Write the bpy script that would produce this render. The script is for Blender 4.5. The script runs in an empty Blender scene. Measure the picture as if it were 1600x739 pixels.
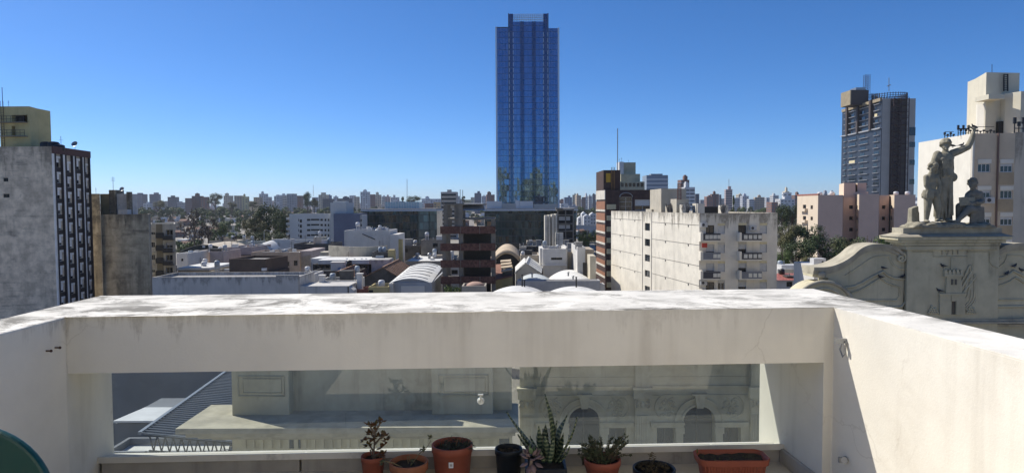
import bpy, bmesh, math, random
from mathutils import Vector, Matrix, noise
R = math.radians
S = bpy.context.scene
C = S.collection
# ------------------------------------------------------------------ camera
EH = 26.0                      # height of the eye above the street
F = 1067.0                     # focal length in photo pixels (1600 wide)
camd = bpy.data.cameras.new('camera'); cam = bpy.data.objects.new('camera', camd); C.objects.link(cam)
camd.sensor_width = 36.0; camd.lens = 36.0*F/1600.0
camd.clip_start = 0.05; camd.clip_end = 20000
cam.location = (0, 0, EH); cam.rotation_euler = (R(90-2.68), R(0.3), 0)
S.camera = cam
# ------------------------------------------------------------------ sky, sun, exposure
SUN_AZ = 59.0                  # degrees to the left of straight ahead
SUN_EL = 46.5
W = bpy.data.worlds.new('World'); S.world = W; W.use_nodes = True
wn = W.node_tree.nodes; wl = W.node_tree.links
sky = wn.new('ShaderNodeTexSky'); sky.sky_type = 'NISHITA'; sky.sun_disc = False
sky.sun_elevation = R(SUN_EL); sky.sun_rotation = R(-SUN_AZ)
sky.altitude = 0; sky.air_density = 0.62; sky.dust_density = 0.3; sky.ozone_density = 10.0
bg = wn['Background']; bg.inputs['Strength'].default_value = 0.1
hs = wn.new('ShaderNodeHueSaturation'); hs.inputs['Saturation'].default_value = 1.11; wl.new(sky.outputs[0], hs.inputs['Color']); wl.new(hs.outputs[0], bg.inputs['Color'])
sl = bpy.data.lights.new('sun', 'SUN'); sl.energy = 4.2; sl.angle = R(0.5); sl.color = (1.0, 0.94, 0.84)
so = bpy.data.objects.new('sun', sl); C.objects.link(so)
so.rotation_euler = Vector((math.sin(R(SUN_AZ))*math.cos(R(SUN_EL)), -math.cos(R(SUN_AZ))*math.cos(R(SUN_EL)), -math.sin(R(SUN_EL)))).to_track_quat('-Z', 'Y').to_euler()
S.view_settings.view_transform = 'Standard'; S.view_settings.look = 'None'
S.view_settings.exposure = 0.5; S.view_settings.gamma = 1.0
S.cycles.max_bounces = 8; S.cycles.diffuse_bounces = 4; S.cycles.transparent_max_bounces = 12
# ------------------------------------------------------------------ pixel rays -> points in the place
CR = cam.rotation_euler.to_matrix()
def ray(px, py): return CR @ Vector(((px-800.0)/F, (369.5-py)/F, -1.0))
def P(px, py, d):
    v = ray(px, py); return Vector((0, 0, EH)) + v*(d/v.y)
def X(px, d, py=320): return P(px, py, d).x
def Z(py, d, px=800): return P(px, py, d).z
def onz(px, py, z):
    v = ray(px, py); return Vector((0, 0, EH)) + v*((z-EH)/v.z)
# ------------------------------------------------------------------ objects
def tag(o, label=None, cat=None, group=None, kind=None):
    if label: o['label'] = label
    if cat: o['category'] = cat
    if group: o['group'] = group
    if kind: o['kind'] = kind
    return o
WLOC = {}
def thing(name, label, cat, loc=(0, 0, 0), group=None):
    o = bpy.data.objects.new(name, None); o.empty_display_size = .2; C.objects.link(o)
    o.location = loc; WLOC[o.name] = Vector(loc)
    return tag(o, label, cat, group)
def wl_of(p): return WLOC[p.name] if p else Vector((0, 0, 0))
class MB:
    def __init__(s): s.v = []; s.f = []; s.mi = []; s.sm = []
    def add(s, vs, fs, m=0, smooth=False):
        b = len(s.v); s.v += [tuple(v) for v in vs]
        for f in fs: s.f.append([i+b for i in f]); s.mi.append(m); s.sm.append(smooth)
    def quad(s, a, b, c, d, m=0): s.add([a, b, c, d], [(0, 1, 2, 3)], m)
    def box(s, x0, x1, y0, y1, z0, z1, m=0):
        vs = [(x, y, z) for x in (x0, x1) for y in (y0, y1) for z in (z0, z1)]
        s.add(vs, [(0, 1, 3, 2), (4, 6, 7, 5), (0, 4, 5, 1), (2, 3, 7, 6), (0, 2, 6, 4), (1, 5, 7, 3)], m)
    def hexa(s, bot, top, m=0):            # two matching CCW loops, lower and upper
        n = len(bot); vs = list(bot)+list(top)
        s.add(vs, [tuple(range(n))[::-1], tuple(range(n, 2*n))]+[(i, (i+1) % n, n+(i+1) % n, n+i) for i in range(n)], m)
    def prism(s, poly, z0, z1, m=0): s.hexa([(x, y, z0) for x, y in poly], [(x, y, z1) for x, y in poly], m)
    def prism_y(s, poly, y0, y1, m=0):     # polygon in x,z pushed along y
        s.hexa([(x, y0, z) for x, z in poly], [(x, y1, z) for x, z in poly], m)
    def bar(s, a, b, w, h=None, m=0):
        a = Vector(a); b = Vector(b); h = h or w; d = (b-a).normalized()
        u = d.cross(Vector((0, 0, 1)));  u = u.normalized() if u.length > 1e-4 else Vector((1, 0, 0))
        v = u.cross(d); u = u*w/2; v = v*h/2
        s.hexa([a-u-v, a+u-v, a+u+v, a-u+v], [b-u-v, b+u-v, b+u+v, b-u+v], m)
    def tube(s, pts, r, n=8, m=0, cap=True):
        pts = [Vector(p) for p in pts]; k = len(pts)
        rs = r if isinstance(r, (list, tuple)) else [r]*k
        vs = []; ref = None
        for i, p in enumerate(pts):
            d = (pts[min(i+1, k-1)]-pts[max(i-1, 0)]).normalized()
            if ref is None: ref = Vector((0, 0, 1)) if abs(d.z) < .9 else Vector((1, 0, 0))
            u = d.cross(ref).normalized(); v = u.cross(d); ref = v if v.length > .1 else ref
            for j in range(n):
                a = 2*math.pi*j/n; vs.append(p+(u*math.cos(a)+v*math.sin(a))*rs[i])
        fs = [(i*n+j, i*n+(j+1) % n, (i+1)*n+(j+1) % n, (i+1)*n+j) for i in range(k-1) for j in range(n)]
        s.add(vs, fs, m, True)
        if cap: s.add(vs[:n], [tuple(range(n))[::-1]], m); s.add(vs[-n:], [tuple(range(n))], m)
    def lathe(s, prof, c=(0, 0, 0), n=24, m=0, sx=1, sy=1):
        vs = []
        for r, z in prof:
            for j in range(n):
                a = 2*math.pi*j/n; vs.append((c[0]+r*math.cos(a)*sx, c[1]+r*math.sin(a)*sy, c[2]+z))
        s.add(vs, [(i*n+j, i*n+(j+1) % n, (i+1)*n+(j+1) % n, (i+1)*n+j) for i in range(len(prof)-1) for j in range(n)], m, True)
    def ball(s, c, r, n=10, m=0):
        r = r if isinstance(r, (tuple, list)) else (r, r, r); k = max(4, n//2); vs = []; fs = []
        for i in range(k+1):
            t = math.pi*i/k
            for j in range(n):
                a = 2*math.pi*j/n
                vs.append((c[0]+r[0]*math.sin(t)*math.cos(a), c[1]+r[1]*math.sin(t)*math.sin(a), c[2]-r[2]*math.cos(t)))
        s.add(vs, [(i*n+j, i*n+(j+1) % n, (i+1)*n+(j+1) % n, (i+1)*n+j) for i in range(k) for j in range(n)], m, True)
    def mesh(s, name, mats, off=(0, 0, 0), weld=False):
        me = bpy.data.meshes.new(name); o = Vector(off)
        me.from_pydata([Vector(v)-o for v in s.v], [], s.f)
        for mt in (mats if isinstance(mats, (list, tuple)) else [mats]): me.materials.append(mt)
        me.polygons.foreach_set('material_index', s.mi); me.polygons.foreach_set('use_smooth', s.sm)
        if weld:
            bm = bmesh.new(); bm.from_mesh(me); bmesh.ops.remove_doubles(bm, verts=bm.verts, dist=1e-4)
            bmesh.ops.recalc_face_normals(bm, faces=bm.faces); bm.to_mesh(me); bm.free()
        me.update(); return me
    def build(s, name, mats, parent=None, weld=False, stuff=False, bevel=0, label=None, local=False):
        off = Vector((0, 0, 0)) if local else wl_of(parent)
        o = bpy.data.objects.new(name, s.mesh(name, mats, off, weld)); C.objects.link(o)
        if parent: o.parent = parent
        WLOC[o.name] = off.copy()
        if stuff: o['kind'] = 'stuff'
        if label: o['label'] = label
        if bevel:
            b = o.modifiers.new('bevel', 'BEVEL'); b.width = bevel; b.segments = 2; b.limit_method = 'ANGLE'
        return o
def inst(name, me, parent, loc, rz=0, local=False, rot=None, scale=None):
    o = bpy.data.objects.new(name, me); C.objects.link(o); o.parent = parent
    o.location = Vector(loc) if local else Vector(loc)-wl_of(parent)
    WLOC[o.name] = Vector(loc)
    o.rotation_euler = rot if rot else (0, 0, rz)
    if scale: o.scale = scale
    return o
def copy_tree(o, parent=None):
    c = o.copy(); C.objects.link(c)
    if parent: c.parent = parent
    for ch in list(o.children): copy_tree(ch, c)
    return c
# ------------------------------------------------------------------ materials
def nodes(name):
    m = bpy.data.materials.new(name); m.use_nodes = True; t = m.node_tree
    return m, t, t.nodes['Principled BSDF']
def N(t, ty, **k):
    n = t.nodes.new(ty)
    for a, b in k.items():
        if a.startswith('i_'): n.inputs[a[2:].replace('_', ' ')].default_value = b
        else: setattr(n, a, b)
    return n
def pos(t, scale=(1, 1, 1)):
    g = N(t, 'ShaderNodeNewGeometry'); mp = N(t, 'ShaderNodeMapping'); mp.inputs['Scale'].default_value = scale
    t.links.new(g.outputs['Position'], mp.inputs['Vector']); return mp.outputs[0]
def noi(t, vec, scale, detail=4, rough=.6, dist=0):
    n = N(t, 'ShaderNodeTexNoise'); n.inputs['Scale'].default_value = scale; n.inputs['Detail'].default_value = detail
    n.inputs['Roughness'].default_value = rough; n.inputs['Distortion'].default_value = dist
    t.links.new(vec, n.inputs['Vector']); return n.outputs[0]
def ramp(t, val, a, b, lo=0, hi=1):
    n = N(t, 'ShaderNodeMapRange'); n.inputs[1].default_value = a; n.inputs[2].default_value = b
    n.inputs[3].default_value = lo; n.inputs[4].default_value = hi; n.interpolation_type = 'SMOOTHSTEP'
    t.links.new(val, n.inputs[0]); return n.outputs[0]
def mixc(t, fac, a, b):
    n = N(t, 'ShaderNodeMix', data_type='RGBA')
    for i, v in ((0, fac), (6, a), (7, b)):
        if isinstance(v, (int, float)): n.inputs[i].default_value = v
        elif isinstance(v, (tuple, list)): n.inputs[i].default_value = (v[0], v[1], v[2], 1)
        else: t.links.new(v, n.inputs[i])
    return n.outputs[2]
def math_(t, op, a, b):
    n = N(t, 'ShaderNodeMath', operation=op)
    for i, v in ((0, a), (1, b)):
        if isinstance(v, (int, float)): n.inputs[i].default_value = v
        else: t.links.new(v, n.inputs[i])
    return n.outputs[0]
def bump(t, bsdf, h, dist, strength=.5):
    b = N(t, 'ShaderNodeBump'); b.inputs['Strength'].default_value = strength; b.inputs['Distance'].default_value = dist
    t.links.new(h, b.inputs['Height']); t.links.new(b.outputs[0], bsdf.inputs['Normal'])
def sc(c, k): return tuple(min(1, x*k) for x in c)
def mat(name, col, rough=.85, var=.14, scale=.6, streak=0., sscale=1.2, scol=(.045, .042, .036), blotch=0., bscale=.35, bcol=None, bmp=0., metal=0., spec=.3, topz=None, topd=1.5, tops=.7, tmask=0, crack=0, sthr=.48, hband=0):
    """weathered render / concrete / metal: mottled tone, rain streaks, patches; topz adds grime with a ragged lower edge"""
    m, t, b = nodes(name); p = pos(t)
    n1 = noi(t, p, scale, 5)
    c = mixc(t, ramp(t, n1, .3, .7), sc(col, 1-var), sc(col, 1+var*.6))
    if blotch:
        n2 = noi(t, p, bscale, 6, .7, .4)
        c = mixc(t, ramp(t, n2, .62-.25*blotch, .82-.2*blotch, 0, min(1, .35+blotch*.5)), c, bcol or scol)
    if hband:
        n7 = noi(t, pos(t, (.1, .1, 1.5)), hband, 5, .7); n8 = noi(t, p, hband*.35, 5, .7); c = mixc(t, math_(t, 'MULTIPLY', ramp(t, n7, .5, .66, 0, .7), ramp(t, n8, .4, .62)), c, bcol or scol)
    if streak:
        n3 = noi(t, pos(t, (1, 1, .07)), sscale, 4, .65); n4 = noi(t, p, sscale*.25, 3)
        f = math_(t, 'MULTIPLY', ramp(t, n3, sthr, sthr+.3), ramp(t, n4, .35, .7))
        c = mixc(t, math_(t, 'MULTIPLY', f, streak), c, scol)
    if topz is not None:
        g = N(t, 'ShaderNodeNewGeometry'); sp = N(t, 'ShaderNodeSeparateXYZ'); t.links.new(g.outputs['Position'], sp.inputs[0])
        n5 = noi(t, pos(t, (1, 1, .12)), 1.6/topd, 5, .7)
        lim = ramp(t, n5, .32, .74, topz-topd*.05, topz-topd*1.6)
        f = ramp(t, math_(t, 'SUBTRACT', sp.outputs[2], lim), 0, topd*.7)
        n6 = noi(t, p, 5/topd, 4, .7)
        f = math_(t, 'MULTIPLY', f, ramp(t, n6, .3, .6, .35, 1))
        if tmask: f = math_(t, 'MULTIPLY', f, ramp(t, noi(t, p, tmask, 3), .42, .68, .08, 1))
        c = mixc(t, math_(t, 'MULTIPLY', f, tops), c, scol)
    if crack:
        ds = N(t, 'ShaderNodeVectorMath', operation='ADD'); nz = N(t, 'ShaderNodeTexNoise'); nz.inputs['Scale'].default_value = crack*2.2; nz.inputs['Detail'].default_value = 6; t.links.new(p, nz.inputs['Vector'])
        sv = N(t, 'ShaderNodeVectorMath', operation='SCALE'); t.links.new(nz.outputs['Color'], sv.inputs[0]); sv.inputs['Scale'].default_value = .55/crack; t.links.new(p, ds.inputs[0]); t.links.new(sv.outputs[0], ds.inputs[1])
        vo = N(t, 'ShaderNodeTexVoronoi', feature='DISTANCE_TO_EDGE'); vo.inputs['Scale'].default_value = crack; t.links.new(ds.outputs[0], vo.inputs['Vector'])
        f = math_(t, 'MULTIPLY', ramp(t, vo.outputs['Distance'], .001, .006, 1, 0), ramp(t, noi(t, p, crack*.9, 2), .52, .62)); c = mixc(t, math_(t, 'MULTIPLY', f, .2), c, sc(scol, 1.2))
    t.links.new(c, b.inputs['Base Color'])
    b.inputs['Roughness'].default_value = rough; b.inputs['Metallic'].default_value = metal
    b.inputs['Specular IOR Level'].default_value = spec
    if bmp: bump(t, b, noi(t, p, 1/bmp, 6, .65), bmp*.2, .5)
    return m
def paneglass(name, col=(.012, .016, .02), rough=.08, jit=.012, cell=(3, 3, 3), metal=0., spec=.6, var=.3):
    """window glass seen from outside: dark, mirror-like, each pane very slightly out of true"""
    m, t, b = nodes(name)
    g = N(t, 'ShaderNodeNewGeometry'); v = N(t, 'ShaderNodeVectorMath', operation='SNAP'); t.links.new(g.outputs['Position'], v.inputs[0])
    v.inputs[1].default_value = cell
    wnz = N(t, 'ShaderNodeTexWhiteNoise', noise_dimensions='3D'); t.links.new(v.outputs[0], wnz.inputs['Vector'])
    s1 = N(t, 'ShaderNodeVectorMath', operation='SUBTRACT'); t.links.new(wnz.outputs['Color'], s1.inputs[0]); s1.inputs[1].default_value = (.5, .5, .5)
    s2 = N(t, 'ShaderNodeVectorMath', operation='SCALE'); t.links.new(s1.outputs[0], s2.inputs[0]); s2.inputs['Scale'].default_value = jit
    nn = noi(t, g.outputs['Position'], .35, 2)
    s0 = N(t, 'ShaderNodeTexNoise'); s0.inputs['Scale'].default_value = .22; t.links.new(g.outputs['Position'], s0.inputs['Vector'])
    s3 = N(t, 'ShaderNodeVectorMath', operation='SUBTRACT'); t.links.new(s0.outputs['Color'], s3.inputs[0]); s3.inputs[1].default_value = (.5, .5, .5)
    s4 = N(t, 'ShaderNodeVectorMath', operation='SCALE'); t.links.new(s3.outputs[0], s4.inputs[0]); s4.inputs['Scale'].default_value = jit*1.5
    a = N(t, 'ShaderNodeVectorMath', operation='ADD'); t.links.new(g.outputs['Normal'], a.inputs[0]); t.links.new(s2.outputs[0], a.inputs[1])
    a2 = N(t, 'ShaderNodeVectorMath', operation='ADD'); t.links.new(a.outputs[0], a2.inputs[0]); t.links.new(s4.outputs[0], a2.inputs[1])
    nr = N(t, 'ShaderNodeVectorMath', operation='NORMALIZE'); t.links.new(a2.outputs[0], nr.inputs[0]); t.links.new(nr.outputs[0], b.inputs['Normal'])
    c = mixc(t, wnz.outputs['Value'], sc(col, 1-var), sc(col, 1+var)); t.links.new(c, b.inputs['Base Color'])
    b.inputs['Roughness'].default_value = rough; b.inputs['Metallic'].default_value = metal; b.inputs['Specular IOR Level'].default_value = spec
    return m
def simple(name, col, rough=.6, metal=0., spec=.4, var=.1, scale=3.):
    return mat(name, col, rough=rough, var=var, scale=scale, metal=metal, spec=spec)
def leafmat(name, c1, c2, rough=.6):
    m, t, b = nodes(name)
    g = N(t, 'ShaderNodeNewGeometry'); oi = N(t, 'ShaderNodeObjectInfo')
    n1 = noi(t, g.outputs['Position'], .8, 3)
    f = math_(t, 'ADD', math_(t, 'MULTIPLY', g.outputs['Random Per Island'], .5), math_(t, 'MULTIPLY', oi.outputs['Random'], .5))
    c = mixc(t, f, c1, c2); c = mixc(t, ramp(t, n1, .35, .7, 0, .5), c, sc(c1, .7))
    t.links.new(c, b.inputs['Base Color']); b.inputs['Roughness'].default_value = rough
    b.inputs['Specular IOR Level'].default_value = .2
    return m
GL = paneglass('window_glass'); GLD = paneglass('dark_opening_glass', (.008, .009, .01), .25, spec=.3)
FRW = simple('white_frame', (.62, .62, .6)); FRD = simple('dark_frame', (.05, .05, .052)); FRB = simple('brown_frame', (.09, .06, .045))
SHUT = simple('shutter_grey', (.5, .5, .49)); SHUTY = simple('shutter_cream', (.62, .54, .33))
DARK = simple('dark_interior', (.02, .02, .021)); IRON = simple('black_iron', (.02, .02, .022), .5); STEEL = simple('grey_steel', (.3, .31, .32), .4, .6)
ROOFG = mat('roof_grey', (.3, .29, .28), blotch=.4, bscale=.5); ROOFW = mat('roof_white_membrane', (.62, .62, .6), var=.15, blotch=.25, bscale=.5, bcol=(.36, .35, .33), streak=.2)
ROOFD = mat('roof_dark', (.09, .088, .085), blotch=.4); TILE = mat('roof_tile_red', (.21, .125, .095), var=.25, blotch=.3)
WATER = simple('tank_blue_grey', (.35, .4, .45), .5); TANKB = simple('tank_black', (.02, .02, .022), .4); TANKW = simple('tank_white', (.6, .6, .6), .5)
# ------------------------------------------------------------------ walls with openings
def edge(p0, p1):
    p0 = Vector((p0[0], p0[1])); p1 = Vector((p1[0], p1[1])); d = p1-p0; L = d.length; u = d/L
    return p0, u, Vector((u.y, -u.x)), L
class Face:
    def __init__(s, p0, p1): s.p0, s.u, s.n, s.L = edge(p0, p1); s.rz = math.atan2(s.u.y, s.u.x)
    def at(s, u, z, out=0): q = s.p0+s.u*u+s.n*out; return Vector((q.x, q.y, z))
    def px(s, px, py):                      # where the sight line through a photo pixel meets this face
        v = ray(px, py); o = Vector((0, 0)); k = (s.p0-o).dot(s.n)/Vector((v.x, v.y)).dot(s.n)
        q = Vector((v.x, v.y))*k; return (q-s.p0).dot(s.u), EH+v.z*k
def wall(mb, f, z0, z1, holes, rec=.2, m=0, rm=None):
    us = sorted({0, f.L} | {h[0] for h in holes} | {h[1] for h in holes}); zs = sorted({z0, z1} | {h[2] for h in holes} | {h[3] for h in holes})
    us = [u for u in us if -1e-6 <= u <= f.L+1e-6]; zs = [z for z in zs if z0-1e-6 <= z <= z1+1e-6]
    for i in range(len(us)-1):
        run = None
        for j in range(len(zs)-1):
            cu = (us[i]+us[i+1])/2; cz = (zs[j]+zs[j+1])/2
            solid = not any(h[0] < cu < h[1] and h[2] < cz < h[3] for h in holes)
            if solid and run is None: run = zs[j]
            if run is not None and (not solid or j == len(zs)-2):
                top = zs[j+1] if solid else zs[j]
                mb.quad(f.at(us[i], run), f.at(us[i+1], run), f.at(us[i+1], top), f.at(us[i], top), m); run = None
    for a, b, c, d in [h[:4] for h in holes]:
        r = m if rm is None else rm
        mb.quad(f.at(a, c), f.at(a, c, -rec), f.at(a, d, -rec), f.at(a, d), r); mb.quad(f.at(b, c, -rec), f.at(b, c), f.at(b, d), f.at(b, d, -rec), r)
        mb.quad(f.at(a, c, -rec), f.at(a, c), f.at(b, c), f.at(b, c, -rec), r); mb.quad(f.at(a, d), f.at(a, d, -rec), f.at(b, d, -rec), f.at(b, d), r)
_wm = {}
def win_meshes(w, h, fr, mull=1, bars=0, gl=None):
    key = (round(w, 2), round(h, 2), fr.name, mull, bars, gl.name if gl else '')
    if key not in _wm:
        t = min(.07, w*.07); mb = MB()
        mb.box(0, w, -.03, .05, 0, t); mb.box(0, w, -.03, .05, h-t, h); mb.box(0, t, -.03, .05, t, h-t); mb.box(w-t, w, -.03, .05, t, h-t)
        for k in range(mull): x = w*(k+1)/(mull+1); mb.box(x-t*.4, x+t*.4, -.02, .04, t, h-t)
        for k in range(bars): z = h*(k+1)/(bars+1); mb.box(t, w-t, -.012, .03, z-t*.3, z+t*.3)
        g = MB(); g.box(t*.5, w-t*.5, 0, .02, t*.5, h-t*.5)
        _wm[key] = (mb.mesh('window', fr), g.mesh('pane', gl or GL))
    return _wm[key]
def window(root, f, a, b, c, d, rec=.2, fr=None, mull=1, bars=0, gl=None, shut=0., shm=None, name='window'):
    me, pn = win_meshes(b-a, d-c, fr or FRW, mull, bars, gl)
    w = inst(name, me, root, f.at(a, c, -rec+.06), f.rz); inst('pane', pn, w, (0, 0, 0), local=True)
    if shut > 0:
        k = ('shut', round(b-a, 2), round((d-c)*shut, 2), (shm or SHUT).name)
        if k not in _wm:
            mb = MB(); n = max(3, int((d-c)*shut/.12)); hh = (d-c)*shut
            for i in range(n): mb.box(0, b-a, -.075, -.045+.012*(i % 2), i*hh/n, (i+1)*hh/n)
            _wm[k] = mb.mesh('shutter', shm or SHUT)
        inst('shutter', _wm[k], w, (0, 0, (d-c)*(1-shut)), local=True)
    return w
def rect(p0, p1, depth):
    f = Face(p0, p1); q = -f.n*depth; a = Vector(p0); b = Vector(p1)
    return [a, b, b+q, a+q]
def shell(root, poly, z0, z1, wm, rm, holes={}, rec=.2, par=.5, name='wall', roof=True, rmat=None, th=.25):
    """outer walls with openings, a coping ring and a sunk flat roof"""
    mb = MB(); n = len(poly)
    for i in range(n):
        wall(mb, Face(poly[i], poly[(i+1) % n]), z0, z1, holes.get(i, []), rec, 0)
    ce = sum((Vector((p[0], p[1])) for p in poly), Vector((0, 0)))/n
    inn = []
    for i in range(n):                      # inset the ring
        e0 = Face(poly[i-1], poly[i]); e1 = Face(poly[i], poly[(i+1) % n])
        k = (e0.n+e1.n); k = k/max(.3, k.dot(e1.n)); inn.append(Vector((poly[i][0], poly[i][1]))-k*th)
    for i in range(n):
        j = (i+1) % n; a, b = poly[i], poly[j]; c, d = inn[j], inn[i]
        mb.quad((a[0], a[1], z1), (b[0], b[1], z1), (c.x, c.y, z1), (d.x, d.y, z1))
        mb.quad((d.x, d.y, z1), (c.x, c.y, z1), (c.x, c.y, z1-par), (d.x, d.y, z1-par))
    o = mb.build(name, [wm] if not rmat else [wm, rmat], root)
    if roof:
        r = MB(); r.add([(q.x, q.y, z1-par+.004) for q in inn], [tuple(range(n))]); r.build('roof', rm, root)
    return o
def dbox(mb, f, a, b, z0, z1, o0, o1, m=0):    # box set against a face: o0..o1 outwards
    mb.hexa([f.at(a, z0, o1), f.at(b, z0, o1), f.at(b, z0, o0), f.at(a, z0, o0)], [f.at(a, z1, o1), f.at(b, z1, o1), f.at(b, z1, o0), f.at(a, z1, o0)], m)
# ================================================================== OUR TERRACE
ZT = EH-.464; ZB = ZT-.245; ZF = EH-1.305
PAINT = mat('wall_paint_white', (.70, .668, .585), var=.09, scale=1.6, streak=.5, sscale=4, scol=(.25, .21, .155), blotch=.22, bscale=1.5, bcol=(.52, .47, .39), bmp=.01, topz=ZT, topd=.1, tops=.5, tmask=.8, crack=1.3)
COPE = mat('coping_weathered', (.73, .705, .64), var=.14, scale=2.5, blotch=.3, bscale=1.7, bcol=(.26, .25, .22), bmp=.01)
def extra_cope():
    t = COPE.node_tree; b = t.nodes['Principled BSDF']; p = pos(t, (.9, 1.3, 1))
    src = b.inputs['Base Color'].links[0].from_socket
    n1 = noi(t, p, 4.2, 10, .75, .5); n2 = noi(t, pos(t), .8, 3)
    f = math_(t, 'MULTIPLY', ramp(t, n1, .45, .6), ramp(t, n2, .4, .58, .1, 1))
    c = mixc(t, math_(t, 'MULTIPLY', f, .85), src, (.1, .093, .075))
    n3 = noi(t, pos(t), 45, 3, .7)
    c = mixc(t, ramp(t, n3, .6, .75, 0, .35), c, (.16, .15, .13))
    t.links.new(c, b.inputs['Base Color'])
def ext(a, b, y): k = (y-a.y)/(b.y-a.y); return a+(b-a)*k
IL, IR = onz(100, 495.5, ZT), onz(1303, 480, ZT); OL, OR = onz(158, 461.5, ZT), onz(1270, 450.5, ZT)
YB = -1.7
def edge_lichen():                         # lichen and soot settled along both rims of the front coping
    t = COPE.node_tree; b = t.nodes['Principled BSDF']; src = b.inputs['Base Color'].links[0].from_socket
    g = N(t, 'ShaderNodeNewGeometry'); sp = N(t, 'ShaderNodeSeparateXYZ'); t.links.new(g.outputs['Position'], sp.inputs[0]); c = src
    for A_, B_, w, thr in ((IL, IR, .13, .47), (OL, OR, -.1, .5)):
        k = (B_.y-A_.y)/(B_.x-A_.x); e = math_(t, 'SUBTRACT', math_(t, 'SUBTRACT', sp.outputs[1], A_.y-k*A_.x), math_(t, 'MULTIPLY', sp.outputs[0], k))
        n1 = noi(t, pos(t, (1, 2.2, 1)), 7, 9, .75, .5); n2 = noi(t, pos(t), .9, 3)
        near = ramp(t, math_(t, 'ABSOLUTE', e, 0), 0, abs(w), 1, 0)
        f = math_(t, 'MULTIPLY', math_(t, 'MULTIPLY', ramp(t, n1, thr, thr+.13), near), ramp(t, math_(t, 'ADD', n2, math_(t, 'MULTIPLY', sp.outputs[0], .07)), .42, .6, .15, 1))
        c = mixc(t, math_(t, 'MULTIPLY', f, .85), c, (.085, .078, .06))
    t.links.new(c, b.inputs['Base Color'])
extra_cope(); edge_lichen()
IL2 = ext(IL, onz(0, 521, ZT), YB); IR2 = ext(IR, onz(1600, 561, ZT), YB)
OL2 = ext(OL, onz(0, 498.6, ZT), YB); OR2 = ext(OR, onz(1600, 529, ZT), YB)
JIL = P(106, 583, IL.y+.02); JIR = P(1287, 567, IR.y-.012); JL = P(175, 600, OL.y-.03); JR = P(1187, 600, OR.y-.03)
def v3(p, z): return Vector((p.x, p.y, z))
para = thing('parapet_wall', 'white rendered terrace parapet with thick weathered coping around the glass opening in front', 'wall', (0, IL.y, ZF))
mb = MB()
def vq(a, b, z0, z1, m=0): mb.quad(v3(a, z0), v3(b, z0), v3(b, z1), v3(a, z1), m)
mb.quad(v3(IL, ZT), v3(IR, ZT), v3(OR, ZT), v3(OL, ZT), 1); mb.quad(v3(IL2, ZT), v3(IL, ZT), v3(OL, ZT), v3(OL2, ZT), 1); mb.quad(v3(IR, ZT), v3(IR2, ZT), v3(OR2, ZT), v3(OR, ZT), 1)
vq(JIL, JIR, ZB, ZT); vq(IL, JIL, ZF-.3, ZT); vq(JIR, IR, ZF-.3, ZT)
vq(IL2, IL, ZF-.3, ZT); vq(IR, IR2, ZF-.3, ZT)
vq(OR, OL, ZB, ZT); vq(OL, OL2, ZF-3, ZT); vq(OR2, OR, ZF-3, ZT)
mb.add([v3(JIL, ZB), v3(JIR, ZB), v3(JR, ZB), v3(OR, ZB), v3(OL, ZB), v3(JL, ZB)], [(0, 5, 4, 3, 2, 1)])
vq(JIL, JL, ZF-.3, ZB); vq(JL, OL, ZF-3, ZB); vq(JR, JIR, ZF-.3, ZB); vq(OR, JR, ZF-3, ZB)
mb.build('rendered_wall', [PAINT, COPE], para, weld=True, bevel=.014)
# sill sloping outwards, riser tiles, skirting
def lerp(a, b, k): return a+(b-a)*k
k0 = .56
SL, SR = lerp(JIL, JL, k0), lerp(JIR, JR, k0)
SILL = mat('sill_paint', (.7, .67, .6), var=.1, scale=3, streak=.3, sscale=6, blotch=.2, bscale=3)
mb = MB(); zs, zo = EH-1.207, EH-1.292
mb.hexa([v3(SL, zs-.03), v3(SR, zs-.03), v3(OR, zs-.13), v3(OL, zs-.13)], [v3(SL, zs), v3(SR, zs), v3(OR, zo-.012), v3(OL, zo-.012)])
mb.build('sill', SILL, para)
TILEW = mat('riser_tile_stone', (.42, .39, .34), var=.15, scale=4, streak=.5, sscale=7, blotch=.2, bscale=4)
ks = [0, .285, .49, .70, .90, 1]
for i in range(len(ks)-1):
    mb = MB(); a, b = lerp(SL, SR, ks[i]+.0015), lerp(SL, SR, ks[i+1]-.0015); o = Vector((0, .02, 0))
    mb.hexa([v3(a+o, ZF-.01), v3(b+o, ZF-.01), v3(b+o*6, ZF-.01), v3(a+o*6, ZF-.01)], [v3(a+o, zs-.034), v3(b+o, zs-.034), v3(b+o*6, zs-.034), v3(a+o*6, zs-.034)])
    mb.build('tile', TILEW, para, bevel=.003)
mb = MB(); n = Vector((-.016, 0, 0)); a, b = lerp(JIR, JR, -.02), lerp(JIR, JR, k0+.02)
mb.hexa([v3(a+n, ZF), v3(a-n*.2, ZF), v3(b-n*.2, ZF), v3(b+n, ZF)], [v3(a+n, ZF+.075), v3(a-n*.2, ZF+.075), v3(b-n*.2, ZF+.075), v3(b+n, ZF+.075)])
mb.build('skirting', TILEW, para, bevel=.004)
for px, py in ((72, 548), (86, 543)):       # rusty bolts left in the left wall
    f = Face(IL2, IL); u, z = f.px(px, py); f.n = -f.n if f.n.x < 0 else f.n
    p = f.at(u, z); q = f.at(u, z, .02)
    mb = MB(); mb.tube([p-Vector((.01, 0, 0)), q], .0032, 8); mb.ball(q, .006, 8); mb.build('bolt', simple('rust', (.09, .05, .03), .8), para)
fR = Face(IR, IR2)
if fR.n.x > 0: fR.n = -fR.n
u, z = fR.px(1322, 532); mb = MB()
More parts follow.
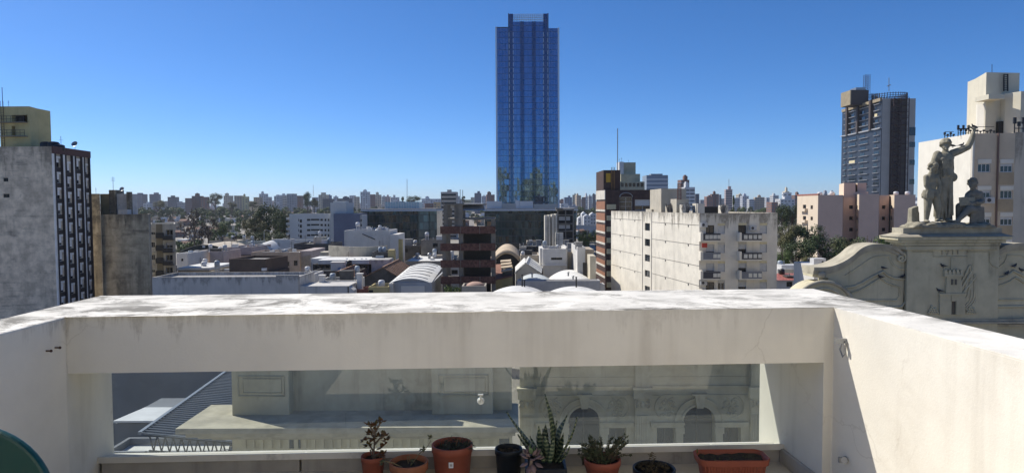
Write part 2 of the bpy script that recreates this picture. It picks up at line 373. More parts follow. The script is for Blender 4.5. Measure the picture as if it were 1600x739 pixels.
p = fR.at(u, z); mb.bar(p+Vector((.01, 0, 0)), fR.at(u, z, .05), .012, .02); mb.tube([fR.at(u-.01, z-.005, .012), fR.at(u-.012, z-.04, .02), fR.at(u+.004, z-.07, .016), fR.at(u+.012, z-.05, .01), fR.at(u+.012, z, .008)], .0035, 6)
mb.build('hook', STEEL, para)
u, z = fR.px(1322, 717); mb = MB(); mb.box(0, .05, -.012, .0, -.012, .012); mb.v = [tuple(fR.at(u, z)+Vector((-.035+v[0], v[1], v[2]))) for v in mb.v]
mb.tube([fR.at(u, z, .004), fR.at(u+.02, z+.004, .02)], .014, 8); mb.build('bracket', STEEL, para)
mb = MB(); mb.box(-2.6, 2.2, -1.9, YB, ZF-.2, ZF+2.9); mb.build('back_wall', mat('bounce_wall_cream', (.78, .74, .64), var=.06), para)  # unseen wall behind the camera, added to bounce sun onto the parapet
mb = MB(); mb.box(-9, 7, -13, -1.91, 0, ZF+2.8); mb.box(-2.45, 1.95, -1.9, 3.5, 0, ZF-.22); mb.build('house_body', mat('house_body', (.55, .53, .48), var=.1), para)
fl = MB(); fl.prism([(-2.25, YB), (1.9, YB), (OR.x-.05, OR.y-.06), (OL.x+.05, OL.y-.06)], ZF-.2, ZF)
o = fl.build('terrace_floor', mat('terrace_floor', (.64, .58, .48), var=.12, scale=3)); o['kind'] = 'structure'
# glass screen
def screen_glass():
    m = bpy.data.materials.new('screen_glass'); m.use_nodes = True; t = m.node_tree; t.nodes.clear()
    out = N(t, 'ShaderNodeOutputMaterial'); tr = N(t, 'ShaderNodeBsdfTransparent'); tr.inputs[0].default_value = (.9, .935, .93, 1)
    gl = N(t, 'ShaderNodeBsdfGlossy'); gl.inputs['Roughness'].default_value = .0
    df = N(t, 'ShaderNodeBsdfTranslucent'); df.inputs[0].default_value = (.62, .66, .66, 1)
    g = N(t, 'ShaderNodeNewGeometry'); dt = N(t, 'ShaderNodeVectorMath', operation='DOT_PRODUCT'); t.links.new(g.outputs['Normal'], dt.inputs[0]); t.links.new(g.outputs['Incoming'], dt.inputs[1])
    fr = math_(t, 'ADD', .05, math_(t, 'MULTIPLY', .9, math_(t, 'POWER', math_(t, 'SUBTRACT', 1.0, math_(t, 'ABSOLUTE', dt.outputs['Value'], 0)), 5)))   # Schlick, same for both faces of the sheet
    m1 = N(t, 'ShaderNodeMixShader'); m2 = N(t, 'ShaderNodeMixShader')
    t.links.new(fr, m1.inputs[0]); t.links.new(tr.outputs[0], m1.inputs[1]); t.links.new(gl.outputs[0], m1.inputs[2])
    p = pos(t); n1 = noi(t, pos(t, (1, 1, .2)), 3, 5, .6); t.links.new(ramp(t, n1, .35, .75, .014, .034), m2.inputs[0])
    t.links.new(m1.outputs[0], m2.inputs[1]); t.links.new(df.outputs[0], m2.inputs[2]); t.links.new(m2.outputs[0], out.inputs[0]); return m
SG = screen_glass()
gs = thing('glass_screen', 'clear frameless glass screen of three panes set under the parapet beam', 'glass', (0, JL.y, zo))
f = Face(JL, JR); cuts = [0, f.px(540, 640)[0], f.px(888, 640)[0], f.L]
for i in range(3):
    mb = MB(); dbox(mb, f, cuts[i]+.0006, cuts[i+1]-.0006, zo-.004, ZB-.002, -.002, .002); mb.build('pane', SG, gs)
hk = thing('suction_hook', 'small white plastic suction hook stuck on the glass screen', 'hook', P(751, 632, JL.y-.02))
u, z = f.px(751, 626); WP = simple('white_plastic', (.8, .8, .78), .3)
mb = MB(); c = f.at(u, z, .012); mb.tube([c, c+Vector((0, .012, 0))], [.017, .02], 16); mb.ball(c, (.016, .009, .016), 12); mb.build('suction_cup', WP, hk)
mb = MB(); mb.tube([f.at(u, z+.012, .016), f.at(u, z+.035, .014)], .005, 8); mb.build('neck', WP, hk)
mb = MB(); dbox(mb, f, u-.014, u+.014, z+.034, z+.04, .008, .022); mb.build('bracket', WP, hk)
# ------------------------------------------------------------------ garden chair
GREEN = simple('green_plastic', (.006, .05, .042), .38, spec=.5, var=.05)
ch = thing('plastic_chair', 'dark green plastic garden chair with rounded back in the bottom left corner', 'chair', (-1.1, 1.25, ZF))
mb = MB(); cx, cz, yy = -1.125, EH-.625, 1.3      # rounded back seen from behind
pr = []
for i in range(33):
    a = math.pi*i/32; pr.append((cx+.235*math.copysign(abs(math.cos(a))**.75, math.cos(a)), cz+.21*math.sin(a)**.8))
pr += [(cx-.21, cz-.3), (cx+.21, cz-.3)]
mb.prism_y([(x, z) for x, z in pr], yy, yy+.018); mb.build('backrest', GREEN, ch, bevel=.006)
mb = MB(); mb.box(cx-.23, cx+.23, yy-.42, yy+.02, ZF+.42, ZF+.44); mb.build('seat', GREEN, ch, bevel=.008)
for sx in (-1, 1):
    for sy in (0, 1):
        mb = MB(); mb.bar((cx+sx*.2, yy-.4*sy, ZF+.42), (cx+sx*.24, yy+.04-.46*sy, ZF), .035); mb.build('leg', GREEN, ch)
# ------------------------------------------------------------------ potted plants
TERRA = mat('terracotta_plastic', (.3, .085, .05), rough=.55, var=.12, scale=9, blotch=.3, bscale=11, bcol=(.3, .17, .12), streak=.3, sscale=14, scol=(.16, .07, .05)); TERRA2 = mat('terracotta_orange', (.36, .14, .07), rough=.7, var=.15, scale=12, blotch=.2, bscale=16, bcol=(.35, .27, .2))
BLK = simple('black_pot_plastic', (.012, .016, .022), .45); SOIL = mat('potting_soil', (.045, .036, .028), var=.5, scale=60, bmp=.02)
def pot(root, c, r, h, m, taper=.78, rim=.012):
    x, y, z = c; mb = MB()
    mb.lathe([(0, 0), (r*taper, 0), (r*taper*1.02, .004), (r*.955, h-rim*2.2), (r, h-rim*2.1), (r*1.01, h-.003), (r*.99, h), (r*.93, h), (r*.9, h-.02), (r*.88, h-.03)], c, 40, 0); mb.build('pot', m, root)
    s = MB(); k = 14; vs = [(x, y, z+h-.018)]
    rnd = random.Random(int(x*999))
    for q in (.33, .66, .9):
        for j in range(k): a = 2*math.pi*j/k; vs.append((x+r*q*math.cos(a), y+r*q*math.sin(a), z+h-.024+rnd.uniform(-.005, .006)))
    fs = [(0, 1+j, 1+(j+1) % k) for j in range(k)]+[(1+q*k+j, 1+(q+1)*k+j, 1+(q+1)*k+(j+1) % k, 1+q*k+(j+1) % k) for q in (0, 1) for j in range(k)]
    s.add(vs, fs, 0, True); s.build('soil', SOIL, root)
def leaf_mesh(name, L, w, th, m, n=5, tip=.6):      # fleshy leaf along +z, bulging in +-y
    mb = MB(); vs = []; k = 8
    for i in range(n+1):
        t = i/n; r = max(.03, math.sin(math.pi*(t**tip))) if i < n else .02
        for j in range(k): a = 2*math.pi*j/k; vs.append((w/2*r*math.cos(a), th/2*r*math.sin(a)+.12*L*t*t, L*t))
    mb.add(vs, [(i*k+j, i*k+(j+1) % k, (i+1)*k+(j+1) % k, (i+1)*k+j) for i in range(n) for j in range(k)]+[tuple(range(n*k, n*k+k))], 0, True)
    return mb.mesh(name, m)
def aim(d): return Vector(d).to_track_quat('Z', 'Y').to_euler()
D0 = 3.18
def floor_at(px, d): return Vector((X(px, d, 740), d, ZF))
rnd = random.Random(5)
# jade plant
c = floor_at(583, 3.2); t = thing('potted_plant', 'reddish jade plant in a small terracotta pot, leftmost pot on the ledge', 'potted plant', c); pot(t, c, .056, .118, TERRA)
def at2(px, py, d=3.2): return P(px, py, d)
b0 = c+Vector((.006, 0, .1)); WOOD = simple('jade_stem', (.16, .12, .09), .8, scale=40)
def zz(cx, cy, dy=0): return P(540+cx/5.317, 600+cy/5.317, 3.2+dy)
stems = [[b0, zz(235, 560), zz(240, 480), zz(245, 400), zz(240, 350)], [zz(236, 560), zz(215, 530, .02), zz(195, 500, .03)], [zz(240, 500), zz(285, 450, -.02), zz(320, 430, -.03)], [zz(242, 470), zz(190, 445, .0), zz(150, 460, .02)], [zz(238, 600), zz(280, 570, -.03), zz(305, 560, -.03)], [zz(245, 400), zz(285, 330, .02), zz(300, 310, .02)], [zz(243, 420), zz(205, 350, -.02), zz(195, 335, -.02)], [b0, zz(222, 600, .02), zz(205, 540, .03)], [zz(238, 440), zz(210, 410, .01)]]
mb = MB()
for s in stems: mb.tube(s, [.0085 if s is stems[0] else .0055]+[.004]*(len(s)-1), 8)
mb.build('stem', WOOD, t)
JL1 = leafmat('jade_leaf', (.13, .035, .025), (.1, .11, .035), .4); me = leaf_mesh('leaf', .025, .017, .006, JL1)
for cx, cy, dy, k in ((240, 345, 0, 9), (297, 305, .02, 8), (196, 335, -.02, 6), (150, 462, .02, 7), (200, 412, .01, 7), (320, 432, -.03, 9), (340, 470, -.03, 6), (305, 520, -.02, 7), (305, 580, -.03, 8), (192, 505, .03, 7), (270, 440, 0, 6), (215, 450, -.01, 5), (285, 600, -.03, 5)):
    for i in range(k):
        d = Vector((rnd.uniform(-1, 1), rnd.uniform(-1, 1), rnd.uniform(-.35, .9))); d.normalize()
        inst('leaf', me, t, zz(cx, cy, dy)+d*.004, rot=aim(d), scale=[rnd.uniform(.8, 1.25)]*3)
# shallow pot with a spindly succulent
c = floor_at(639, 3.14); t = thing('potted_plant', 'wide shallow orange clay pot with two spindly succulent stems, second pot from the left', 'potted plant', c); pot(t, c, .09, .112, TERRA2, .62, .016)
mb = MB(); y = 3.14
def zq(cx, cy, d=3.14): return P(540+cx/5.317, 600+cy/5.317, d)
mb.tube([zq(560, 650), zq(600, 590), zq(640, 550)], .0022, 6); mb.tube([zq(640, 570), zq(690, 500), zq(708, 465)], .0016, 6); mb.tube([zq(520, 660), zq(515, 600), zq(530, 590), zq(535, 640)], .002, 6); mb.tube([zq(470, 690, 3.1), zq(390, 650, 3.05), zq(330, 640, 3.03)], .003, 6)
mb.build('stem', simple('dry_stem', (.2, .16, .09), .8), t, stuff=True)
me2 = leaf_mesh('leaf', .022, .012, .005, leafmat('grey_succulent', (.07, .09, .06), (.17, .16, .07)))
for cx, cy, d, k in ((645, 535, 3.14, 9), (705, 440, 3.14, 6), (305, 650, 3.03, 10), (560, 650, 3.14, 5)):
    for i in range(k):
        v = Vector((rnd.uniform(-1, 1), rnd.uniform(-1, 1), rnd.uniform(-.7, .9))).normalized(); inst('leaf', me2, t, zq(cx, cy, d)+v*.002, rot=aim(v), scale=[rnd.uniform(.7, 1.2)]*3)
# big terracotta pot
c = floor_at(707, 3.2); t = thing('potted_plant', 'big tall terracotta plastic pot with a white sticker and low dark creeping plant', 'potted plant', c); pot(t, c, .097, .172, TERRA, .8, .016)
mb = MB(); a0 = -math.pi/2+.0; vs = []
for i in range(7):
    a = a0-.12+.24*i/6+.02
    for z in (.088, .116): rr = .0775+(.0925-.0775)*((z)/.14)+.0022; vs.append((c.x+rr*math.cos(a), c.y+rr*math.sin(a), c.z+z))
mb.add(vs, [(2*i, 2*i+2, 2*i+3, 2*i+1) for i in range(6)]); st = mb.build('sticker', WP, t)
mb = MB()
for k_, z in ((0, .097), (1, .101), (2, .105)):
    for i in range(4):
        a1 = a0-.055+.03*i+.02; a2 = a1+.02; rr = .0775+.015*(z/.14)+.0035
        mb.quad((c.x+rr*math.cos(a1), c.y+rr*math.sin(a1), c.z+z), (c.x+rr*math.cos(a2), c.y+rr*math.sin(a2), c.z+z), (c.x+rr*math.cos(a2), c.y+rr*math.sin(a2), c.z+z+.0025), (c.x+rr*math.cos(a1), c.y+rr*math.sin(a1), c.z+z+.0025))
o = mb.build('printed_lines', DARK, None); o.parent = st; 
for v in o.data.vertices: v.co -= wl_of(t)
mb = MB()
for i in range(420):
    a = rnd.uniform(0, 6.28); r = .085*math.sqrt(rnd.random()); p = c+Vector((r*math.cos(a)+.012, r*math.sin(a), .152+rnd.uniform(0, .025)))
    v = Vector((rnd.uniform(-1, 1), rnd.uniform(-1, 1), rnd.uniform(-.3, .9))).normalized(); w = v.cross(Vector((.3, .2, 1))).normalized()*.0028; L = rnd.uniform(.008, .02)
    mb.quad(p-w, p+w, p+v*L+w*.3, p+v*L-w*.3)
for i in range(26):
    p = c+Vector((.075+rnd.uniform(-.02, .02), rnd.uniform(-.06, .02), .17)); v = Vector((rnd.uniform(.2, 1), rnd.uniform(-.5, .3), rnd.uniform(-1, .4))).normalized(); w = Vector((0, .002, .0015)); L = rnd.uniform(.015, .035); mb.quad(p-w, p+w, p+v*L+w*.3, p+v*L-w*.3)
mb.build('creeping_foliage', leafmat('dark_creeper', (.02, .03, .018), (.09, .1, .07)), t, stuff=True)
mb = MB(); mb.tube([c+Vector((.02, -.0, .165)), c+Vector((.022, 0, .18)), c+Vector((.027, 0, .195))], [.004, .003, .002], 6); mb.build('stem', simple('dry_stem2', (.2, .1, .06)), t)
# empty black pot
c = floor_at(795, 3.22); t = thing('flower_pot', 'round black plastic pot with bare soil, left of the striped snake plant', 'flower pot', c); pot(t, c, .066, .142, BLK, .82)
mb = MB()
for i in range(60):
    a = rnd.uniform(0, 6.28); r = .05*math.sqrt(rnd.random()); p = c+Vector((r*math.cos(a), r*math.sin(a), .125)); v = Vector((rnd.uniform(-1, 1), rnd.uniform(-1, 1), .25)).normalized()*rnd.uniform(.008, .02); w = Vector((.001, .001, 0)); mb.quad(p-w, p+w, p+v+w, p+v-w)
mb.build('dry_litter', simple('dry_litter', (.16, .12, .07)), t, stuff=True)
# snake plant
def snakemat():
    m, t, b = nodes('snake_leaf'); tc = N(t, 'ShaderNodeTexCoord'); sp = N(t, 'ShaderNodeSeparateXYZ'); t.links.new(tc.outputs['Object'], sp.inputs[0])
    n1 = noi(t, tc.outputs['Object'], 55, 3); zz_ = math_(t, 'ADD', math_(t, 'MULTIPLY', sp.outputs[2], 330), math_(t, 'MULTIPLY', n1, 7))
    s = math_(t, 'SINE', zz_, 0); c = mixc(t, ramp(t, s, .1, .7), (.018, .042, .022), (.2, .23, .13))
    t.links.new(c, b.inputs['Base Color']); b.inputs['Roughness'].default_value = .42; return m
SNK = snakemat(); c = floor_at(852, 3.1)
t = thing('potted_plant', 'striped snake plant and pink rosette succulent in a square black pot', 'potted plant', c)
mb = MB(); rr = .088; h = .108
mb.hexa([(c.x-rr*.8, c.y-rr*.8, c.z), (c.x+rr*.8, c.y-rr*.8, c.z), (c.x+rr*.8, c.y+rr*.8, c.z), (c.x-rr*.8, c.y+rr*.8, c.z)], [(c.x-rr, c.y-rr, c.z+h), (c.x+rr, c.y-rr, c.z+h), (c.x+rr, c.y+rr, c.z+h), (c.x-rr, c.y+rr, c.z+h)])
for a_, b_, e, f_ in ((-rr-.006, rr+.006, -rr-.006, -rr+.008), (-rr-.006, rr+.006, rr-.008, rr+.006)): mb.box(c.x+a_, c.x+b_, c.y+e, c.y+f_, c.z+h-.014, c.z+h+.012)
for a_, b_ in ((-rr-.006, -rr+.008), (rr-.008, rr+.006)): mb.box(c.x+a_, c.x+b_, c.y-rr+.008, c.y+rr-.008, c.z+h-.014, c.z+h+.012)
mb.build('pot', BLK, t, bevel=.003); mb = MB(); mb.box(c.x-rr+.009, c.x+rr-.009, c.y-rr+.009, c.y+rr-.009, c.z+h-.02, c.z+h+.002); mb.build('soil', SOIL, t)
def z8(cx, cy, d): return P(760+cx/5.317, 600+cy/5.317, d)
def blade(b, tip, w, bend=(0, 0, 0), n=14, cup=.35):
    b = Vector(b); tip = Vector(tip); L = (tip-b).length; mb = MB(); vs = []
    ax = (tip-b).normalized(); q = ax.to_track_quat('Z', 'Y'); bend = q.inverted() @ Vector(bend)
    for i in range(n+1):
        s = i/n; ww = w*(.62+.5*math.sin(math.pi*min(1, s*1.02)**.8)) * (1 if s < .6 else max(.02, (1-((s-.6)/.4)**1.6)))
        o = bend*math.sin(math.pi*s)
        for k, (a, th) in enumerate(((-1, 0), (-.5, -1), (0, -1.3), (.5, -1), (1, 0), (.5, .6), (0, .4), (-.5, .6))):
            vs.append((o.x+a*ww/2, o.y+th*.0035+cup*abs(a)*ww*.5, L*s))
    k = 8; mb.add(vs, [(i*k+j, i*k+(j+1) % k, (i+1)*k+(j+1) % k, (i+1)*k+j) for i in range(n) for j in range(k)], 0, True)
    inst('leaf', mb.mesh('leaf', SNK), t, b, rot=q.to_euler())
for (bx, by, bd), (tx, ty, td), w, bend in (
        ((545, 640, 3.12), (487, 80, 3.14), .034, (.012, 0, 0)), ((500, 640, 3.08), (168, 225, 3.1), .029, (-.0, 0, -.02)), ((565, 640, 3.14), (672, 250, 3.17), .036, (-.01, 0, .0)),
        ((570, 650, 3.08), (752, 272, 3.06), .024, (.012, 0, -.012)), ((455, 620, 3.1), (436, 345, 3.09), .036, (-.006, 0, 0)), ((515, 650, 3.05), (488, 425, 3.03), .038, (-.004, 0, 0)),
        ((400, 600, 3.1), (262, 412, 3.1), .02, (0, 0, -.01)), ((420, 600, 3.06), (290, 420, 3.08), .017, (0, 0, -.008)), ((600, 650, 3.07), (690, 512, 3.06), .02, (.006, 0, -.008)), ((540, 640, 3.15), (585, 300, 3.16), .03, (0, 0, 0)), ((480, 640, 3.12), (492, 320, 3.16), .028, (.0, 0, 0)), ((530, 650, 3.04), (560, 440, 3.02), .03, (.004, 0, 0)), ((590, 640, 3.12), (640, 400, 3.15), .026, (.004, 0, 0)), ((470, 645, 3.05), (420, 500, 3.03), .027, (-.004, 0, 0)), ((610, 650, 3.1), (655, 560, 3.09), .022, (.003, 0, 0)), ((440, 630, 3.14), (365, 430, 3.17), .024, (-.004, 0, 0))):
    blade(z8(bx, by, bd), z8(tx, ty, td), w*1.22, bend)
me3 = leaf_mesh('rosette_leaf', .034, .022, .008, leafmat('rosette_pink', (.2, .13, .13), (.3, .22, .2), .5), tip=.9)
me4 = leaf_mesh('rosette_leaf', .034, .022, .008, leafmat('rosette_green', (.13, .2, .08), (.2, .26, .13), .5), tip=.9)
rc = z8(375, 600, 3.0)
for i in range(17):
    a = i*2.4; k = i/17; v = Vector((math.cos(a)*(1.1-k), math.sin(a)*(1.1-k)*.8, .1+k*.9)).normalized(); inst('rosette_leaf', me4 if i > 14 else me3, t, rc+v*.01+Vector((math.cos(a)*.012, math.sin(a)*.012, .018*k-.01)), rot=aim(v), scale=[1.15-.25*k]*3)
inst('rosette_leaf', me4, t, z8(360, 570, 2.99), rot=aim((-.1, 0, 1)), scale=[1.2]*3)
for i, (ax, az) in enumerate(((-1, -.5), (.9, -.55), (-.4, -1.2), (.2, -.9), (.6, .3), (-.9, .4))): inst('rosette_leaf', me3, t, rc+Vector((ax*.016, -.015, az*.02-.01)), rot=aim((ax, -.5, az)), scale=[1.3]*3)
mb = MB(); mb.tube([rc+Vector((0, 0, -.01)), rc+Vector((-.006, -.01, -.05)), c+Vector((-.05, -.1, .03))], .007, 8); mb.build('rosette_stem', simple('rosette_stem', (.3, .22, .16)), t)
# little shrub
c = floor_at(941, 3.15); t = thing('potted_plant', 'bushy small-leaved succulent shrub in a terracotta pot right of the snake plant', 'potted plant', c); pot(t, c, .086, .118, TERRA, .72, .014)
mb = MB(); lf = MB()
for i in range(60):
    a = rnd.uniform(0, 6.28); rr = rnd.uniform(0, .06); p = c+Vector((rr*math.cos(a), rr*math.sin(a), .1)); tipz = rnd.uniform(.09, .19)
    q = p+Vector((math.cos(a)*rnd.uniform(.02, .1), math.sin(a)*rnd.uniform(.02, .075), tipz-.07)); mid = (p+q)/2+Vector((0, 0, .02))
    mb.tube([p, mid, q], [.0022, .0017, .0011], 5)
    for j in range(46):
        s = rnd.uniform(.25, 1.05); o = p*(1-s)*(1-s)+mid*2*s*(1-s)+q*s*s if s <= 1 else q; v = Vector((rnd.gauss(0, 1), rnd.gauss(0, 1), rnd.gauss(.5, .8))).normalized(); L = rnd.uniform(.007, .015); w = v.cross(Vector((rnd.random(), rnd.random(), .3))).normalized()*.003
        lf.quad(o, o+v*L*.5+w, o+v*L, o+v*L*.5-w)
mb.build('stem', simple('shrub_stem', (.15, .12, .08), .8), t, stuff=True); lf.build('small_leaves', leafmat('shrub_leaf', (.05, .07, .035), (.13, .15, .085)), t, stuff=True)
# dark bowl with dried succulents
c = floor_at(1022, 3.08); t = thing('potted_plant', 'low dark bowl of dried grey and brown succulents between shrub and long planter', 'potted plant', c); pot(t, c, .097, .098, BLK, .8)
lf = MB()
for i in range(90):
    a = rnd.uniform(0, 6.28); rr = .085*math.sqrt(rnd.random()); p = c+Vector((rr*math.cos(a), rr*math.sin(a), .083+.028*(1-(rr/.085)**2)))
    for j in range(9):
        v = Vector((rnd.gauss(0, 1), rnd.gauss(0, 1), rnd.uniform(.1, 1.4))).normalized(); L = rnd.uniform(.008, .017); w = v.cross(Vector((rnd.random(), .2, .3))).normalized()*.0034; lf.quad(p, p+v*L*.6+w, p+v*L, p+v*L*.6-w)
for i in range(40):
    p = c+Vector((-.004+rnd.uniform(-.012, .012), .03, .122+rnd.uniform(0, .028))); v = Vector((rnd.gauss(0, 1), rnd.gauss(0, 1), rnd.gauss(.3, 1))).normalized()*.013; w = Vector((.003, 0, .001)); lf.quad(p, p+v*.6+w, p+v, p+v*.6-w)
lf.build('dried_rosettes', leafmat('dried_succulent', (.05, .06, .055), (.21, .15, .07)), t, stuff=True)
# long planter
c = floor_at(1142, 3.15); t = thing('planter', 'long rectangular terracotta plastic planter with bare soil at the right end of the ledge', 'planter', c)
def rrect(w, d, r, n=6):
    out = []
    for sx, sy, a0 in ((1, 1, 0), (-1, 1, 1), (-1, -1, 2), (1, -1, 3)):
        for i in range(n+1): a = (a0+i/n)*math.pi/2; out.append((sx*(w/2-r)+r*math.cos(a), sy*(d/2-r)+r*math.sin(a)))
    return out
mb = MB(); rings = [(.27, .1, .03, 0), (.3, .125, .035, .1), (.325, .148, .04, .1), (.335, .155, .042, .128), (.325, .146, .038, .13), (.305, .128, .034, .12), (.295, .118, .03, .105)]; L = [rrect(a, b, r) for a, b, r, z in rings]; k = len(L[0])
vs = [(c.x+x, c.y+y, c.z+rings[i][3]) for i, l in enumerate(L) for x, y in l]; mb.add(vs, [(i*k+j, i*k+(j+1) % k, (i+1)*k+(j+1) % k, (i+1)*k+j) for i in range(len(L)-1) for j in range(k)]); mb.build('box', TERRA, t)
mb = MB()
for j in range(22): x = c.x-.128+.256*j/21; mb.bar((x, c.y-.0535, c.z+.01), (x*1.0+(x-c.x)*.09, c.y-.0625, c.z+.098), .004)
mb.build('ribs', TERRA, t, stuff=True)
mb = MB(); g = 14
vs = [(c.x-.148+.296*i/g, c.y-.06+.12*j/6, c.z+.112+rnd.uniform(-.006, .006)) for j in range(7) for i in range(g+1)]
mb.add(vs, [(j*(g+1)+i, j*(g+1)+i+1, (j+1)*(g+1)+i+1, (j+1)*(g+1)+i) for j in range(6) for i in range(g)], 0, True); mb.build('soil', SOIL, t)
mb = MB()
for i in range(60):
    p = c+Vector((rnd.uniform(-.14, .14), rnd.uniform(-.05, .05), .114)); v = Vector((rnd.gauss(0, 1), rnd.gauss(0, 1), rnd.uniform(.1, 1))).normalized()*rnd.uniform(.006, .016); w = Vector((.0016, 0, .0005)); mb.quad(p-w, p+w, p+v+w*.3, p+v-w*.3)
p = c+Vector((-.152, .03, .128)); mb.quad(p, p+Vector((.006, 0, 0)), p+Vector((.004, 0, .02)), p+Vector((-.003, 0, .02)))
mb.build('sprouts', leafmat('sprout', (.07, .1, .03), (.16, .13, .06)), t, stuff=True)
# ================================================================== THE ORNATE BUILDING ACROSS THE STREET
STUC = mat('old_stucco', (.52, .475, .335), var=.16, scale=.9, streak=.7, sscale=2.2, blotch=.3, bscale=.8, bcol=(.2, .185, .14), bmp=.02)
STUCT = mat('old_stucco_ledge', (.4, .365, .28), var=.2, scale=2, blotch=.4, bscale=1.2, bcol=(.13, .12, .09), bmp=.03)
DW = 30.0
orn = thing('ornate_building', 'old ornate stucco building with scrolled pediment dated 1911 and arched windows', 'building', (X(1481, DW), DW, 0))
def q(px, py, d=DW): p = P(px, py, d); return (p.x, p.z)
def q5(cx, cy, d=DW): return q(1240+cx/4.106, 350+cy/4.106, d)
def curve(pts, n=6):                        # Catmull-Rom through 2-D points
    out = []; k = len(pts)
    for i in range(k-1):
        p0, p1, p2, p3 = (Vector(pts[max(0, i-1)]), Vector(pts[i]), Vector(pts[i+1]), Vector(pts[min(k-1, i+2)]))
        for j in range(n):
            t = j/n; out.append(tuple(.5*((2*p1)+(p2-p0)*t+(2*p0-5*p1+4*p2-p3)*t*t+(3*p1-p0-3*p2+p3)*t**3)))
    out.append(tuple(pts[-1])); return out
XC = q(1481.5, 400)[0]
def mir(pts): return [(2*XC-x, z) for x, z in pts][::-1]
# scroll wings
top = curve([q5(*p) for p in ((122, 300), (215, 296), (300, 268), (370, 225), (420, 182), (470, 158), (530, 150), (600, 154), (655, 172), (695, 205))])
zb = q5(0, 640)[1]
wing = top+[(q5(712, 250)[0], q5(0, 250)[1]), (q5(712, 0)[0], zb), (q5(222, 0)[0], zb), q5(222, 345), q5(122, 340)]
for pts in (wing, mir(wing)):
    mb = MB(); mb.prism_y(pts[::-1], DW, DW+1.0); mb.build('pediment_wing', STUC, orn)
    tp = pts[:len(top)] if pts is wing else pts[-len(top):]
    mb = MB()                               # coping moulding following the curve
    for i in range(len(tp)-1):
        (x0, a0), (x1, a1) = tp[i], tp[i+1]
        for o0, o1, h0, h1 in ((-.14, 1.12, .0, .16), (-.07, 1.06, -.16, .0)):
            mb.hexa([(x0, DW+o0, a0+h0), (x1, DW+o0, a1+h0), (x1, DW+o1, a1+h0), (x0, DW+o1, a0+h0)], [(x0, DW+o0, a0+h1), (x1, DW+o0, a1+h1), (x1, DW+o1, a1+h1), (x0, DW+o1, a0+h1)])
    mb.build('coping', STUCT, orn)
def spiral(c, r0, turns, a0, sgn=1, n=40, k=.16):
    return [(c[0]+r0*math.exp(-k*i/n*turns*6.28)*math.cos(a0+sgn*turns*6.28*i/n), c[1]+r0*math.exp(-k*i/n*turns*6.28)*math.sin(a0+sgn*turns*6.28*i/n)) for i in range(n+1)]
def relief(pts, r, y, name, m=STUC, n=6, closed=False):
    mb = MB(); p = [(x, y, z) for x, z in pts]
    if closed: p.append(p[0])
    mb.tube(p, r, n); return mb.build(name, m, orn)
sp = spiral(q5(684, 218), .24, 1.6, 1.35, -1)
for s in (sp, mir(sp)): relief(s, .055, DW-.08, 'volute')
inner = curve([q5(*p) for p in ((612, 200), (622, 235), (640, 262), (680, 285), (712, 290))]); 
for s in (inner, mir(inner)): relief(s, .04, DW-.01, 'moulding')
in2 = curve([q5(*p) for p in ((330, 330), (420, 272), (500, 218), (560, 205), (610, 206))])
for s in (in2, mir(in2)): relief(s, .03, DW-.01, 'moulding')
pan1 = [q5(*p) for p in ((328, 408), (380, 402), (440, 375), (500, 340), (572, 303), (600, 328), (640, 346), (690, 352), (724, 352), (722, 490), (690, 532), (560, 532), (328, 532))]
pan2 = [q5(*p) for p in ((368, 440), (420, 425), (480, 392), (555, 345), (590, 372), (640, 392), (680, 402), (678, 462), (655, 488), (368, 488))]
for pp, r in ((pan1, .065), (pan2, .045)):
    for s in (pp, mir(pp)): relief(s, r, DW-.015, 'panel_moulding', closed=True, n=4)
# lower half-round at the left with its ball
cc = q(1281, 486); arc = [(cc[0]+1.32*math.cos(a), cc[1]+1.32*math.sin(a)) for a in [math.pi*i/28 for i in range(29)]]
mb = MB(); mb.prism_y((arc+[(cc[0]-1.32, cc[1]-1.5), (cc[0]+1.32, cc[1]-1.5)])[::-1], DW-.35, DW+.9); mb.build('half_round', STUC, orn)
for rr, th in ((1.34, .09), (1.05, .05), (.86, .04)): relief([(cc[0]+rr*math.cos(a), cc[1]+rr*math.sin(a)) for a in [math.pi*i/28 for i in range(29)]], th, DW-.38, 'moulding', STUCT if rr > 1.3 else STUC)
b = q(1283, 429); mb = MB(); mb.ball((b[0], DW-.05, b[1]), .19, 14); mb.lathe([(.16, -.3), (.1, -.24), (.1, -.18), (.14, -.15)], (b[0], DW-.05, b[1]), 12); mb.build('ball_finial', STUCT, orn)
# centre block and its cornice
def cbox(x0, x1, ya, yb, py0, py1, name=None, m=STUC, mbb=None):
    a = q(x0, py1)[0]; c = q(x1, py1)[0]; z0 = q(1481, py1)[1]; z1 = q(1481, py0)[1]
    w = mbb or MB(); w.box(a, c, ya, yb, z0, z1)
    if name: w.build(name, m, orn, bevel=.012)
cbox(1411, 1553, DW-.16, DW+.7, 384, 560, 'centre_block')
mb = MB()
for a, c, o, y0, y1 in ((1409, 1555, .2, 383.5, 390), (1405, 1558, .3, 379, 383), (1398, 1564, .45, 374.5, 378.7), (1391, 1570, .62, 369.2, 374.2)): cbox(a+2, c-2, DW-.16-o*.55, DW+.7+o*.5, y0, y1, mbb=mb)
mb.build('cornice', STUC, orn, bevel=.015)
mb = MB(); a, c = q(1391, 369)[0], q(1571, 369)[0]; e, g = q(1407, 369)[0], q(1560, 369)[0]; z0, z1, z2 = q(1481, 369)[1], q(1481, 364)[1], q(1481, 356)[1]
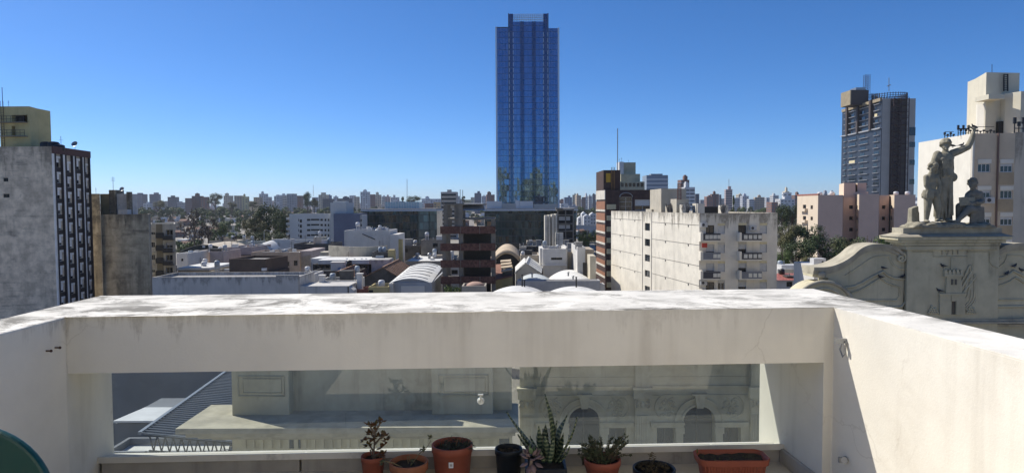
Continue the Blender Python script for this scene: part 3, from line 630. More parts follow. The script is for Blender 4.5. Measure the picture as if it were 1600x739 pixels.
lo = [(a, DW-.55, z0), (c, DW-.55, z0), (c, DW+.95, z0), (a, DW+.95, z0)]; mi = [(e, DW-.2, z1), (g, DW-.2, z1), (g, DW+.68, z1), (e, DW+.68, z1)]; hi = [(e, DW-.2, z2), (g, DW-.2, z2), (g, DW+.68, z2), (e, DW+.68, z2)]
mb.hexa(lo, mi); mb.hexa([(x, y, z+.001) for x, y, z in mi], hi); mb.build('plinth', STUCT, orn)
ZPL = z2
def textmesh(body, size, depth):
    cu = bpy.data.curves.new('t', 'FONT'); cu.body = body; cu.size = size; cu.extrude = depth; cu.align_x = 'CENTER'; cu.space_character = 1.25
    ob = bpy.data.objects.new('t', cu); C.objects.link(ob); dg = bpy.context.evaluated_depsgraph_get(); me = bpy.data.meshes.new_from_object(ob.evaluated_get(dg)); bpy.data.objects.remove(ob); return me
for ch_, cx_ in (('1', 938), ('9', 970), ('1', 1004), ('1', 1038)): me = textmesh(ch_, .36, .03); me.materials.append(STUCT); x, z = q5(cx_, 196); inst('date_numeral', me, orn, (x, DW-.17, z), rot=(math.pi/2, 0, 0))
for pts in (((750, 178), (880, 178), (880, 207), (1098, 207)), ((1098, 178), (1240, 178), (1240, 235), (1256, 262), (1295, 282)),): relief([q5(*p) for p in pts], .028, DW-.165, 'moulding', n=4)
# crest: castle, pikes, flags, cannonballs
def cq(x0, x1, y0, y1, o, mbb): a = q5(x0, y0); c = q5(x1, y1); mbb.box(a[0], c[0], DW-.16-o, DW-.14, c[1], a[1])
mb = MB(); cq(918, 988, 445, 575, .1, mb); cq(1022, 1075, 445, 575, .1, mb); cq(988, 1022, 445, 490, .1, mb); cq(912, 1081, 440, 449, .14, mb)
for i in range(5): cq(918, 986, 462+i*22, 464+i*22, .112, mb); cq(1024, 1075, 462+i*22, 464+i*22, .112, mb)
a = [q5(955, 440), q5(1060, 440), q5(1052, 330), q5(962, 330)]; mb.prism_y(a, DW-.25, DW-.14); cq(945, 1062, 318, 333, .14, mb)
for i in range(5): cq(945+i*25, 959+i*25, 290, 318, .13, mb)
cq(957, 1050, 304, 318, .1, mb); mb.build('castle_relief', STUC, orn)
RECS = simple('dark_recess_stucco', (.12, .11, .09))
for w_ in ((988, 999, 350, 385, .115), (1011, 1022, 350, 385, .115), (990, 1020, 492, 575, .02)): mb = MB(); cq(*w_, mb); mb.build('castle_opening', RECS, orn)
mb = MB(); cq(992, 998, 215, 292, .06, mb); cq(998, 1016, 222, 240, .05, mb); mb.build('flagpole_relief', STUC, orn)
for sgn in (-1, 1):
    for k, (b0, m0, t0) in enumerate((((905, 540), (850, 470), (846, 320)), ((912, 530), (866, 460), (872, 262)), ((916, 500), (885, 440), (868, 345)), ((900, 548), (838, 480), (838, 345)), ((918, 470), (905, 420), (888, 330)))):
        pts = [(994+sgn*(994-p[0])*-1 if sgn < 0 else 994+(994-p[0]), p[1]) for p in (b0, m0, t0)]
        if sgn > 0: pts = [(p[0]+(540-p[1])*.04, p[1]) for p in pts]
        relief(curve([q5(*p) for p in pts], 5), .035, DW-.17, 'pike_relief')
for p0, p1 in (((1040, 405), (1112, 262)), ((1050, 420), (1135, 300)), ((1065, 440), (1150, 335)), ((1062, 400), (1130, 290))): relief([q5(*p0), q5(*p1)], .04, DW-.19, 'flag_relief')
mb = MB()
for bx, s in ((843, 1), (1086, 1)):
    for row, nn in ((0, 5), (1, 4), (2, 3), (3, 1)):
        for i in range(nn): x, z = q5(bx+7+row*7+i*14, 564-row*13); mb.ball((x, DW-.2, z), .055, 8)
mb.build('cannonball_relief', STUC, orn, stuff=True)
# mouldings under the pediment, main facade with arched windows
def zp(py): return q(1000, py)[1]
xl, xr = q(818, 600)[0], q(1760, 600)[0]
mb = MB()
for y0, y1, o in ((500, 503.5, .22), (503.5, 507, .32), (509, 513, .12)): mb.box(q(1255, 500)[0], xr, DW-o, DW+1.2, zp(y1), zp(y0)-.002)
mb.build('string_course', STUCT, orn)
zt2 = zp(545)
mb = MB()
for y0, y1, o in ((548, 552, .75), (552, 556, .6), (556, 562, .4)): mb.box(xl-.4, xr, DW-o, DW+.5, zp(y1)+.003, zp(y0))
mb.build('main_cornice', STUCT, orn)
mb = MB(); mb.box(q(1255, 500)[0], xr, DW+.02, DW+.9, zt2, zp(513)); mb.box(xl, q(1293, 0)[0], DW+.25, DW+.8, zt2, zp(545)+1.0); mb.build('attic_wall', STUC, orn)
sprz = zp(661); bay = q(1094, 660)[0]-q(913.5, 660)[0]; c1 = q(913.5, 660)[0]; rA = .72; zbot = 0
cs = [c1+bay*i for i in range(4)]
def strip_wall(mb, x0, x1, z0, z1, ops, y, rec):
    cuts = {x0, x1}
    for o in ops:
        k = 16 if o[4] else 1
        for i in range(k+1): cuts.add(o[0]+(o[1]-o[0])*i/k)
    cuts = sorted(c for c in cuts if x0 <= c <= x1)
    for a, b_ in zip(cuts, cuts[1:]):
        o = next((o for o in ops if o[0] < (a+b_)/2 < o[1]), None)
        if not o: mb.quad((a, y, z0), (b_, y, z0), (b_, y, z1), (a, y, z1)); continue
        if o[2] > z0: mb.quad((a, y, z0), (b_, y, z0), (b_, y, o[2]), (a, y, o[2]))
        def zt(x):
            if not o[4]: return o[3]
            r = (o[1]-o[0])/2; m = (o[0]+o[1])/2; return o[3]+math.sqrt(max(0, r*r-(x-m)**2))
        mb.quad((a, y, zt(a)), (b_, y, zt(b_)), (b_, y, z1), (a, y, z1)); mb.quad((a, y, zt(a)), (a, y+rec, zt(a)), (b_, y+rec, zt(b_)), (b_, y, zt(b_)))
    for o in ops:
        for x in (o[0], o[1]): mb.quad((x, y, o[2]), (x, y+rec, o[2]), (x, y+rec, o[3]), (x, y, o[3]))
ops = []; zlow = sprz-4.2; px1 = 30/1067.
for c in cs:
    ops += [(c-rA, c+rA, zlow, sprz, True), (c-67*px1, c-38*px1, zlow, zp(669), False), (c+38*px1, c+67*px1, zlow, zp(669), False)]
mb = MB(); strip_wall(mb, xl, xr, 0, zt2, ops, DW+.2, .45); mb.box(xl, xr, DW+.9, DW+9, 0, zt2-.2); mb.build('facade_wall', STUC, orn)
AG = paneglass('arched_window_glass', (.014, .024, .038), .2, spec=.25)
for c in cs:
    for a, b_, tz in ((c-rA-.05, c+rA+.05, sprz+rA+.02), (c-67*px1-.05, c-38*px1+.05, zp(669)+.02), (c+38*px1-.05, c+67*px1+.05, zp(669)+.02)):
        mb = MB(); mb.box(a, b_, DW+.6, DW+.66, zlow-.05, tz); o = mb.build('arched_window' if b_-a > 1.2 else 'side_window', AG, orn)
        mb = MB(); mb.box(a, b_, DW+.55, DW+.6, sprz-.05, sprz+.05) if b_-a > 1.2 else None; mb.box((a+b_)/2-.03, (a+b_)/2+.03, DW+.55, DW+.595, zlow, tz); fr_ = mb.build('frame', FRD, None); fr_.parent = o
        for v in fr_.data.vertices: v.co -= wl_of(orn)
def ringrel(c, z, r0, r1, o, name, a0=0, a1=math.pi, n=24):
    mb = MB()
    for i in range(n):
        a, b_ = a0+(a1-a0)*i/n, a0+(a1-a0)*(i+1)/n
        p = [(c+r*math.cos(t), z+r*math.sin(t)) for r, t in ((r0, a), (r1, a), (r1, b_), (r0, b_))]
        mb.prism_y([p[0], p[1], p[2], p[3]], DW+.2-o, DW+.22)
    mb.build(name, STUC, orn)
for i, c in enumerate(cs):
    ringrel(c, sprz, rA, rA+.1, .1, 'archivolt'); ringrel(c, sprz, rA+.1, rA+.3, .06, 'archivolt'); ringrel(c, sprz, rA+.3, rA+.38, .12, 'archivolt')
    mb = MB(); mb.prism_y([(c-.14, sprz+rA-.06), (c+.14, sprz+rA-.06), (c+.24, sprz+rA+.52), (c-.24, sprz+rA+.52)], DW-.02, DW+.21); mb.box(c-.34, c+.34, DW-.04, DW+.21, sprz+rA+.5, sprz+rA+.58); mb.build('keystone', STUC, orn)
    for s in (-1, 1):
        x0, x1 = sorted((c+s*24*px1, c+s*78*px1)); mb = MB(); mb.box(x0, x1, DW+.0, DW+.21, sprz-.1, sprz+.02); mb.box(x0+.03, x1-.03, DW+.05, DW+.205, sprz-.22, sprz-.1); mb.build('impost', STUC, orn)
        x0, x1 = sorted((c+s*26*px1, c+s*37*px1)); mb = MB(); mb.box(x0, x1, DW+.06, DW+.205, zlow, sprz-.5); mb.box(x0-.05, x1+.05, DW+.02, DW+.205, sprz-.5, sprz-.22); mb.build('column', STUC, orn)
        ox, oz = c+s*50*px1, zp(638)
        for k, (dx, dz, r, t, a0, sg) in enumerate(((-.2*s, .16, .26, 1.5, 1.5, -s), (.2*s, .2, .2, 1.4, 1.2, s), (.05*s, -.1, .16, 1.3, .5, s), (-.05*s, -.32, .17, 1.3, 2, -s), (.18*s, -.36, .13, 1.2, 4, s))):
            relief(spiral((ox+dx, oz+dz), r, t, a0, sg, 24, .2), .035, DW+.19, 'scroll_ornament', n=5)
        relief([(ox+.56*math.cos(a)*(1 if s < 0 else -1), oz+.56*math.sin(a)) for a in [1.2+i*.2 for i in range(16)]], .035, DW+.19, 'scroll_ornament', n=5)
        for k in range(6): a = k*1.1; mb = MB(); mb.ball((ox+.3*math.cos(a), DW+.18, oz+.3*math.sin(a)), (.09, .05, .07), 8); mb.build('acanthus', STUC, orn)
pil = [c1-bay/2+bay*i for i in range(5)]
mb0 = None
for x in pil:
    hw = 11.2*px1; mb = MB(); mb.box(x-hw, x+hw, DW+.0, DW+.21, 0, zp(640)); 
    for k in range(5): xx = x-hw+.06+(2*hw-.12)*(k+.5)/5; mb.box(xx-.035, xx+.035, DW-.05, DW+.001, 0, zp(648))
    mb.build('pilaster', STUC, orn)
    mb = MB(); mb.box(x-hw*1.02, x+hw*1.02, DW-.02, DW+.21, zp(640), zp(622)); mb.box(x-hw*1.28, x+hw*1.28, DW-.12, DW+.21, zp(621.8), zp(609)); mb.box(x-hw*1.4, x+hw*1.4, DW-.18, DW+.21, zp(608.8), zp(604.5))
    for s in (-1, 1):
        for zz0 in (627, 634): p_ = spiral((x+s*hw*.75, zp(zz0)), .13, 1.2, 1.57, -s, 14, .2); mb.tube([(a, DW-.06, b_) for a, b_ in p_], .03, 5)
    mb.ball((x, DW-.05, zp(631)), (.1, .06, .16), 8); mb.build('capital', STUC, orn)
    mb = MB(); mb.box(x-hw, x+hw, DW+.06, DW+.21, zp(604.3), zp(566)); mb.build('pilaster_strip', STUC, orn)
mb = MB()
for y0, y1, o in ((604, 606.5, .1), (606.5, 608, .05), (618.5, 620.5, .05), (590, 591, .03), (566, 569, .12)): mb.box(xl, xr, DW+.2-o, DW+.215, zp(y1), zp(y0))
mb.build('entablature', STUC, orn)
# ------------------------------------------------------------------ nearer wing on the left: ledge, attic blocks
DN = 20.0
wg = thing('attic_wing', 'nearer stucco wing seen through the glass, with panelled attic blocks standing on a deep ledge', 'building', (X(560, DN), DN, 0))
def xn(px, d=DN): return X(px, d, 650)
def zn(py, d=DN): return Z(py, d, 560)
zl = zn(668); DB = DN+1.25
xw0, xw1 = xn(366, DB), xn(800, DB)
mb = MB()
for i, (o, h) in enumerate(((1.25, 0), (1.05, .17), (.8, .3), (.5, .44))): mb.box(xw0-o, xw1+.2-i*.1, DB-o, DB+1.2, zl-.17-h, zl-h-.003*(i > 0))
mb.build('ledge', STUCT, wg, bevel=.015)
mb = MB(); mb.box(xw0+.02, xw1, DB-.25, DB+7, 0, zl-.6); mb.build('wall', STUC, wg)
mb = MB(); 
for k in range(30): x = xw0+.35+k*.27; mb.box(x, x+.12, DB-.33, DB-.249, zl-.95, zl-.66)
mb.build('dentils', STUC, wg, stuff=True)
f = Face((xw0+.3, DB+.45), (xw1, DB+.45)); mb = MB(); nx0, nx1 = xn(552, DB)+.15, xn(552, DB)+1.75; AH = 3.25; nx0 -= xw0+.3; nx1 -= xw0+.3; nx0 += .75; nx1 += .75
for u0, u1, h in ((0, nx0, AH), (nx0, nx1, 2.1), (nx1, f.L, AH)): dbox(mb, f, u0, u1, zl+.003, zl+h, -.4, 0)  # unseen upper wall and notch, shaped to let one sun patch through
mb.build('attic_wall', STUC, wg)
def ablock(x0, x1, y0, y1):
    mb = MB(); mb.box(x0, x1, y0, y1, zl+.002, zl+2.9); mb.box(x0-.08, x1+.08, y0-.08, y1+.05, zl+2.9, zl+3.05); b = mb.build('attic_block', STUC, wg, bevel=.015)
    mb = MB(); w = x1-x0
    for i, (m_, r) in enumerate(((.12, .03), (.2, .02))):
        pts = [(x0+m_*w, y0-.005, zl+.62+i*.1), (x1-m_*.6*w, y0-.005, zl+.62+i*.1), (x1-m_*.6*w, y0-.005, zl+1.25-i*.08), (x0+m_*w, y0-.005, zl+1.25-i*.08)]
        mb.tube(pts+[pts[0]], r, 4)
    o = mb.build('panel_moulding', STUC, None); o.parent = b
    for v in o.data.vertices: v.co -= wl_of(wg)
ablock(xn(363, DB), xn(452, DB), DB-.0, DB+1.5); ablock(xn(675, DB), xn(770, DB), DB-.0, DB+1.35)
mb = MB(); mb.box(xn(772, DB), xn(789, DB), DB+.5, DB+1.4, zl+.001, zl+2.6); mb.build('pilaster', STUC, wg)
f = Face((xw0+.02, DB-.25), (xw1, DB-.25))
for a, b_, c_, d_ in ((780, 796, 676, 700), (450, 470, 686, 700)):
    u0, z1 = f.px(a, c_); u1, z0 = f.px(b_, d_); mb = MB(); dbox(mb, f, u0, u1, z0, z1, -.1, .01); mb.build('window', AG, wg)
# ------------------------------------------------------------------ corrugated canopy on lattice trusses
CAN = mat('corrugated_blue_grey', (.13, .15, .18), rough=.7, metal=.0, var=.1, scale=.6, blotch=.15, bscale=.6, bcol=(.14, .15, .17)); TRS = simple('truss_steel', (.04, .045, .055), .6)
a = P(221, 678, 40); b_ = P(430, 697, 38.2); c_ = P(357, 580, 56); e_ = c_+(b_-a)*1.25
cn = thing('canopy_roof', 'blue grey corrugated shed roof on lattice steel trusses beyond the left end of the glass', 'canopy', (a.x, a.y, 0))
for i in range(38):                        # standing ribs across the sheets
    k0_ = i/38; m2 = MB(); m2.bar(lerp(a, c_, k0_)+Vector((0, 0, .07)), lerp(b_, e_, k0_)+Vector((0, 0, .07)), .06, .085); m2.build('rib', CAN, cn)
mb = MB(); mb.quad(a, b_, e_, c_); mb.quad(a-Vector((0, 0, .05)), b_-Vector((0, 0, .05)), e_-Vector((0, 0, .05)), c_-Vector((0, 0, .05)))
mb.build('sheeting', CAN, cn); mb = MB(); mb.bar(a+Vector((-.1, 0, .06)), c_+Vector((-.1, 0, .06)), .22, .18); mb.build('rake_trim', simple('rake_trim', (.2, .23, .27), .5), cn)
for yo in (.3, 9.0):
    for nm, z_ in (('chord', -.15), ('chord', -1.1)):
        mb = MB(); mb.bar(lerp(a, c_, yo/16)+Vector((.3, 0, z_ if yo < 1 else z_-.3)), lerp(b_, e_, yo/16)+Vector((0, 0, z_ if yo < 1 else z_-.3)), .1, .1); mb.build(nm, TRS, cn)
mb = MB(); kN = 16
for i in range(kN):
    p0 = lerp(a, b_, i/kN)+Vector((.3, .3, -.15)); p1 = lerp(a, b_, (i+.5)/kN)+Vector((.3, .3, -1.1)); p2 = lerp(a, b_, (i+1)/kN)+Vector((.3, .3, -.15)); mb.bar(p0, p1, .06); mb.bar(p1, p2, .06)
mb.build('web_bars', TRS, cn, stuff=True)
for px in (226, 276, 318):
    mb = MB(); o = P(px, 700, 40); zt_ = a.z-1.1
    for s in (-.35, .35): mb.bar((o.x+s+.3, 40.2, 0), (o.x+s+.3, 40.2, zt_), .09)
    for k in range(20):
        z0_ = zt_-k*.55; mb.bar((o.x-.05, 40.2, z0_), (o.x+.65, 40.2, z0_-.55), .05); mb.bar((o.x+.65, 40.2, z0_), (o.x-.05, 40.2, z0_-.55), .05)
    mb.build('lattice_column', TRS, cn)
# ------------------------------------------------------------------ statue group
MARB = mat('statue_stone', (.28, .255, .19), var=.25, scale=3, streak=.75, sscale=7, scol=(.06, .056, .042), blotch=.45, bscale=4, bcol=(.16, .155, .12), bmp=.015)
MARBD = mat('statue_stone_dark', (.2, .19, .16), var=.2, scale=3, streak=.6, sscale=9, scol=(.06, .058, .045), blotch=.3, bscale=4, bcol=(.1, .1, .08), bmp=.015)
YS = DW+.15
stg = thing('statue_group', 'weathered stone statue of a woman with raised arm, child and seated reader above 1911', 'statue', (X(1478, YS), YS, ZPL))
def sq(cx, cy, dy=0): p = P(1400+cx/4.106, 190+cy/4.106, YS); return Vector((p.x, YS+dy, p.z))
K = 1/4.106*YS/F           # metres per enlarged pixel
def limb(mb, pts, rs, n=12):
    """tapered limb as overlapping balls and cones (voxel-fused later)"""
    for (p, r), (p2, r2) in zip(list(zip(pts, rs)), list(zip(pts, rs))[1:]):
        mb.tube([p, p2], [r*K, r2*K], n)
    for p, r in zip(pts, rs): mb.ball(p, r*K, n)
def fuse(mb, name, m, vox=.02, sm=2):
    o = mb.build(name, m, stg); r = o.modifiers.new('fuse', 'REMESH'); r.mode = 'VOXEL'; r.voxel_size = vox; r.use_smooth_shade = True
    s = o.modifiers.new('soften', 'SMOOTH'); s.iterations = sm; s.factor = .5; return o
def face(mb, c, r, fx, hairn=26, seed=1, up=0):      # head with brow, nose, chin, ears; fx = direction it looks (unit)
    f = Vector(fx).normalized(); s_ = f.cross(Vector((0, 0, 1))).normalized(); u = Vector((0, 0, 1)); rk = r*K
    mb.ball(c, (rk*.86, rk*.92, rk*1.12), 14); mb.ball(c+f*rk*.35-u*rk*.45, (rk*.6, rk*.6, rk*.62), 12)
    mb.ball(c+f*rk*.93-u*rk*.15, (rk*.14, rk*.14, rk*.26), 8); mb.ball(c+f*rk*.8-u*rk*.85, (rk*.26, rk*.26, rk*.2), 8)
    for k in (-1, 1): mb.ball(c+f*rk*.72+s_*k*rk*.34+u*rk*.16, (rk*.26, rk*.26, rk*.13), 8); mb.ball(c+s_*k*rk*.88-u*rk*.1, (rk*.14, rk*.2, rk*.26), 8)
    mb.ball(c+f*rk*.85-u*rk*.52, (rk*.2, rk*.2, rk*.08), 8)
def hair(mb, c, r, fx, seed, n=60, low=-.1):
    g = random.Random(seed); f = Vector(fx).normalized(); rk = r*K
    for i in range(n):
        v = Vector((g.gauss(0, 1), g.gauss(0, 1), g.gauss(.4, 1))).normalized()
        if v.z < low and v.dot(f) > -.2 or v.dot(f) > .75: continue
        mb.ball(c+Vector((v.x*rk*.9, v.y*.95*rk, v.z*1.1*rk+rk*.05)), rk*g.uniform(.2, .34), 7)
def handm(mb, w, d, r, side):            # palm and five curled fingers
    d = Vector(d).normalized(); s_ = d.cross(Vector((0, 1, 0))).normalized(); mb.ball(w+d*r*K*.9, (r*K*.8, r*K*.5, r*K*.9), 8)
    for i in range(4):
        b0 = w+d*r*K*1.5+s_*(i-1.5)*r*K*.42; mb.tube([b0, b0+d*r*K*.7, b0+d*r*K*.9+Vector((0, -.6*r*K, 0))], [r*K*.24, r*K*.22, r*K*.18], 6)
    b0 = w+d*r*K*.5+s_*side*r*K*.7; mb.tube([b0, b0+s_*side*r*K*.4+d*r*K*.5, b0+s_*side*r*K*.2+d*r*K*1.1], [r*K*.28, r*K*.25, r*K*.18], 6)
# woman: torso, tunic with folds, cloak
mb = MB(); g = random.Random(3)
hc = sq(316, 148, -.02); face(mb, hc, 31, (-.35, -.9, -.2))
limb(mb, [sq(318, 180), sq(316, 212)], [17, 22])
mb.ball(sq(312, 232), (60*K, 38*K, 40*K), 14); mb.ball(sq(306, 290), (48*K, 33*K, 40*K), 14); mb.ball(sq(305, 262, -.0), (50*K, 34*K, 45*K), 14)
for s in (-1, 1): mb.ball(sq(306+s*25, 246, -.17), 18*K, 10)
limb(mb, [sq(266, 212), sq(243, 262, -.03), sq(238, 318, -.12)], [25, 21, 17]); handm(mb, sq(238, 320, -.12), (.0, -.4, -1), 13, 1)
limb(mb, [sq(362, 205), sq(405, 188, -.05), sq(455, 165, -.06)], [25, 23, 20]); limb(mb, [sq(455, 165, -.06), sq(478, 122, -.05), sq(492, 78, -.04)], [20, 18, 13]); handm(mb, sq(493, 74, -.04), (.1, -.1, 1), 13, -1)
mb.tube([sq(452, 28, -.06), sq(490, 48, -.06), sq(520, 40, -.04)], [6*K, 6*K, 6*K], 8)
limb(mb, [sq(300, 330), sq(282, 470, -.06), sq(278, 620, -.03)], [42, 34, 22]); limb(mb, [sq(318, 330), sq(330, 470, .02), sq(328, 618, .02)], [42, 33, 22])
for fx_, dd in ((268, -.2), (322, -.16)): mb.ball(sq(fx_, 632, dd), (16*K, 34*K, 11*K), 10)
for i in range(13):                        # knee-length tunic: hanging folds round the hips
    a = 6.28*i/13; x = 303+54*math.cos(a); y = .26*math.sin(a); w = 9+g.uniform(-2, 3); mb.tube([sq(303+38*math.cos(a), 285, .2*math.sin(a)), sq(x, 330, y*1.0), sq(x+8*math.cos(a)+g.uniform(-5, 5), 352+g.uniform(-6, 8), y*1.15)], [w*.8*K, w*K, w*.9*K], 7)
for i in range(11):                        # long under-robe
    a = 6.28*i/11; x = 304+44*math.cos(a); y = .22*math.sin(a); w = 8+g.uniform(-2, 3); mb.tube([sq(x, 340, y), sq(304+47*math.cos(a)+g.uniform(-5, 5), 480, y*1.05), sq(304+50*math.cos(a)+g.uniform(-6, 6), 600+g.uniform(-12, 16), y*1.1)], [w*K, w*1.05*K, w*.8*K], 7)
for i in range(7): mb.tube([sq(285+i*9, 236, -.24), sq(276+i*11, 268, -.26), sq(280+i*9, 300, -.23)], [6*K]*3, 6)
for i in range(8): x = 350+i*5; mb.tube([sq(x-6, 195, .06+.02*i), sq(x+g.uniform(-4, 4), 300, .1+.02*i), sq(x-12+g.uniform(-6, 6), 410, .12+.02*i), sq(x-20, 560, .16)], [9*K, 10*K, 9*K, 8*K], 7)
mb.tube([sq(262, 300, -.16), sq(300, 306, -.23), sq(345, 298, -.14)], 7*K, 7)
fuse(mb, 'standing_woman', MARB)
mb = MB(); hair(mb, hc, 31, (-.35, -.9, -.2), 4, 90); 
for i in range(16): a = 6.28*i/16; mb.ball(hc+Vector((31*K*.95*math.cos(a), 31*K*math.sin(a), 12*K)), 7*K, 7)
fuse(mb, 'woman_hair', MARB, .03, 2)
# child leaning on her
mb = MB(); cc_ = sq(214, 296, -.25); face(mb, cc_, 27, (-.75, -.6, -.35))
limb(mb, [sq(212, 320, -.24), sq(205, 345, -.22)], [15, 20]); mb.ball(sq(206, 368, -.2), (40*K, 27*K, 36*K), 12); mb.ball(sq(208, 410, -.2), (34*K, 25*K, 40*K), 12); mb.ball(sq(204, 455, -.2), (40*K, 28*K, 34*K), 12)
limb(mb, [sq(176, 358, -.2), sq(170, 410, -.26), sq(186, 450, -.34)], [17, 14, 11]); limb(mb, [sq(240, 358, -.2), sq(258, 410, -.24), sq(250, 462, -.3)], [17, 14, 11]); handm(mb, sq(187, 452, -.34), (.4, -.2, -1), 10, 1); handm(mb, sq(250, 464, -.3), (0, -.2, -1), 10, -1)
limb(mb, [sq(190, 470, -.2), sq(182, 545, -.24), sq(178, 630, -.18)], [28, 22, 14]); limb(mb, [sq(228, 470, -.2), sq(246, 540, -.22), sq(250, 626, -.16)], [27, 22, 14]); mb.ball(sq(172, 638, -.28), (14*K, 30*K, 9*K), 8); mb.ball(sq(244, 634, -.26), (14*K, 30*K, 9*K), 8)
for i in range(16): a = 6.28*i/16; mb.tube([sq(204+36*math.cos(a), 440, -.2+.17*math.sin(a)), sq(203+43*math.cos(a)+g.uniform(-4, 4), 468, -.2+.2*math.sin(a)), sq(200+44*math.cos(a), 492+g.uniform(-8, 8), -.2+.2*math.sin(a))], [8*K, 8*K, 7*K], 7)
fuse(mb, 'standing_child', MARB); mb = MB(); hair(mb, cc_, 29, (-.75, -.6, -.35), 6, 80, -.5); fuse(mb, 'child_hair', MARB, .03, 2)
# seated reader with open book
mb = MB(); hs = sq(482, 398, -.1); face(mb, hs, 28, (-.8, -.5, -.35)); limb(mb, [sq(488, 425, -.06), sq(494, 448, -.02)], [15, 20]); mb.ball(sq(498, 470), (48*K, 32*K, 36*K), 12); mb.ball(sq(505, 520, .02), (42*K, 32*K, 44*K), 12); mb.ball(sq(508, 575, .03), (48*K, 42*K, 40*K), 12)
limb(mb, [sq(538, 462, .0), sq(545, 512, -.08), sq(505, 520, -.3)], [19, 16, 12]); handm(mb, sq(505, 520, -.3), (-1, -.2, .1), 11, 1); limb(mb, [sq(458, 470, -.05), sq(436, 505, -.16), sq(452, 528, -.3)], [18, 15, 11]); handm(mb, sq(452, 528, -.3), (.6, -.3, .1), 11, -1)
limb(mb, [sq(512, 578, -.02), sq(440, 560, -.3), sq(366, 632, -.34)], [34, 25, 13]); limb(mb, [sq(500, 590, .05), sq(410, 545, -.0), sq(398, 628, .0)], [32, 25, 14]); mb.ball(sq(350, 638, -.38), (32*K, 14*K, 9*K), 8); mb.ball(sq(384, 640, -.04), (30*K, 14*K, 9*K), 8)
for i in range(14): a = i/13; mb.tube([sq(470+70*a, 548, -.26+.1*a), sq(462+84*a+g.uniform(-4, 4), 600, -.26+.12*a), sq(458+86*a, 650+g.uniform(-6, 3), -.22+.1*a)], [9*K, 10*K, 9*K], 7)
fuse(mb, 'seated_reader', MARBD); mb = MB(); hair(mb, hs, 29, (-.8, -.5, -.35), 8, 80); fuse(mb, 'reader_hair', MARBD, .03, 2)
mb = MB()
for s, x0, x1 in ((0, 382, 432), (1, 432, 486)): mb.hexa([sq(x0, 542, -.3-.05*s), sq(x1, 538, -.34+.05*s), sq(x1, 538, -.3+.05*s), sq(x0, 542, -.26-.05*s)], [sq(x0, 488, -.24-.05*s), sq(x1, 482, -.28+.05*s), sq(x1, 482, -.24+.05*s), sq(x0, 488, -.2-.05*s)])
mb.build('open_book', MARB, stg, bevel=.01)
mb = MB(); mb.tube([sq(395, 356, .3), sq(395, 356, .42)], [29*K, 29*K], 24); mb.ball(sq(395, 356, .3), (24*K, 8*K, 24*K), 12); mb.build('shield_disc', MARB, stg)
mb = MB(); mb.tube([sq(358, 420, .25), sq(358, 645, .25)], [15*K, 26*K], 10); mb.build('shade_post', MARBD, stg)  # dark post put in for the black shade beside the woman
mb = MB(); g = random.Random(9)
mb.hexa([tuple(sq(60, 682, -.55)), tuple(sq(600, 682, -.55)), tuple(sq(600, 682, .6)), tuple(sq(60, 682, .6))], [tuple(sq(85, 662, -.5)), tuple(sq(580, 662, -.5)), tuple(sq(580, 662, .55)), tuple(sq(85, 662, .55))])
for i in range(110): mb.ball(sq(g.uniform(95, 570), 660+g.uniform(-4, 8), g.uniform(-.45, .5)), (g.uniform(14, 36)*K, g.uniform(14, 36)*K, g.uniform(8, 22)*K), 8)
mb.hexa([tuple(sq(108, 662, .1)), tuple(sq(165, 662, .1)), tuple(sq(165, 662, .5)), tuple(sq(108, 662, .5))], [tuple(sq(116, 556, .16)), tuple(sq(160, 540, .16)), tuple(sq(160, 540, .46)), tuple(sq(116, 556, .46))])
fuse(mb, 'rocky_base', MARB, .035, 2)
# ------------------------------------------------------------------ pigeons
PIG = simple('pigeon_feathers', (.055, .058, .068), .6, var=.5, scale=14)
def pigeon_mesh():
    mb = MB(); mb.tube([(-.2, 0, .1), (-.1, 0, .11), (0, 0, .13), (.08, 0, .15), (.12, 0, .19), (.14, 0, .235)], [.018, .045, .07, .066, .042, .03], 10); mb.ball((.15, 0, .255), (.036, .03, .032), 8); mb.tube([(.17, 0, .252), (.205, 0, .245)], [.012, .003], 6)
    for s in (-1, 1): mb.tube([(.06, s*.06, .15), (-.06, s*.06, .125), (-.18, s*.025, .105)], [.03, .032, .01], 8)
    mb.hexa([(-.3, -.03, .085), (-.15, -.03, .1), (-.15, .03, .1), (-.3, .03, .085)], [(-.3, -.03, .095), (-.15, -.02, .125), (-.15, .02, .125), (-.3, .03, .095)])
    for s in (-1, 1): mb.tube([(.01, s*.025, .08), (.015, s*.028, .0)], .009, 6); mb.tube([(.0, s*.028, .005), (.05, s*.03, .004)], .007, 5)
    return mb.mesh('pigeon', PIG, (0, 0, 0))
PM = pigeon_mesh()
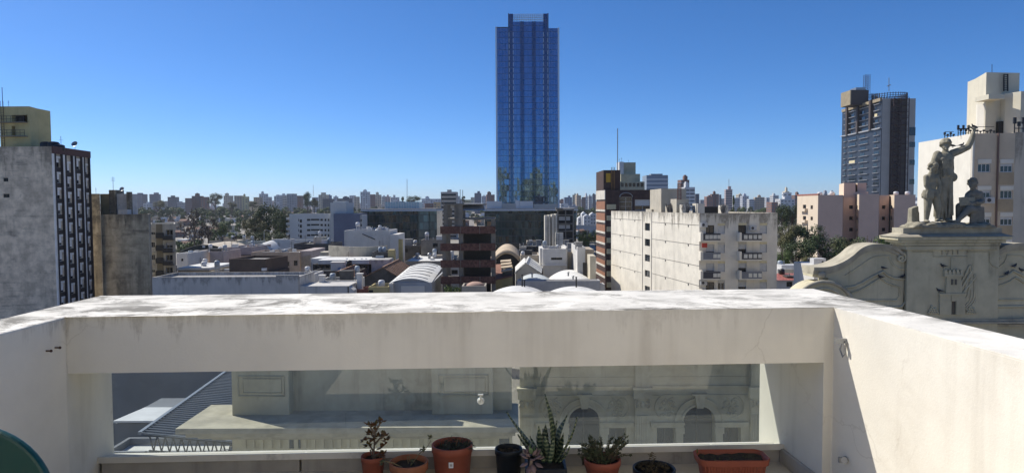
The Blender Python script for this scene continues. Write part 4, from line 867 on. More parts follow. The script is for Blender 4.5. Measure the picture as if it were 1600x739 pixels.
for px, py, d, rz, lab in ((1522, 201, YS-.05, 3.3, 'pigeon standing on the raised hand of the stone woman'), (1489, 231, YS-.02, 1.9, 'pigeon on the shoulder of the stone woman, close beside her neck'), (1502, 230, YS-.05, .1, 'pigeon on the upper arm of the stone woman, farther from her neck'),
                           (1380, 421.5, DW-.02, 2.6, 'pigeon at the peak of the left panel moulding'), (1376, 435.5, DW-.06, 3.3, 'pigeon below the peak of the left panel moulding'), (1410, 435, DW-.05, .2, 'pigeon at the right shoulder of the left panel moulding'), (1474, 418.5, DW-.2, 3.2, 'pigeon on the battlement of the castle relief'), (1468, 457, DW-.2, 3.0, 'pigeon on the lower wall of the castle relief'),
                           (1550, 432.5, DW-.05, .2, 'pigeon at the left shoulder of the right panel moulding'), (1573, 430, DW-.05, .4, 'pigeon on the left slope of the right panel moulding, lower of the pair'), (1585, 418.5, DW-.05, .3, 'pigeon near the peak of the right panel moulding, upper of the pair'), (1597, 425, DW-.05, 2.9, 'pigeon on the right panel moulding nearest the right edge of the picture')):
    o = bpy.data.objects.new('pigeon', PM); C.objects.link(o); o.location = P(px, py, d); o.rotation_euler = (0, 0, rz); o.scale = (.72,)*3; tag(o, lab, 'pigeon', 'pigeons on the statue and pediment')
# ================================================================== BUILDINGS OF THE MIDDLE DISTANCE
def pxrect(f, x0, y0, x1, y1):
    a, z1 = f.px(x0, y0); b, z0 = f.px(x1, y1); return (min(a, b), max(a, b), z0, z1)
def v2(px, d, py=330): p = P(px, py, d); return Vector((p.x, p.y))
def rootfor(name, label, cat, poly, group=None):
    c = sum(poly, Vector((0, 0)))/len(poly); return thing(name, label, cat, (c.x, c.y, 0), group)
def clutter_tank(parent, p, r, h, m, legs=0): 
    mb = MB(); mb.lathe([(0, legs), (r, legs), (r*1.02, legs+h*.8), (r*.75, legs+h*.95), (r*.2, legs+h)], tuple(p), 14)
    if legs:
        for i in range(4): a = .78+1.57*i; mb.bar((p.x+r*.8*math.cos(a), p.y+r*.8*math.sin(a), p.z), (p.x+r*.8*math.cos(a), p.y+r*.8*math.sin(a), p.z+legs), .12)
    return mb.build('water_tank', m, parent)
def antenna(parent, p, h, arms=4):
    mb = MB(); mb.tube([p, p+Vector((0, 0, h))], h*.01+.015, 5)
    for i in range(arms): z = h*(.7+.28*i/max(1, arms)); mb.bar(p+Vector((-h*.16, 0, z)), p+Vector((h*.16, 0, z)), .035)
    return mb.build('antenna', IRON, parent)
def dish(parent, p, r):
    mb = MB(); mb.tube([p, p+Vector((0, 0, r*1.6))], .04, 6); c = p+Vector((0, 0, r*2)); mb.lathe([(0, 0), (r*.6, .08*r), (r, .3*r)], (0, 0, 0), 14)
    k = len(mb.v)-42; rot = Matrix.Rotation(R(60), 3, 'X'); mb.v[k:] = [tuple(c+rot @ Vector(v)) for v in mb.v[k:]]; return mb.build('satellite_dish', STEEL, parent)
def ac_unit(parent, f, u, z, out=0):
    k = 'ac'
    if k not in _wm:
        mb = MB(); mb.box(0, .9, -.36, -.02, 0, .65); mb.tube([(.32, -.365, .33), (.32, -.39, .33)], .25, 14); _wm[k] = mb.mesh('air_conditioner', SHUT)
        g = MB(); g.tube([(.32, -.392, .33), (.32, -.4, .33)], .2, 14); _wm['acg'] = g.mesh('fan_grille', FRD)
    a = inst('air_conditioner', _wm[k], parent, f.at(u, z, out), f.rz); inst('fan_grille', _wm['acg'], a, (0, 0, 0), local=True); return a
# ---- left tower block with striped window bays
GREYW = mat('stained_grey_render', (.68, .575, .44), var=.3, scale=.7, streak=.5, sscale=.8, blotch=.3, bscale=.9, bcol=(.22, .2, .17), bmp=.06, topz=Z(229, 115, 84), topd=7, tops=.6, hband=1.1)
dL = 115; c0 = v2(84, dL); cR = Vector((c0.x-.9, dL+11.6)); cl = Vector((c0.x-26, dL)); poly = [cl, c0, cR, Vector((cl.x, cR.y))]
zt = Z(229, dL, 84); rt = rootfor('tower_block', 'tall grey apartment block at the left edge with stained blank wall and striped window bays', 'building', poly)
fs = Face(c0, cR); ff = Face(cl, c0)
BR = simple('brown_spandrel', (.045, .036, .034), .7); PILW = mat('pilaster_white_grey', (.84, .81, .76), var=.12, scale=.6, streak=.35)
holes = []; nfl = 13; fh = 2.66; bays = [(.5, 2.5), (3.6, 5.6), (6.6, 8.6), (9.5, 11.2)]; winl = []
g = random.Random(2)
for b, (u0, u1) in enumerate(bays):
    for k in range(nfl):
        z1 = zt-1.9-k*fh-(.7 if b % 2 else 0); h = (u0+.45, u1-.45, z1-1.5, z1); holes.append(h); winl.append(h)
fh_ = [pxrect(ff, 5, 278, 13, 284), pxrect(ff, 5, 303, 15, 309)]
shell(rt, poly, 0, zt, GREYW, ROOFG, {1: holes, 0: fh_}, .22)
for h in winl: window(rt, fs, *h, fr=FRW if g.random() < .7 else FRD, mull=1, shut=g.choice([.45, .55, .6, .7, .8]), shm=PILW)
for h in fh_: window(rt, ff, *h, fr=FRD, mull=1, gl=GLD)
mb = MB(); dbox(mb, fs, -.02, fs.L+.02, zt-1.15, zt+.05, .01, .3); mb.build('brown_cornice', simple('oxide_red', (.1, .05, .042), .8), rt)
for (u0, u1) in bays:
    for s in (u0, u1):
        mb = MB(); dbox(mb, fs, s-.1, s+.1, 0, zt-1.16, .01, .38); mb.build('bay_fin', BR, rt)
for i in range(5):
    a = ([0]+[b[1]+.1 for b in bays])[i]; b = ([b[0]-.1 for b in bays]+[fs.L])[i]; mb = MB(); dbox(mb, fs, a, b, 0, zt-1.17, .006, .2); mb.build('pilaster', PILW, rt)
for (b, (u0, u1)) in enumerate(bays):
    for k in range(nfl):
        z1 = zt-1.9-k*fh-(.7 if b % 2 else 0); mb = MB(); dbox(mb, fs, u0+.1, u1-.1, z1-1.5-.75, z1-1.5-.02, .008, .05); mb.build('spandrel', BR, rt); 
        if z1+.36 < zt-1.2:
            mb = MB(); dbox(mb, fs, u0+.1, u1-.1, z1+.02, min(zt-1.2, z1+.38), .008, .03); mb.build('shutter_box', PILW, rt)
# rooftop tank house
YEL = mat('tank_house_ochre', (.5, .43, .22), var=.12, scale=.4, streak=.4, sscale=.9)
dT = dL+2.5; a = v2(5, dT); b = v2(52, dT); b2 = v2(64, dT+2.6); pt = [a, b, b2, Vector((b2.x, dT+6)), Vector((a.x, dT+6))]; zt2_ = Z(166.5, dT, 30)
f0 = Face(a, b); hh = [pxrect(f0, 18, 180, 43, 191), pxrect(f0, 18, 197, 24, 212)]
mb = MB()
for i in range(5): wall(mb, Face(pt[i], pt[(i+1) % 5]), zt-.5, zt2_, hh if i == 0 else [], 1.0)
mb.add([(p.x, p.y, zt2_) for p in pt], [tuple(range(5))]); th = mb.build('tank_house', YEL, rt)
mb = MB(); dbox(mb, f0, hh[0][0]-.05, hh[0][0]+(hh[0][1]-hh[0][0])*.5, hh[0][2], hh[0][3], -1.4, -1.0); dbox(mb, f0, hh[1][0]-.05, hh[1][1]+.05, hh[1][2], hh[1][3], -1.2, -1.0); mb.build('tank_house_door', DARK, rt)
for py, w in ((191.5, .1), (213, .12)):
    z = Z(py, dT, 30); mb = MB(); dbox(mb, f0, -1.2, f0.L-.4, z-w, z, .01, .9); mb.build('gallery_slab', simple('slab_grey', (.2, .19, .17)), rt)
    mb = MB()
    for zz_ in (.5, 1.0): mb.bar(f0.at(-1.2, z+zz_, .85), f0.at(f0.L-.4, z+zz_, .85), .05)
    for k in range(9): u = -1.2+(f0.L+.8)*k/8; mb.bar(f0.at(u, z, .85), f0.at(u, z+1.0, .85), .04)
    mb.build('railing', IRON, rt)
mb = MB()
for u in (.35, .8): mb.bar(f0.at(u, zt, .12), f0.at(u, zt2_+.9, .12), .05)
for k in range(18): z = zt+.4*k; mb.bar(f0.at(.35, z, .12), f0.at(.8, z, .12), .04)
mb.build('ladder', IRON, rt); antenna(rt, f0.at(-.1, zt2_, -1), 3.4, 0); antenna(rt, f0.at(.9, zt2_, -1), 1.2, 1)
for px in (72, 84, 92): p = P(px, 229, dL+3); clutter_tank(rt, Vector((p.x, p.y, zt-.5)), .9, 1.6 if px != 92 else 1.1, TANKB)
antenna(rt, fs.at(5, zt, -1.2), 2.2, 1); dish(rt, fs.at(8.6, zt, -.8), .55)
# ---- second block: dark stained wall
DSTAIN = mat('soot_stained_concrete', (.5, .44, .32), var=.3, scale=.6, streak=1., sthr=.36, sscale=.6, scol=(.07, .064, .054), blotch=.6, bscale=.45, hband=.9, bcol=(.13, .115, .09), bmp=.05, topz=Z(335, 130, 190), topd=5, tops=.8)
d2 = 130; p0, p1 = v2(157, d2), v2(231.5, d2); poly = [p0, p1, p1*1.08+Vector((.5, 0)), p0*1.08]; zt = Z(335, d2, 190)
rt = rootfor('apartment_block', 'soot stained blank concrete wall of a lower block right of the striped tower block', 'building', poly); shell(rt, poly, 0, zt, DSTAIN, ROOFG)
q0, q1 = v2(136, d2-.8), v2(156.9, d2-.8); mb = MB(); zl_ = Z(303, d2, 150); mb.prism([tuple(q0), tuple(q1), tuple(q1*1.07), tuple(q0*1.07)], 0, zl_); mb.build('stair_tower', DSTAIN, rt)
OCH = mat('roof_room_ochre', (.3, .25, .15), streak=.5, sscale=1.5, blotch=.3); WGR = mat('roof_room_white', (.5, .49, .47), streak=.5, sscale=1.5, blotch=.3)
def rbox(root, px0, px1, d, dep, z0, z1, m, name):
    a, b = v2(px0, d), v2(px1, d); mb = MB(); mb.box(a.x, b.x, d, d+dep, z0, z1); return mb.build(name, m, root)
zz = lambda py: Z(py, d2+3, 180)
rbox(rt, 157.2, 171, d2+3, 4, zt-.4, zz(303), OCH, 'roof_room'); rbox(rt, 171, 181, d2+2.5, 3, zt-.4, zz(297), DSTAIN, 'chimney_stack'); rbox(rt, 181.2, 198, d2+3, 4, zt-.4, zz(303), WGR, 'roof_room'); rbox(rt, 198.2, 203, d2+2.6, 1, zt-.4, zz(300), DSTAIN, 'chimney_stack')
mb = MB(); mb.box(v2(183, d2).x, v2(197, d2).x, d2+.4, d2+1.8, zt-.1, zt+.9); mb.build('railing_wall', WGR, rt)
antenna(rt, P(177, 297, d2+4), 2.6, 3); dish(rt, P(191, 303, d2+4), .45); antenna(rt, P(150, 303, d2+2), 1.2, 1)
# ---- balcony flats behind it
d3 = 146; p0, p1 = v2(234, d3), v2(273, d3+1); poly = [p0, p1, p1*1.07, p0*1.07]; zt = Z(350, d3, 250); FLW = mat('flats_render', (.5, .47, .4), streak=.5, sscale=1, blotch=.3)
rt = rootfor('apartment_building', 'narrow grey flats with dark stacked balconies behind the soot stained wall', 'building', poly)
f = Face(p0, p1); hs_ = []
for k in range(6):
    y = 358+k*19.6
    hs_ += [pxrect(f, 235, y+1, 242, y+9), pxrect(f, 259, y+1, 270, y+10)]
shell(rt, poly, 0, zt, FLW, ROOFW, {0: hs_}, .6)
for i, h in enumerate(hs_): window(rt, f, *h, rec=.5, fr=FRW, mull=1, shut=.5 if i % 3 == 0 else 0)
DKB = simple('balcony_dark', (.05, .05, .05), .8)
for k in range(6):
    y = 368+k*19.6
    for x0, x1, o in ((234.5, 243, .9), (257, 272.5, 1.3)): h = pxrect(f, x0, y, x1, y+5.5); mb = MB(); dbox(mb, f, h[0], h[1], h[2], h[3], o-.12, o); dbox(mb, f, h[0], h[1], h[2]-.15, h[2]-.002, 0.01, o); mb.build('balcony', FLW if x0 < 240 else DKB, rt)
mb = MB(); h = pxrect(f, 243.5, 350, 256, 431); dbox(mb, f, h[0], h[1], 0, h[3], .01, .06); mb.build('recess_panel', mat('recess_ochre', (.24, .21, .15), streak=.6), rt)
for k in range(6): h = pxrect(f, 244, 364+k*19.6, 256, 372+k*19.6); mb = MB(); dbox(mb, f, h[0], h[1], h[2], h[3], .07, .5); mb.build('balcony', DKB, rt)
# ---- generic box building seen from the front, described in photo pixels
def block(name, label, x0, x1, d, ytop, dep, wm, rm=ROOFG, d1=None, wins=(), z0=0., par=.5, fr=None, gl=None, cat='building', group=None, rec=.2, mull=1, bars=0, shut=0, sidew=None, side=1):
    a, b = v2(x0, d), v2(x1, d1 or d); poly = rect(a, b, dep); zt = Z(ytop, d, x0); rt = rootfor(name, label, cat, poly, group); f = Face(a, b)
    hs = [pxrect(f, *w) for w in wins]; hol = {0: hs}
    fsd = Face(poly[side], poly[(side+1) % 4]); sh = []
    if sidew: sh = [pxrect(fsd, *w) for w in sidew]; hol[side] = sh
    shell(rt, poly, z0, zt, wm, rm, hol, rec, par, th=min(.25, dep*.1))
    for h in hs: window(rt, f, *h, rec=rec, fr=fr, mull=mull, bars=bars, gl=gl, shut=shut)
    for h in sh: window(rt, fsd, *h, rec=rec, fr=fr, mull=mull, bars=bars, gl=gl, shut=shut)
    return rt, f, zt, poly
def part_box(rt, x0, x1, d, dep, y1, y0, m, name='annex'):
    a, b = v2(x0, d), v2(x1, d); mb = MB(); mb.box(a.x, b.x, d, d+dep, Z(y0, d, x0) if y0 is not None else 0, Z(y1, d, x0)); return mb.build(name, m, rt)
# ---- concrete skeleton under construction
CONC = mat('raw_concrete', (.2, .182, .155), var=.2, scale=.6, streak=.5, sscale=1, blotch=.3, bscale=.5); BRICK = mat('hollow_brick', (.13, .066, .052), var=.4, scale=2.5, blotch=.3, bscale=.7, bcol=(.13, .1, .085))
ds = 120; a, b = v2(690, ds), v2(773, ds); dep = 11; rt = rootfor('concrete_frame', 'unfinished concrete frame building with bands of red brick and open dark floors', 'building', rect(a, b, dep)); f = Face(a, b)
zs_ = [Z(y, ds, 730) for y in (341, 363, 388.5, 414, 439.5, 465)]+[0.]
slabs = [Z(y, ds, 730) for y in (318.5, 341.5, 362.5, 389, 415, 440.5, 466)]
for i, z in enumerate(slabs):
    mb = MB(); x1 = b.x if i > 0 else X(757, ds); mb.box(a.x+(.0 if i > 1 else .6), x1-(.0 if i != 1 else .1), ds, ds+dep, z-.22, z); mb.build('floor_slab', CONC, rt)
cols = [690.5, 713, 757, 768.5]; 
for i in range(len(slabs)-1):
    for j, px in enumerate((691, 717, 768)):
        if i == 0 and j == 2: continue
        for k, yo in enumerate((.1, dep*.5, dep-.5)):
            x = X(px+(3 if i < 2 and j == 0 else 0), ds); mb = MB(); w = .75 if k == 0 else .5; mb.box(x-.1, x+w-.1, ds+yo, ds+yo+.45, slabs[i+1]+.002, slabs[i]-.222); mb.build('column', CONC, rt)
for i in (2, 3, 4, 5):
    z = slabs[i]; mb = MB(); hgt = 1.25; w0 = a.x-.25; w1 = b.x+.1; n = 3
    for k in range(n):
        s0, s1 = w0+(w1-w0)*[0, .37, .72][k], w0+(w1-w0)*[.36, .71, 1][k]; m2 = MB(); m2.box(s0, s1, ds-.28, ds-.02, z-.3, z+hgt*.8); m2.build('brick_band', BRICK, rt)
    for k in range(2): s0 = w0+(w1-w0)*[.36, .71][k]; m2 = MB(); m2.box(s0+.01, s0+(w1-w0)*.01-.01, ds-.27, ds-.02, z-.3, z+hgt*.8-.02); m2.build('band_joint', CONC, rt)
for i in (3, 4, 5, 6):   # inner partitions; the interior's shade is put into their near-black colour
    m2 = MB(); m2.box(a.x+2.5, b.x-1, ds+dep*.72, ds+dep*.72+.15, slabs[i]+.002, slabs[i-1]-.5); m2.build('partition', simple('partition_shade', (.05, .048, .046)), rt)
m2 = MB(); m2.box(X(709.5, ds), X(723, ds), ds+.3, ds+4, slabs[2], Z(318, ds, 715)); m2.build('lift_shaft', CONC, rt)
m2 = MB(); m2.box(X(760, ds), X(767.5, ds), ds+3, ds+3.2, slabs[2], Z(347, ds, 760)); m2.build('brick_infill', mat('pale_brick', (.45, .3, .2), var=.2, scale=2), rt)
mb = MB(); e0, e1 = P(724, 329, ds-.3), P(758, 329, ds-.3); r0, r1 = P(724, 318, ds+4), P(755, 318, ds+4); n = 17
for i in range(n):
    k0_, k1_, k2_ = i/n, (i+.75)/n, (i+1)/n; up = Vector((0, 0, .06)); mb.quad(lerp(e0, e1, k0_), lerp(e0, e1, k1_), lerp(r0, r1, k1_), lerp(r0, r1, k0_)); mb.quad(lerp(e0, e1, k1_)+up, lerp(e0, e1, k2_)+up, lerp(r0, r1, k2_)+up, lerp(r0, r1, k1_)+up)
mb.build('corrugated_roof', mat('zinc_sheet', (.55, .57, .6), rough=.5, metal=.2, var=.1), rt); m2 = MB(); m2.box(X(700, ds), X(709, ds), ds+5, ds+5.2, Z(325, ds), Z(319, ds)); m2.build('water_sheet', ROOFW, rt)
m2 = MB(); m2.box(X(693, ds), X(694, ds), ds, ds+.3, slabs[2], slabs[0]+.3); m2.box(X(701.5, ds), X(702.3, ds), ds+.2, ds+.5, slabs[2], slabs[0]); m2.box(X(745, ds), X(746.5, ds), ds+.2, ds+.5, slabs[2], slabs[1]-.23); m2.build('prop', CONC, rt, stuff=True)
for px, t_ in ((719, 296), (723, 297)): mb = MB(); mb.tube([P(px, 319, ds+6), P(px, t_, ds+6)], .05, 5); mb.build('aerial', IRON, rt)
# ---- dark brick tower
DBR = mat('dark_brown_brick', (.075, .048, .042), var=.25, scale=1.2, blotch=.2, bscale=.4); ORB = mat('orange_brick', (.3, .145, .085), var=.18, scale=1.5, blotch=.2); CRM = mat('tower_cream', (.5, .45, .3), streak=.3)
db = 172; p0 = v2(932, db); p1 = v2(946, db-12); p2 = v2(1018, db-11.5); poly = [p0, p1, p2, p2+Vector((1.5, 14)), p0+Vector((3, 2.2))]
zt = Z(297, db-12, 946); rt = rootfor('brick_tower', 'dark brown brick apartment tower with orange brick bands beside the cream balcony block', 'building', poly); fL, fF = Face(p0, p1), Face(p1, p2)
hs_ = []; fl = 17.0
for k in range(8): y = 322+k*fl*1.02; hs_ += [pxrect(fF, 949, y, 960, y+7)]
hs2 = [pxrect(fF, 992, 312, 1016, 328), pxrect(fF, 968, 308, 988, 330)]
mb = MB()
for i in range(5): wall(mb, Face(poly[i], poly[(i+1) % 5]), 0, zt, hs_+hs2 if i == 1 else [], .4)
mb.add([(p.x, p.y, zt) for p in poly], [tuple(range(5))]); mb.build('wall', DBR, rt)
for h in hs_: window(rt, fF, *h, rec=.35, fr=FRD, mull=1)
window(rt, fF, *hs2[0], rec=.35, fr=FRW, mull=1, shut=.6, shm=SHUT); window(rt, fF, *hs2[1], rec=.35, fr=FRW, mull=1, bars=2)
for k in range(9):
    y = 312+k*fl*1.02; h = pxrect(fL, 932.2, y+3, 945.6, y+15.5); mb = MB(); dbox(mb, fL, .25, fL.L-.25, h[2], h[3], .01, .1); mb.build('brick_panel', ORB, rt)
    mb = MB(); dbox(mb, fL, .0, fL.L, h[2]-.5, h[2]-.01, .01, .16); mb.build('floor_band', mat('band_white', (.6, .56, .48)) if 'band_white' not in bpy.data.materials else bpy.data.materials['band_white'], rt)
    h = pxrect(fF, 948, y+11.5, 962, y+15); mb = MB(); dbox(mb, fF, h[0], h[1], h[2], h[3]+.6, .01, .35); mb.build('balcony_front', CRM, rt)
mb = MB(); dbox(mb, fL, 0, fL.L, Z(312, db-6, 940), zt, .012, .17); mb.build('corner_panel', bpy.data.materials['band_white'], rt)
m2 = MB(); u0, _ = pxrect(fF, 946, 300, 969, 320)[:2]; q0_, q1_ = v2(931.5, db+1), v2(969, db-11.6); pl = [v2(931.5, db+1), v2(943, db-11), v2(969, db-11), v2(969, db+2)]
m2.prism([tuple(p) for p in pl], zt+.003, Z(266, db-11, 950)); m2.build('tank_house', DBR, rt)
fT = Face(pl[1], pl[2]); h = pxrect(fT, 947, 271, 954, 285); m2 = MB(); dbox(m2, fT, *h, .01, .08); m2.build('yellow_panel', mat('ochre_paint', (.5, .3, .04)), rt)
m2 = MB(); h = pxrect(fT, 955, 262, 960, 296)
for u in (h[0], h[1]): m2.bar(fT.at(u, h[2], .3), fT.at(u, h[3], .3), .09)
for k in range(22): z = h[2]+(h[3]-h[2])*k/21; m2.bar(fT.at(h[0], z, .3), fT.at(h[1], z, .3), .07)
m2.build('ladder', simple('rusty_ladder', (.25, .14, .05)), rt)
m2 = MB(); h = pxrect(fF, 968, 302, 988, 308); uc = (h[0]+h[1])/2; m2.tube([fF.at(uc+(h[1]-h[0])/2*math.cos(t_), Z(308, db-12, 975)+1.0*math.sin(t_), .2) for t_ in [math.pi*i/12 for i in range(13)]], .12, 6); m2.build('arch_trim', STEEL, rt)
m2 = MB(); mst = P(965, 256, db-2); m2.tube([Vector((mst.x, mst.y, zt)), P(965, 201, db-2)], .12, 5); m2.build('mast', STEEL, rt)
# ---- cream roof tower behind it
CRT = mat('cream_tower', (.47, .43, .3), streak=.35, sscale=.8, blotch=.2)
rt, f, zt, poly = block('apartment_tower', 'stepped cream tower top with a square tank house behind the dark brick tower', 969, 1007, 195, 284, 12, CRT, wins=[(970+i*6.2, 286, 974.5+i*6.2, 292) for i in range(6)], fr=FRD)
part_box(rt, 970, 1000, 196.5, 9, 272, None, CRT, 'upper_storey'); part_box(rt, 974.5, 993, 198, 5, 254, None, CRT, 'tank_house'); part_box(rt, 967.5, 974.3, 197.5, 5, 253, None, mat('pale_shaft', (.6, .6, .58)), 'lift_shaft')
for px, y in ((968, 248), (971, 246), (982, 250)): antenna(rt, P(px, 254, 199), (254-y)*199/F, 1)
# ---- cream balcony block
CRB = mat('cream_render_block', (.72, .67, .565), var=.12, scale=.4, streak=.45, sscale=.9, scol=(.14, .12, .09), blotch=.12, bscale=.4, topz=Z(333, 97, 1150), topd=2.2, tops=.75); 
dF = 97; A_ = v2(955, 137); B_ = v2(1093, dF); C_ = v2(1215, dF); D_ = C_+(A_-B_)+Vector((3, 0)); poly = [A_, B_, C_, D_]; zt = Z(333, dF, 1150)
rt = rootfor('apartment_block', 'cream apartment block with two columns of balconies and a long sunlit blank side wall', 'building', poly); fL, fF = Face(A_, B_), Face(B_, C_)
rows = [347, 376.5, 406, 435.5, 465]
hF = []; spec = []
for i, y in enumerate(rows):
    for x0, x1, y0, y1, kind in ((1103, 1116, 5, 18, 'door'), (1121.5, 1132.5, 5.5, 18.5, 'win'), (1153.5, 1166, 5, 19, 'door2'), (1187, 1198, 5, 18, 'win2')):
        h = pxrect(fF, x0, y+y0, x1, y+y1); hF.append(h); spec.append((h, kind, i))
hL = []; 
for i in range(5): hL.append(pxrect(fL, 1007.5, 348.5+i*24.3, 1015.5, 361+i*24.3))
shell(rt, poly, 0, zt, CRB, ROOFG, {0: hL, 1: hF}, .3, .6)
g = random.Random(12)
for h in hL: window(rt, fL, *h, rec=.25, fr=FRD, mull=1)
for h, kind, i in spec:
    sh = {'door': 0 if i in (0, 3) else .9, 'win': 1. if i < 3 else .1, 'door2': 0 if i == 0 else .55, 'win2': .97}[kind]
    window(rt, fF, *h, rec=.28, fr=FRD if kind.startswith('door') else FRW, mull=1, shut=sh, shm=SHUT)
    if kind != 'door': mb = MB(); dbox(mb, fF, h[0], h[1], h[3]+.01, h[3]+.32, .005, .05); mb.build('shutter_box', SHUTY if kind == 'win2' or (i % 2 == 0) else bpy.data.materials['flats_render'], rt)
WPAN = simple('white_square', (.62, .6, .52), .7); BAL = simple('balcony_rail_dark', (.05, .052, .06), .6); BAL2 = simple('balcony_rail_blue', (.17, .18, .2), .6)
for i, y in enumerate(rows):
    for x0, x1, c, n in ((1094, 1122, 0, 4), (1153.5, 1186, 1, 4)):
        h = pxrect(fF, x0+ (0 if c == 0 else 0), y+18, x1, y+29.5); o = 1.15; mb = MB(); dbox(mb, fF, h[0]-(.25 if c == 0 else .2), h[1], h[2]-.02, h[2]+.16, .01, o); 
        dbox(mb, fF, h[0]-(.25 if c == 0 else .2), h[0]+.12, h[2]+.161, h[3]+.2, .01, o); bal = mb.build('balcony', CRB, rt)
        mb = MB(); dbox(mb, fF, h[0]+.12, h[1], h[2]+.161, h[3]-.02, o-.08, o-.02); dbox(mb, fF, h[1]-.06, h[1], h[2]+.161, h[3]-.02, .02, o-.08); dbox(mb, fF, h[0]+.12, h[1], h[3]-.02, h[3]+.05, o-.1, o); 
        rl = mb.build('balcony_rail', BAL2 if (c == 0 and i in (1,)) or (c == 1 and i == 2) else BAL, None); rl.parent = bal
        for v in rl.data.vertices: v.co -= wl_of(rt)
        mb = MB(); w = (h[1]-h[0]-.3)
        for k in range(n):
            if c == 0 and i in (1, 2) and k in (0, 1) or (c == 1 and i == 2 and k == 0): continue
            u = h[0]+.3+w*(k+.2)/n; dbox(mb, fF, u, u+.5, h[2]+.35, h[2]+.35+.55, o-.015, o+.01)
        pn = mb.build('white_squares', WPAN, None, stuff=True); pn.parent = bal
        for v in pn.data.vertices: v.co -= wl_of(rt)
# stepped ends of the side wall, floor joints, roof things
for i in range(5):
    y = 333+11+i*29.5; h = pxrect(fF, 1089, y, 1094, y+14); mb = MB(); dbox(mb, fF, -.02, .0, 0, 1, 0, .01)
for y0, y1 in ((340.5, 353), (365, 383), (389.5, 415), (414, 445)):
    for xa, xb in ((955.5, 1002.5), (1019, 1092.5)):
        ka, kb = (xa-955)/(1093-955), (xb-955)/(1093-955); u0, z0_ = fL.px(xa, y0+(y1-y0)*ka); u1, z1_ = fL.px(xb, y0+(y1-y0)*kb); zz_ = (z0_+z1_)/2
        mb = MB(); dbox(mb, fL, u0, u1, zz_-.03, zz_+.03, .004, .03); mb.build('floor_joint', simple('joint_grey', (.2, .18, .15)) if 'joint_grey' not in bpy.data.materials else bpy.data.materials['joint_grey'], rt)
        for kk in (.32, .8): mb = MB(); u = u0+(u1-u0)*kk; dbox(mb, fL, u-.1, u+.1, zz_-.34, zz_-.08, .005, .06); mb.build('vent', DARK, rt)
h = pxrect(fL, 1003.5, 334, 1018, 460); mb = MB(); dbox(mb, fL, h[0], h[0]+.3, 0, zt-.02, .004, .1); dbox(mb, fL, h[1]-.3, h[1], 0, zt-.02, .004, .1); mb.build('shaft_edge', CRB, rt)
def roofroom(px0, px1, y, d, dep, m, nm): 
    a, b = v2(px0, d), v2(px1, d); mb = MB(); mb.box(a.x, b.x, d, d+dep, zt-.6, Z(y, d, px0)); return mb.build(nm, m, rt)
ROOM = mat('roof_room_cream', (.45, .41, .33), streak=.4, sscale=1, blotch=.2)
roofroom(1033, 1072, 295, 112, 9, ROOM, 'lift_room'); roofroom(1057, 1076, 311, 106, 4, ROOM, 'roof_room'); roofroom(1044, 1051, 322, 109.5, 3, ROOM, 'roof_room'); roofroom(1067, 1076, 320, 103.6, 2, bpy.data.materials['band_white'], 'roof_box'); roofroom(1090, 1101, 318, 104, 3, bpy.data.materials['band_white'], 'roof_box'); roofroom(1128.5, 1138, 321, 101, 2, bpy.data.materials['band_white'], 'roof_box'); roofroom(1101.2, 1126, 323, 104, 4, DARK, 'solar_panels'); roofroom(1018, 1033, 327, 118, 5, ROOM, 'roof_room')
mb = MB()
for u in (1059, 1064): mb.bar(P(u, 312, 105.9), P(u, 287, 105.9), .1)
for k in range(12): z = 288+k*2.1; mb.bar(P(1059, z, 105.9), P(1064, z, 105.9), .07)
mb.build('ladder', simple('rust_red', (.14, .05, .035)), rt)
for px in (1045, 1048, 1069, 1074, 1130): 
    p = P(px, 333, max(101, 45721/(px-621.3)+1.6)); mb = MB(); gg = random.Random(px)
    for k in range(26): a = gg.uniform(0, 6.28); rr = gg.uniform(.1, .6); z0_ = zt-.4; mb.tube([(p.x+.1*math.cos(a), p.y, z0_), (p.x+rr*math.cos(a), p.y+rr*.4*math.sin(a), z0_+gg.uniform(1.1, 1.9))], .03, 4)
    mb.build('cable_bundle', simple('cable_grey', (.13, .125, .12)) if 'cable_grey' not in bpy.data.materials else bpy.data.materials['cable_grey'], rt, stuff=True)
h = pxrect(fF, 1092, 379, 1100, 386); mb = MB(); dbox(mb, fF, h[0]+.1, h[1]+.1, h[2], h[3], 1.16, 1.3); 
o = mb.build('hanging_cloth', simple('red_cloth', (.45, .05, .03)), None); o.location = (0, 0, 0); tag(o, 'red cloth hung over a balcony of the cream apartment block', 'cloth')
for x, y in ((1094.5, 351), (1094, 441), (1171, 356)): u, z = fF.px(x, y+4); ac_unit(rt, fF, max(.05, u), z)
for i, yy in enumerate((333, 333)):
    mb = MB(); h = pxrect(fF, 1130, 340, 1153, 460)
# ---- right-hand building behind the statue
dR = 72; A_ = v2(1433, 82.5); B_ = v2(1515, dR); C_ = v2(1600, dR-1)+Vector((6, 0)); poly = [A_, B_, C_, C_+Vector((0, 14)), A_+Vector((3, 3))]; zt = Z(209, dR, 1515)
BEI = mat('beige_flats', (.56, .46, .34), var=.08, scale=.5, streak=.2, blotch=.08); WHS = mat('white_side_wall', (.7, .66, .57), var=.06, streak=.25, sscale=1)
rt = rootfor('apartment_building', 'beige flats with a bright blank side wall behind the stone statue', 'building', poly); fL, fF = Face(A_, B_), Face(B_, C_)
hs_ = []
for i in range(6):
    y = 256+i*41.5
    for x0, x1 in ((1528, 1547.5), (1563, 1582)): hs_.append(pxrect(fF, x0, y, x1, y+13))
mb = MB()
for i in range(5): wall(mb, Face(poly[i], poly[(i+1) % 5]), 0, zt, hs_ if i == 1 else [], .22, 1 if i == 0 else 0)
mb.add([(p.x, p.y, zt) for p in poly], [tuple(range(5))], 0); mb.build('wall', [BEI, WHS], rt)
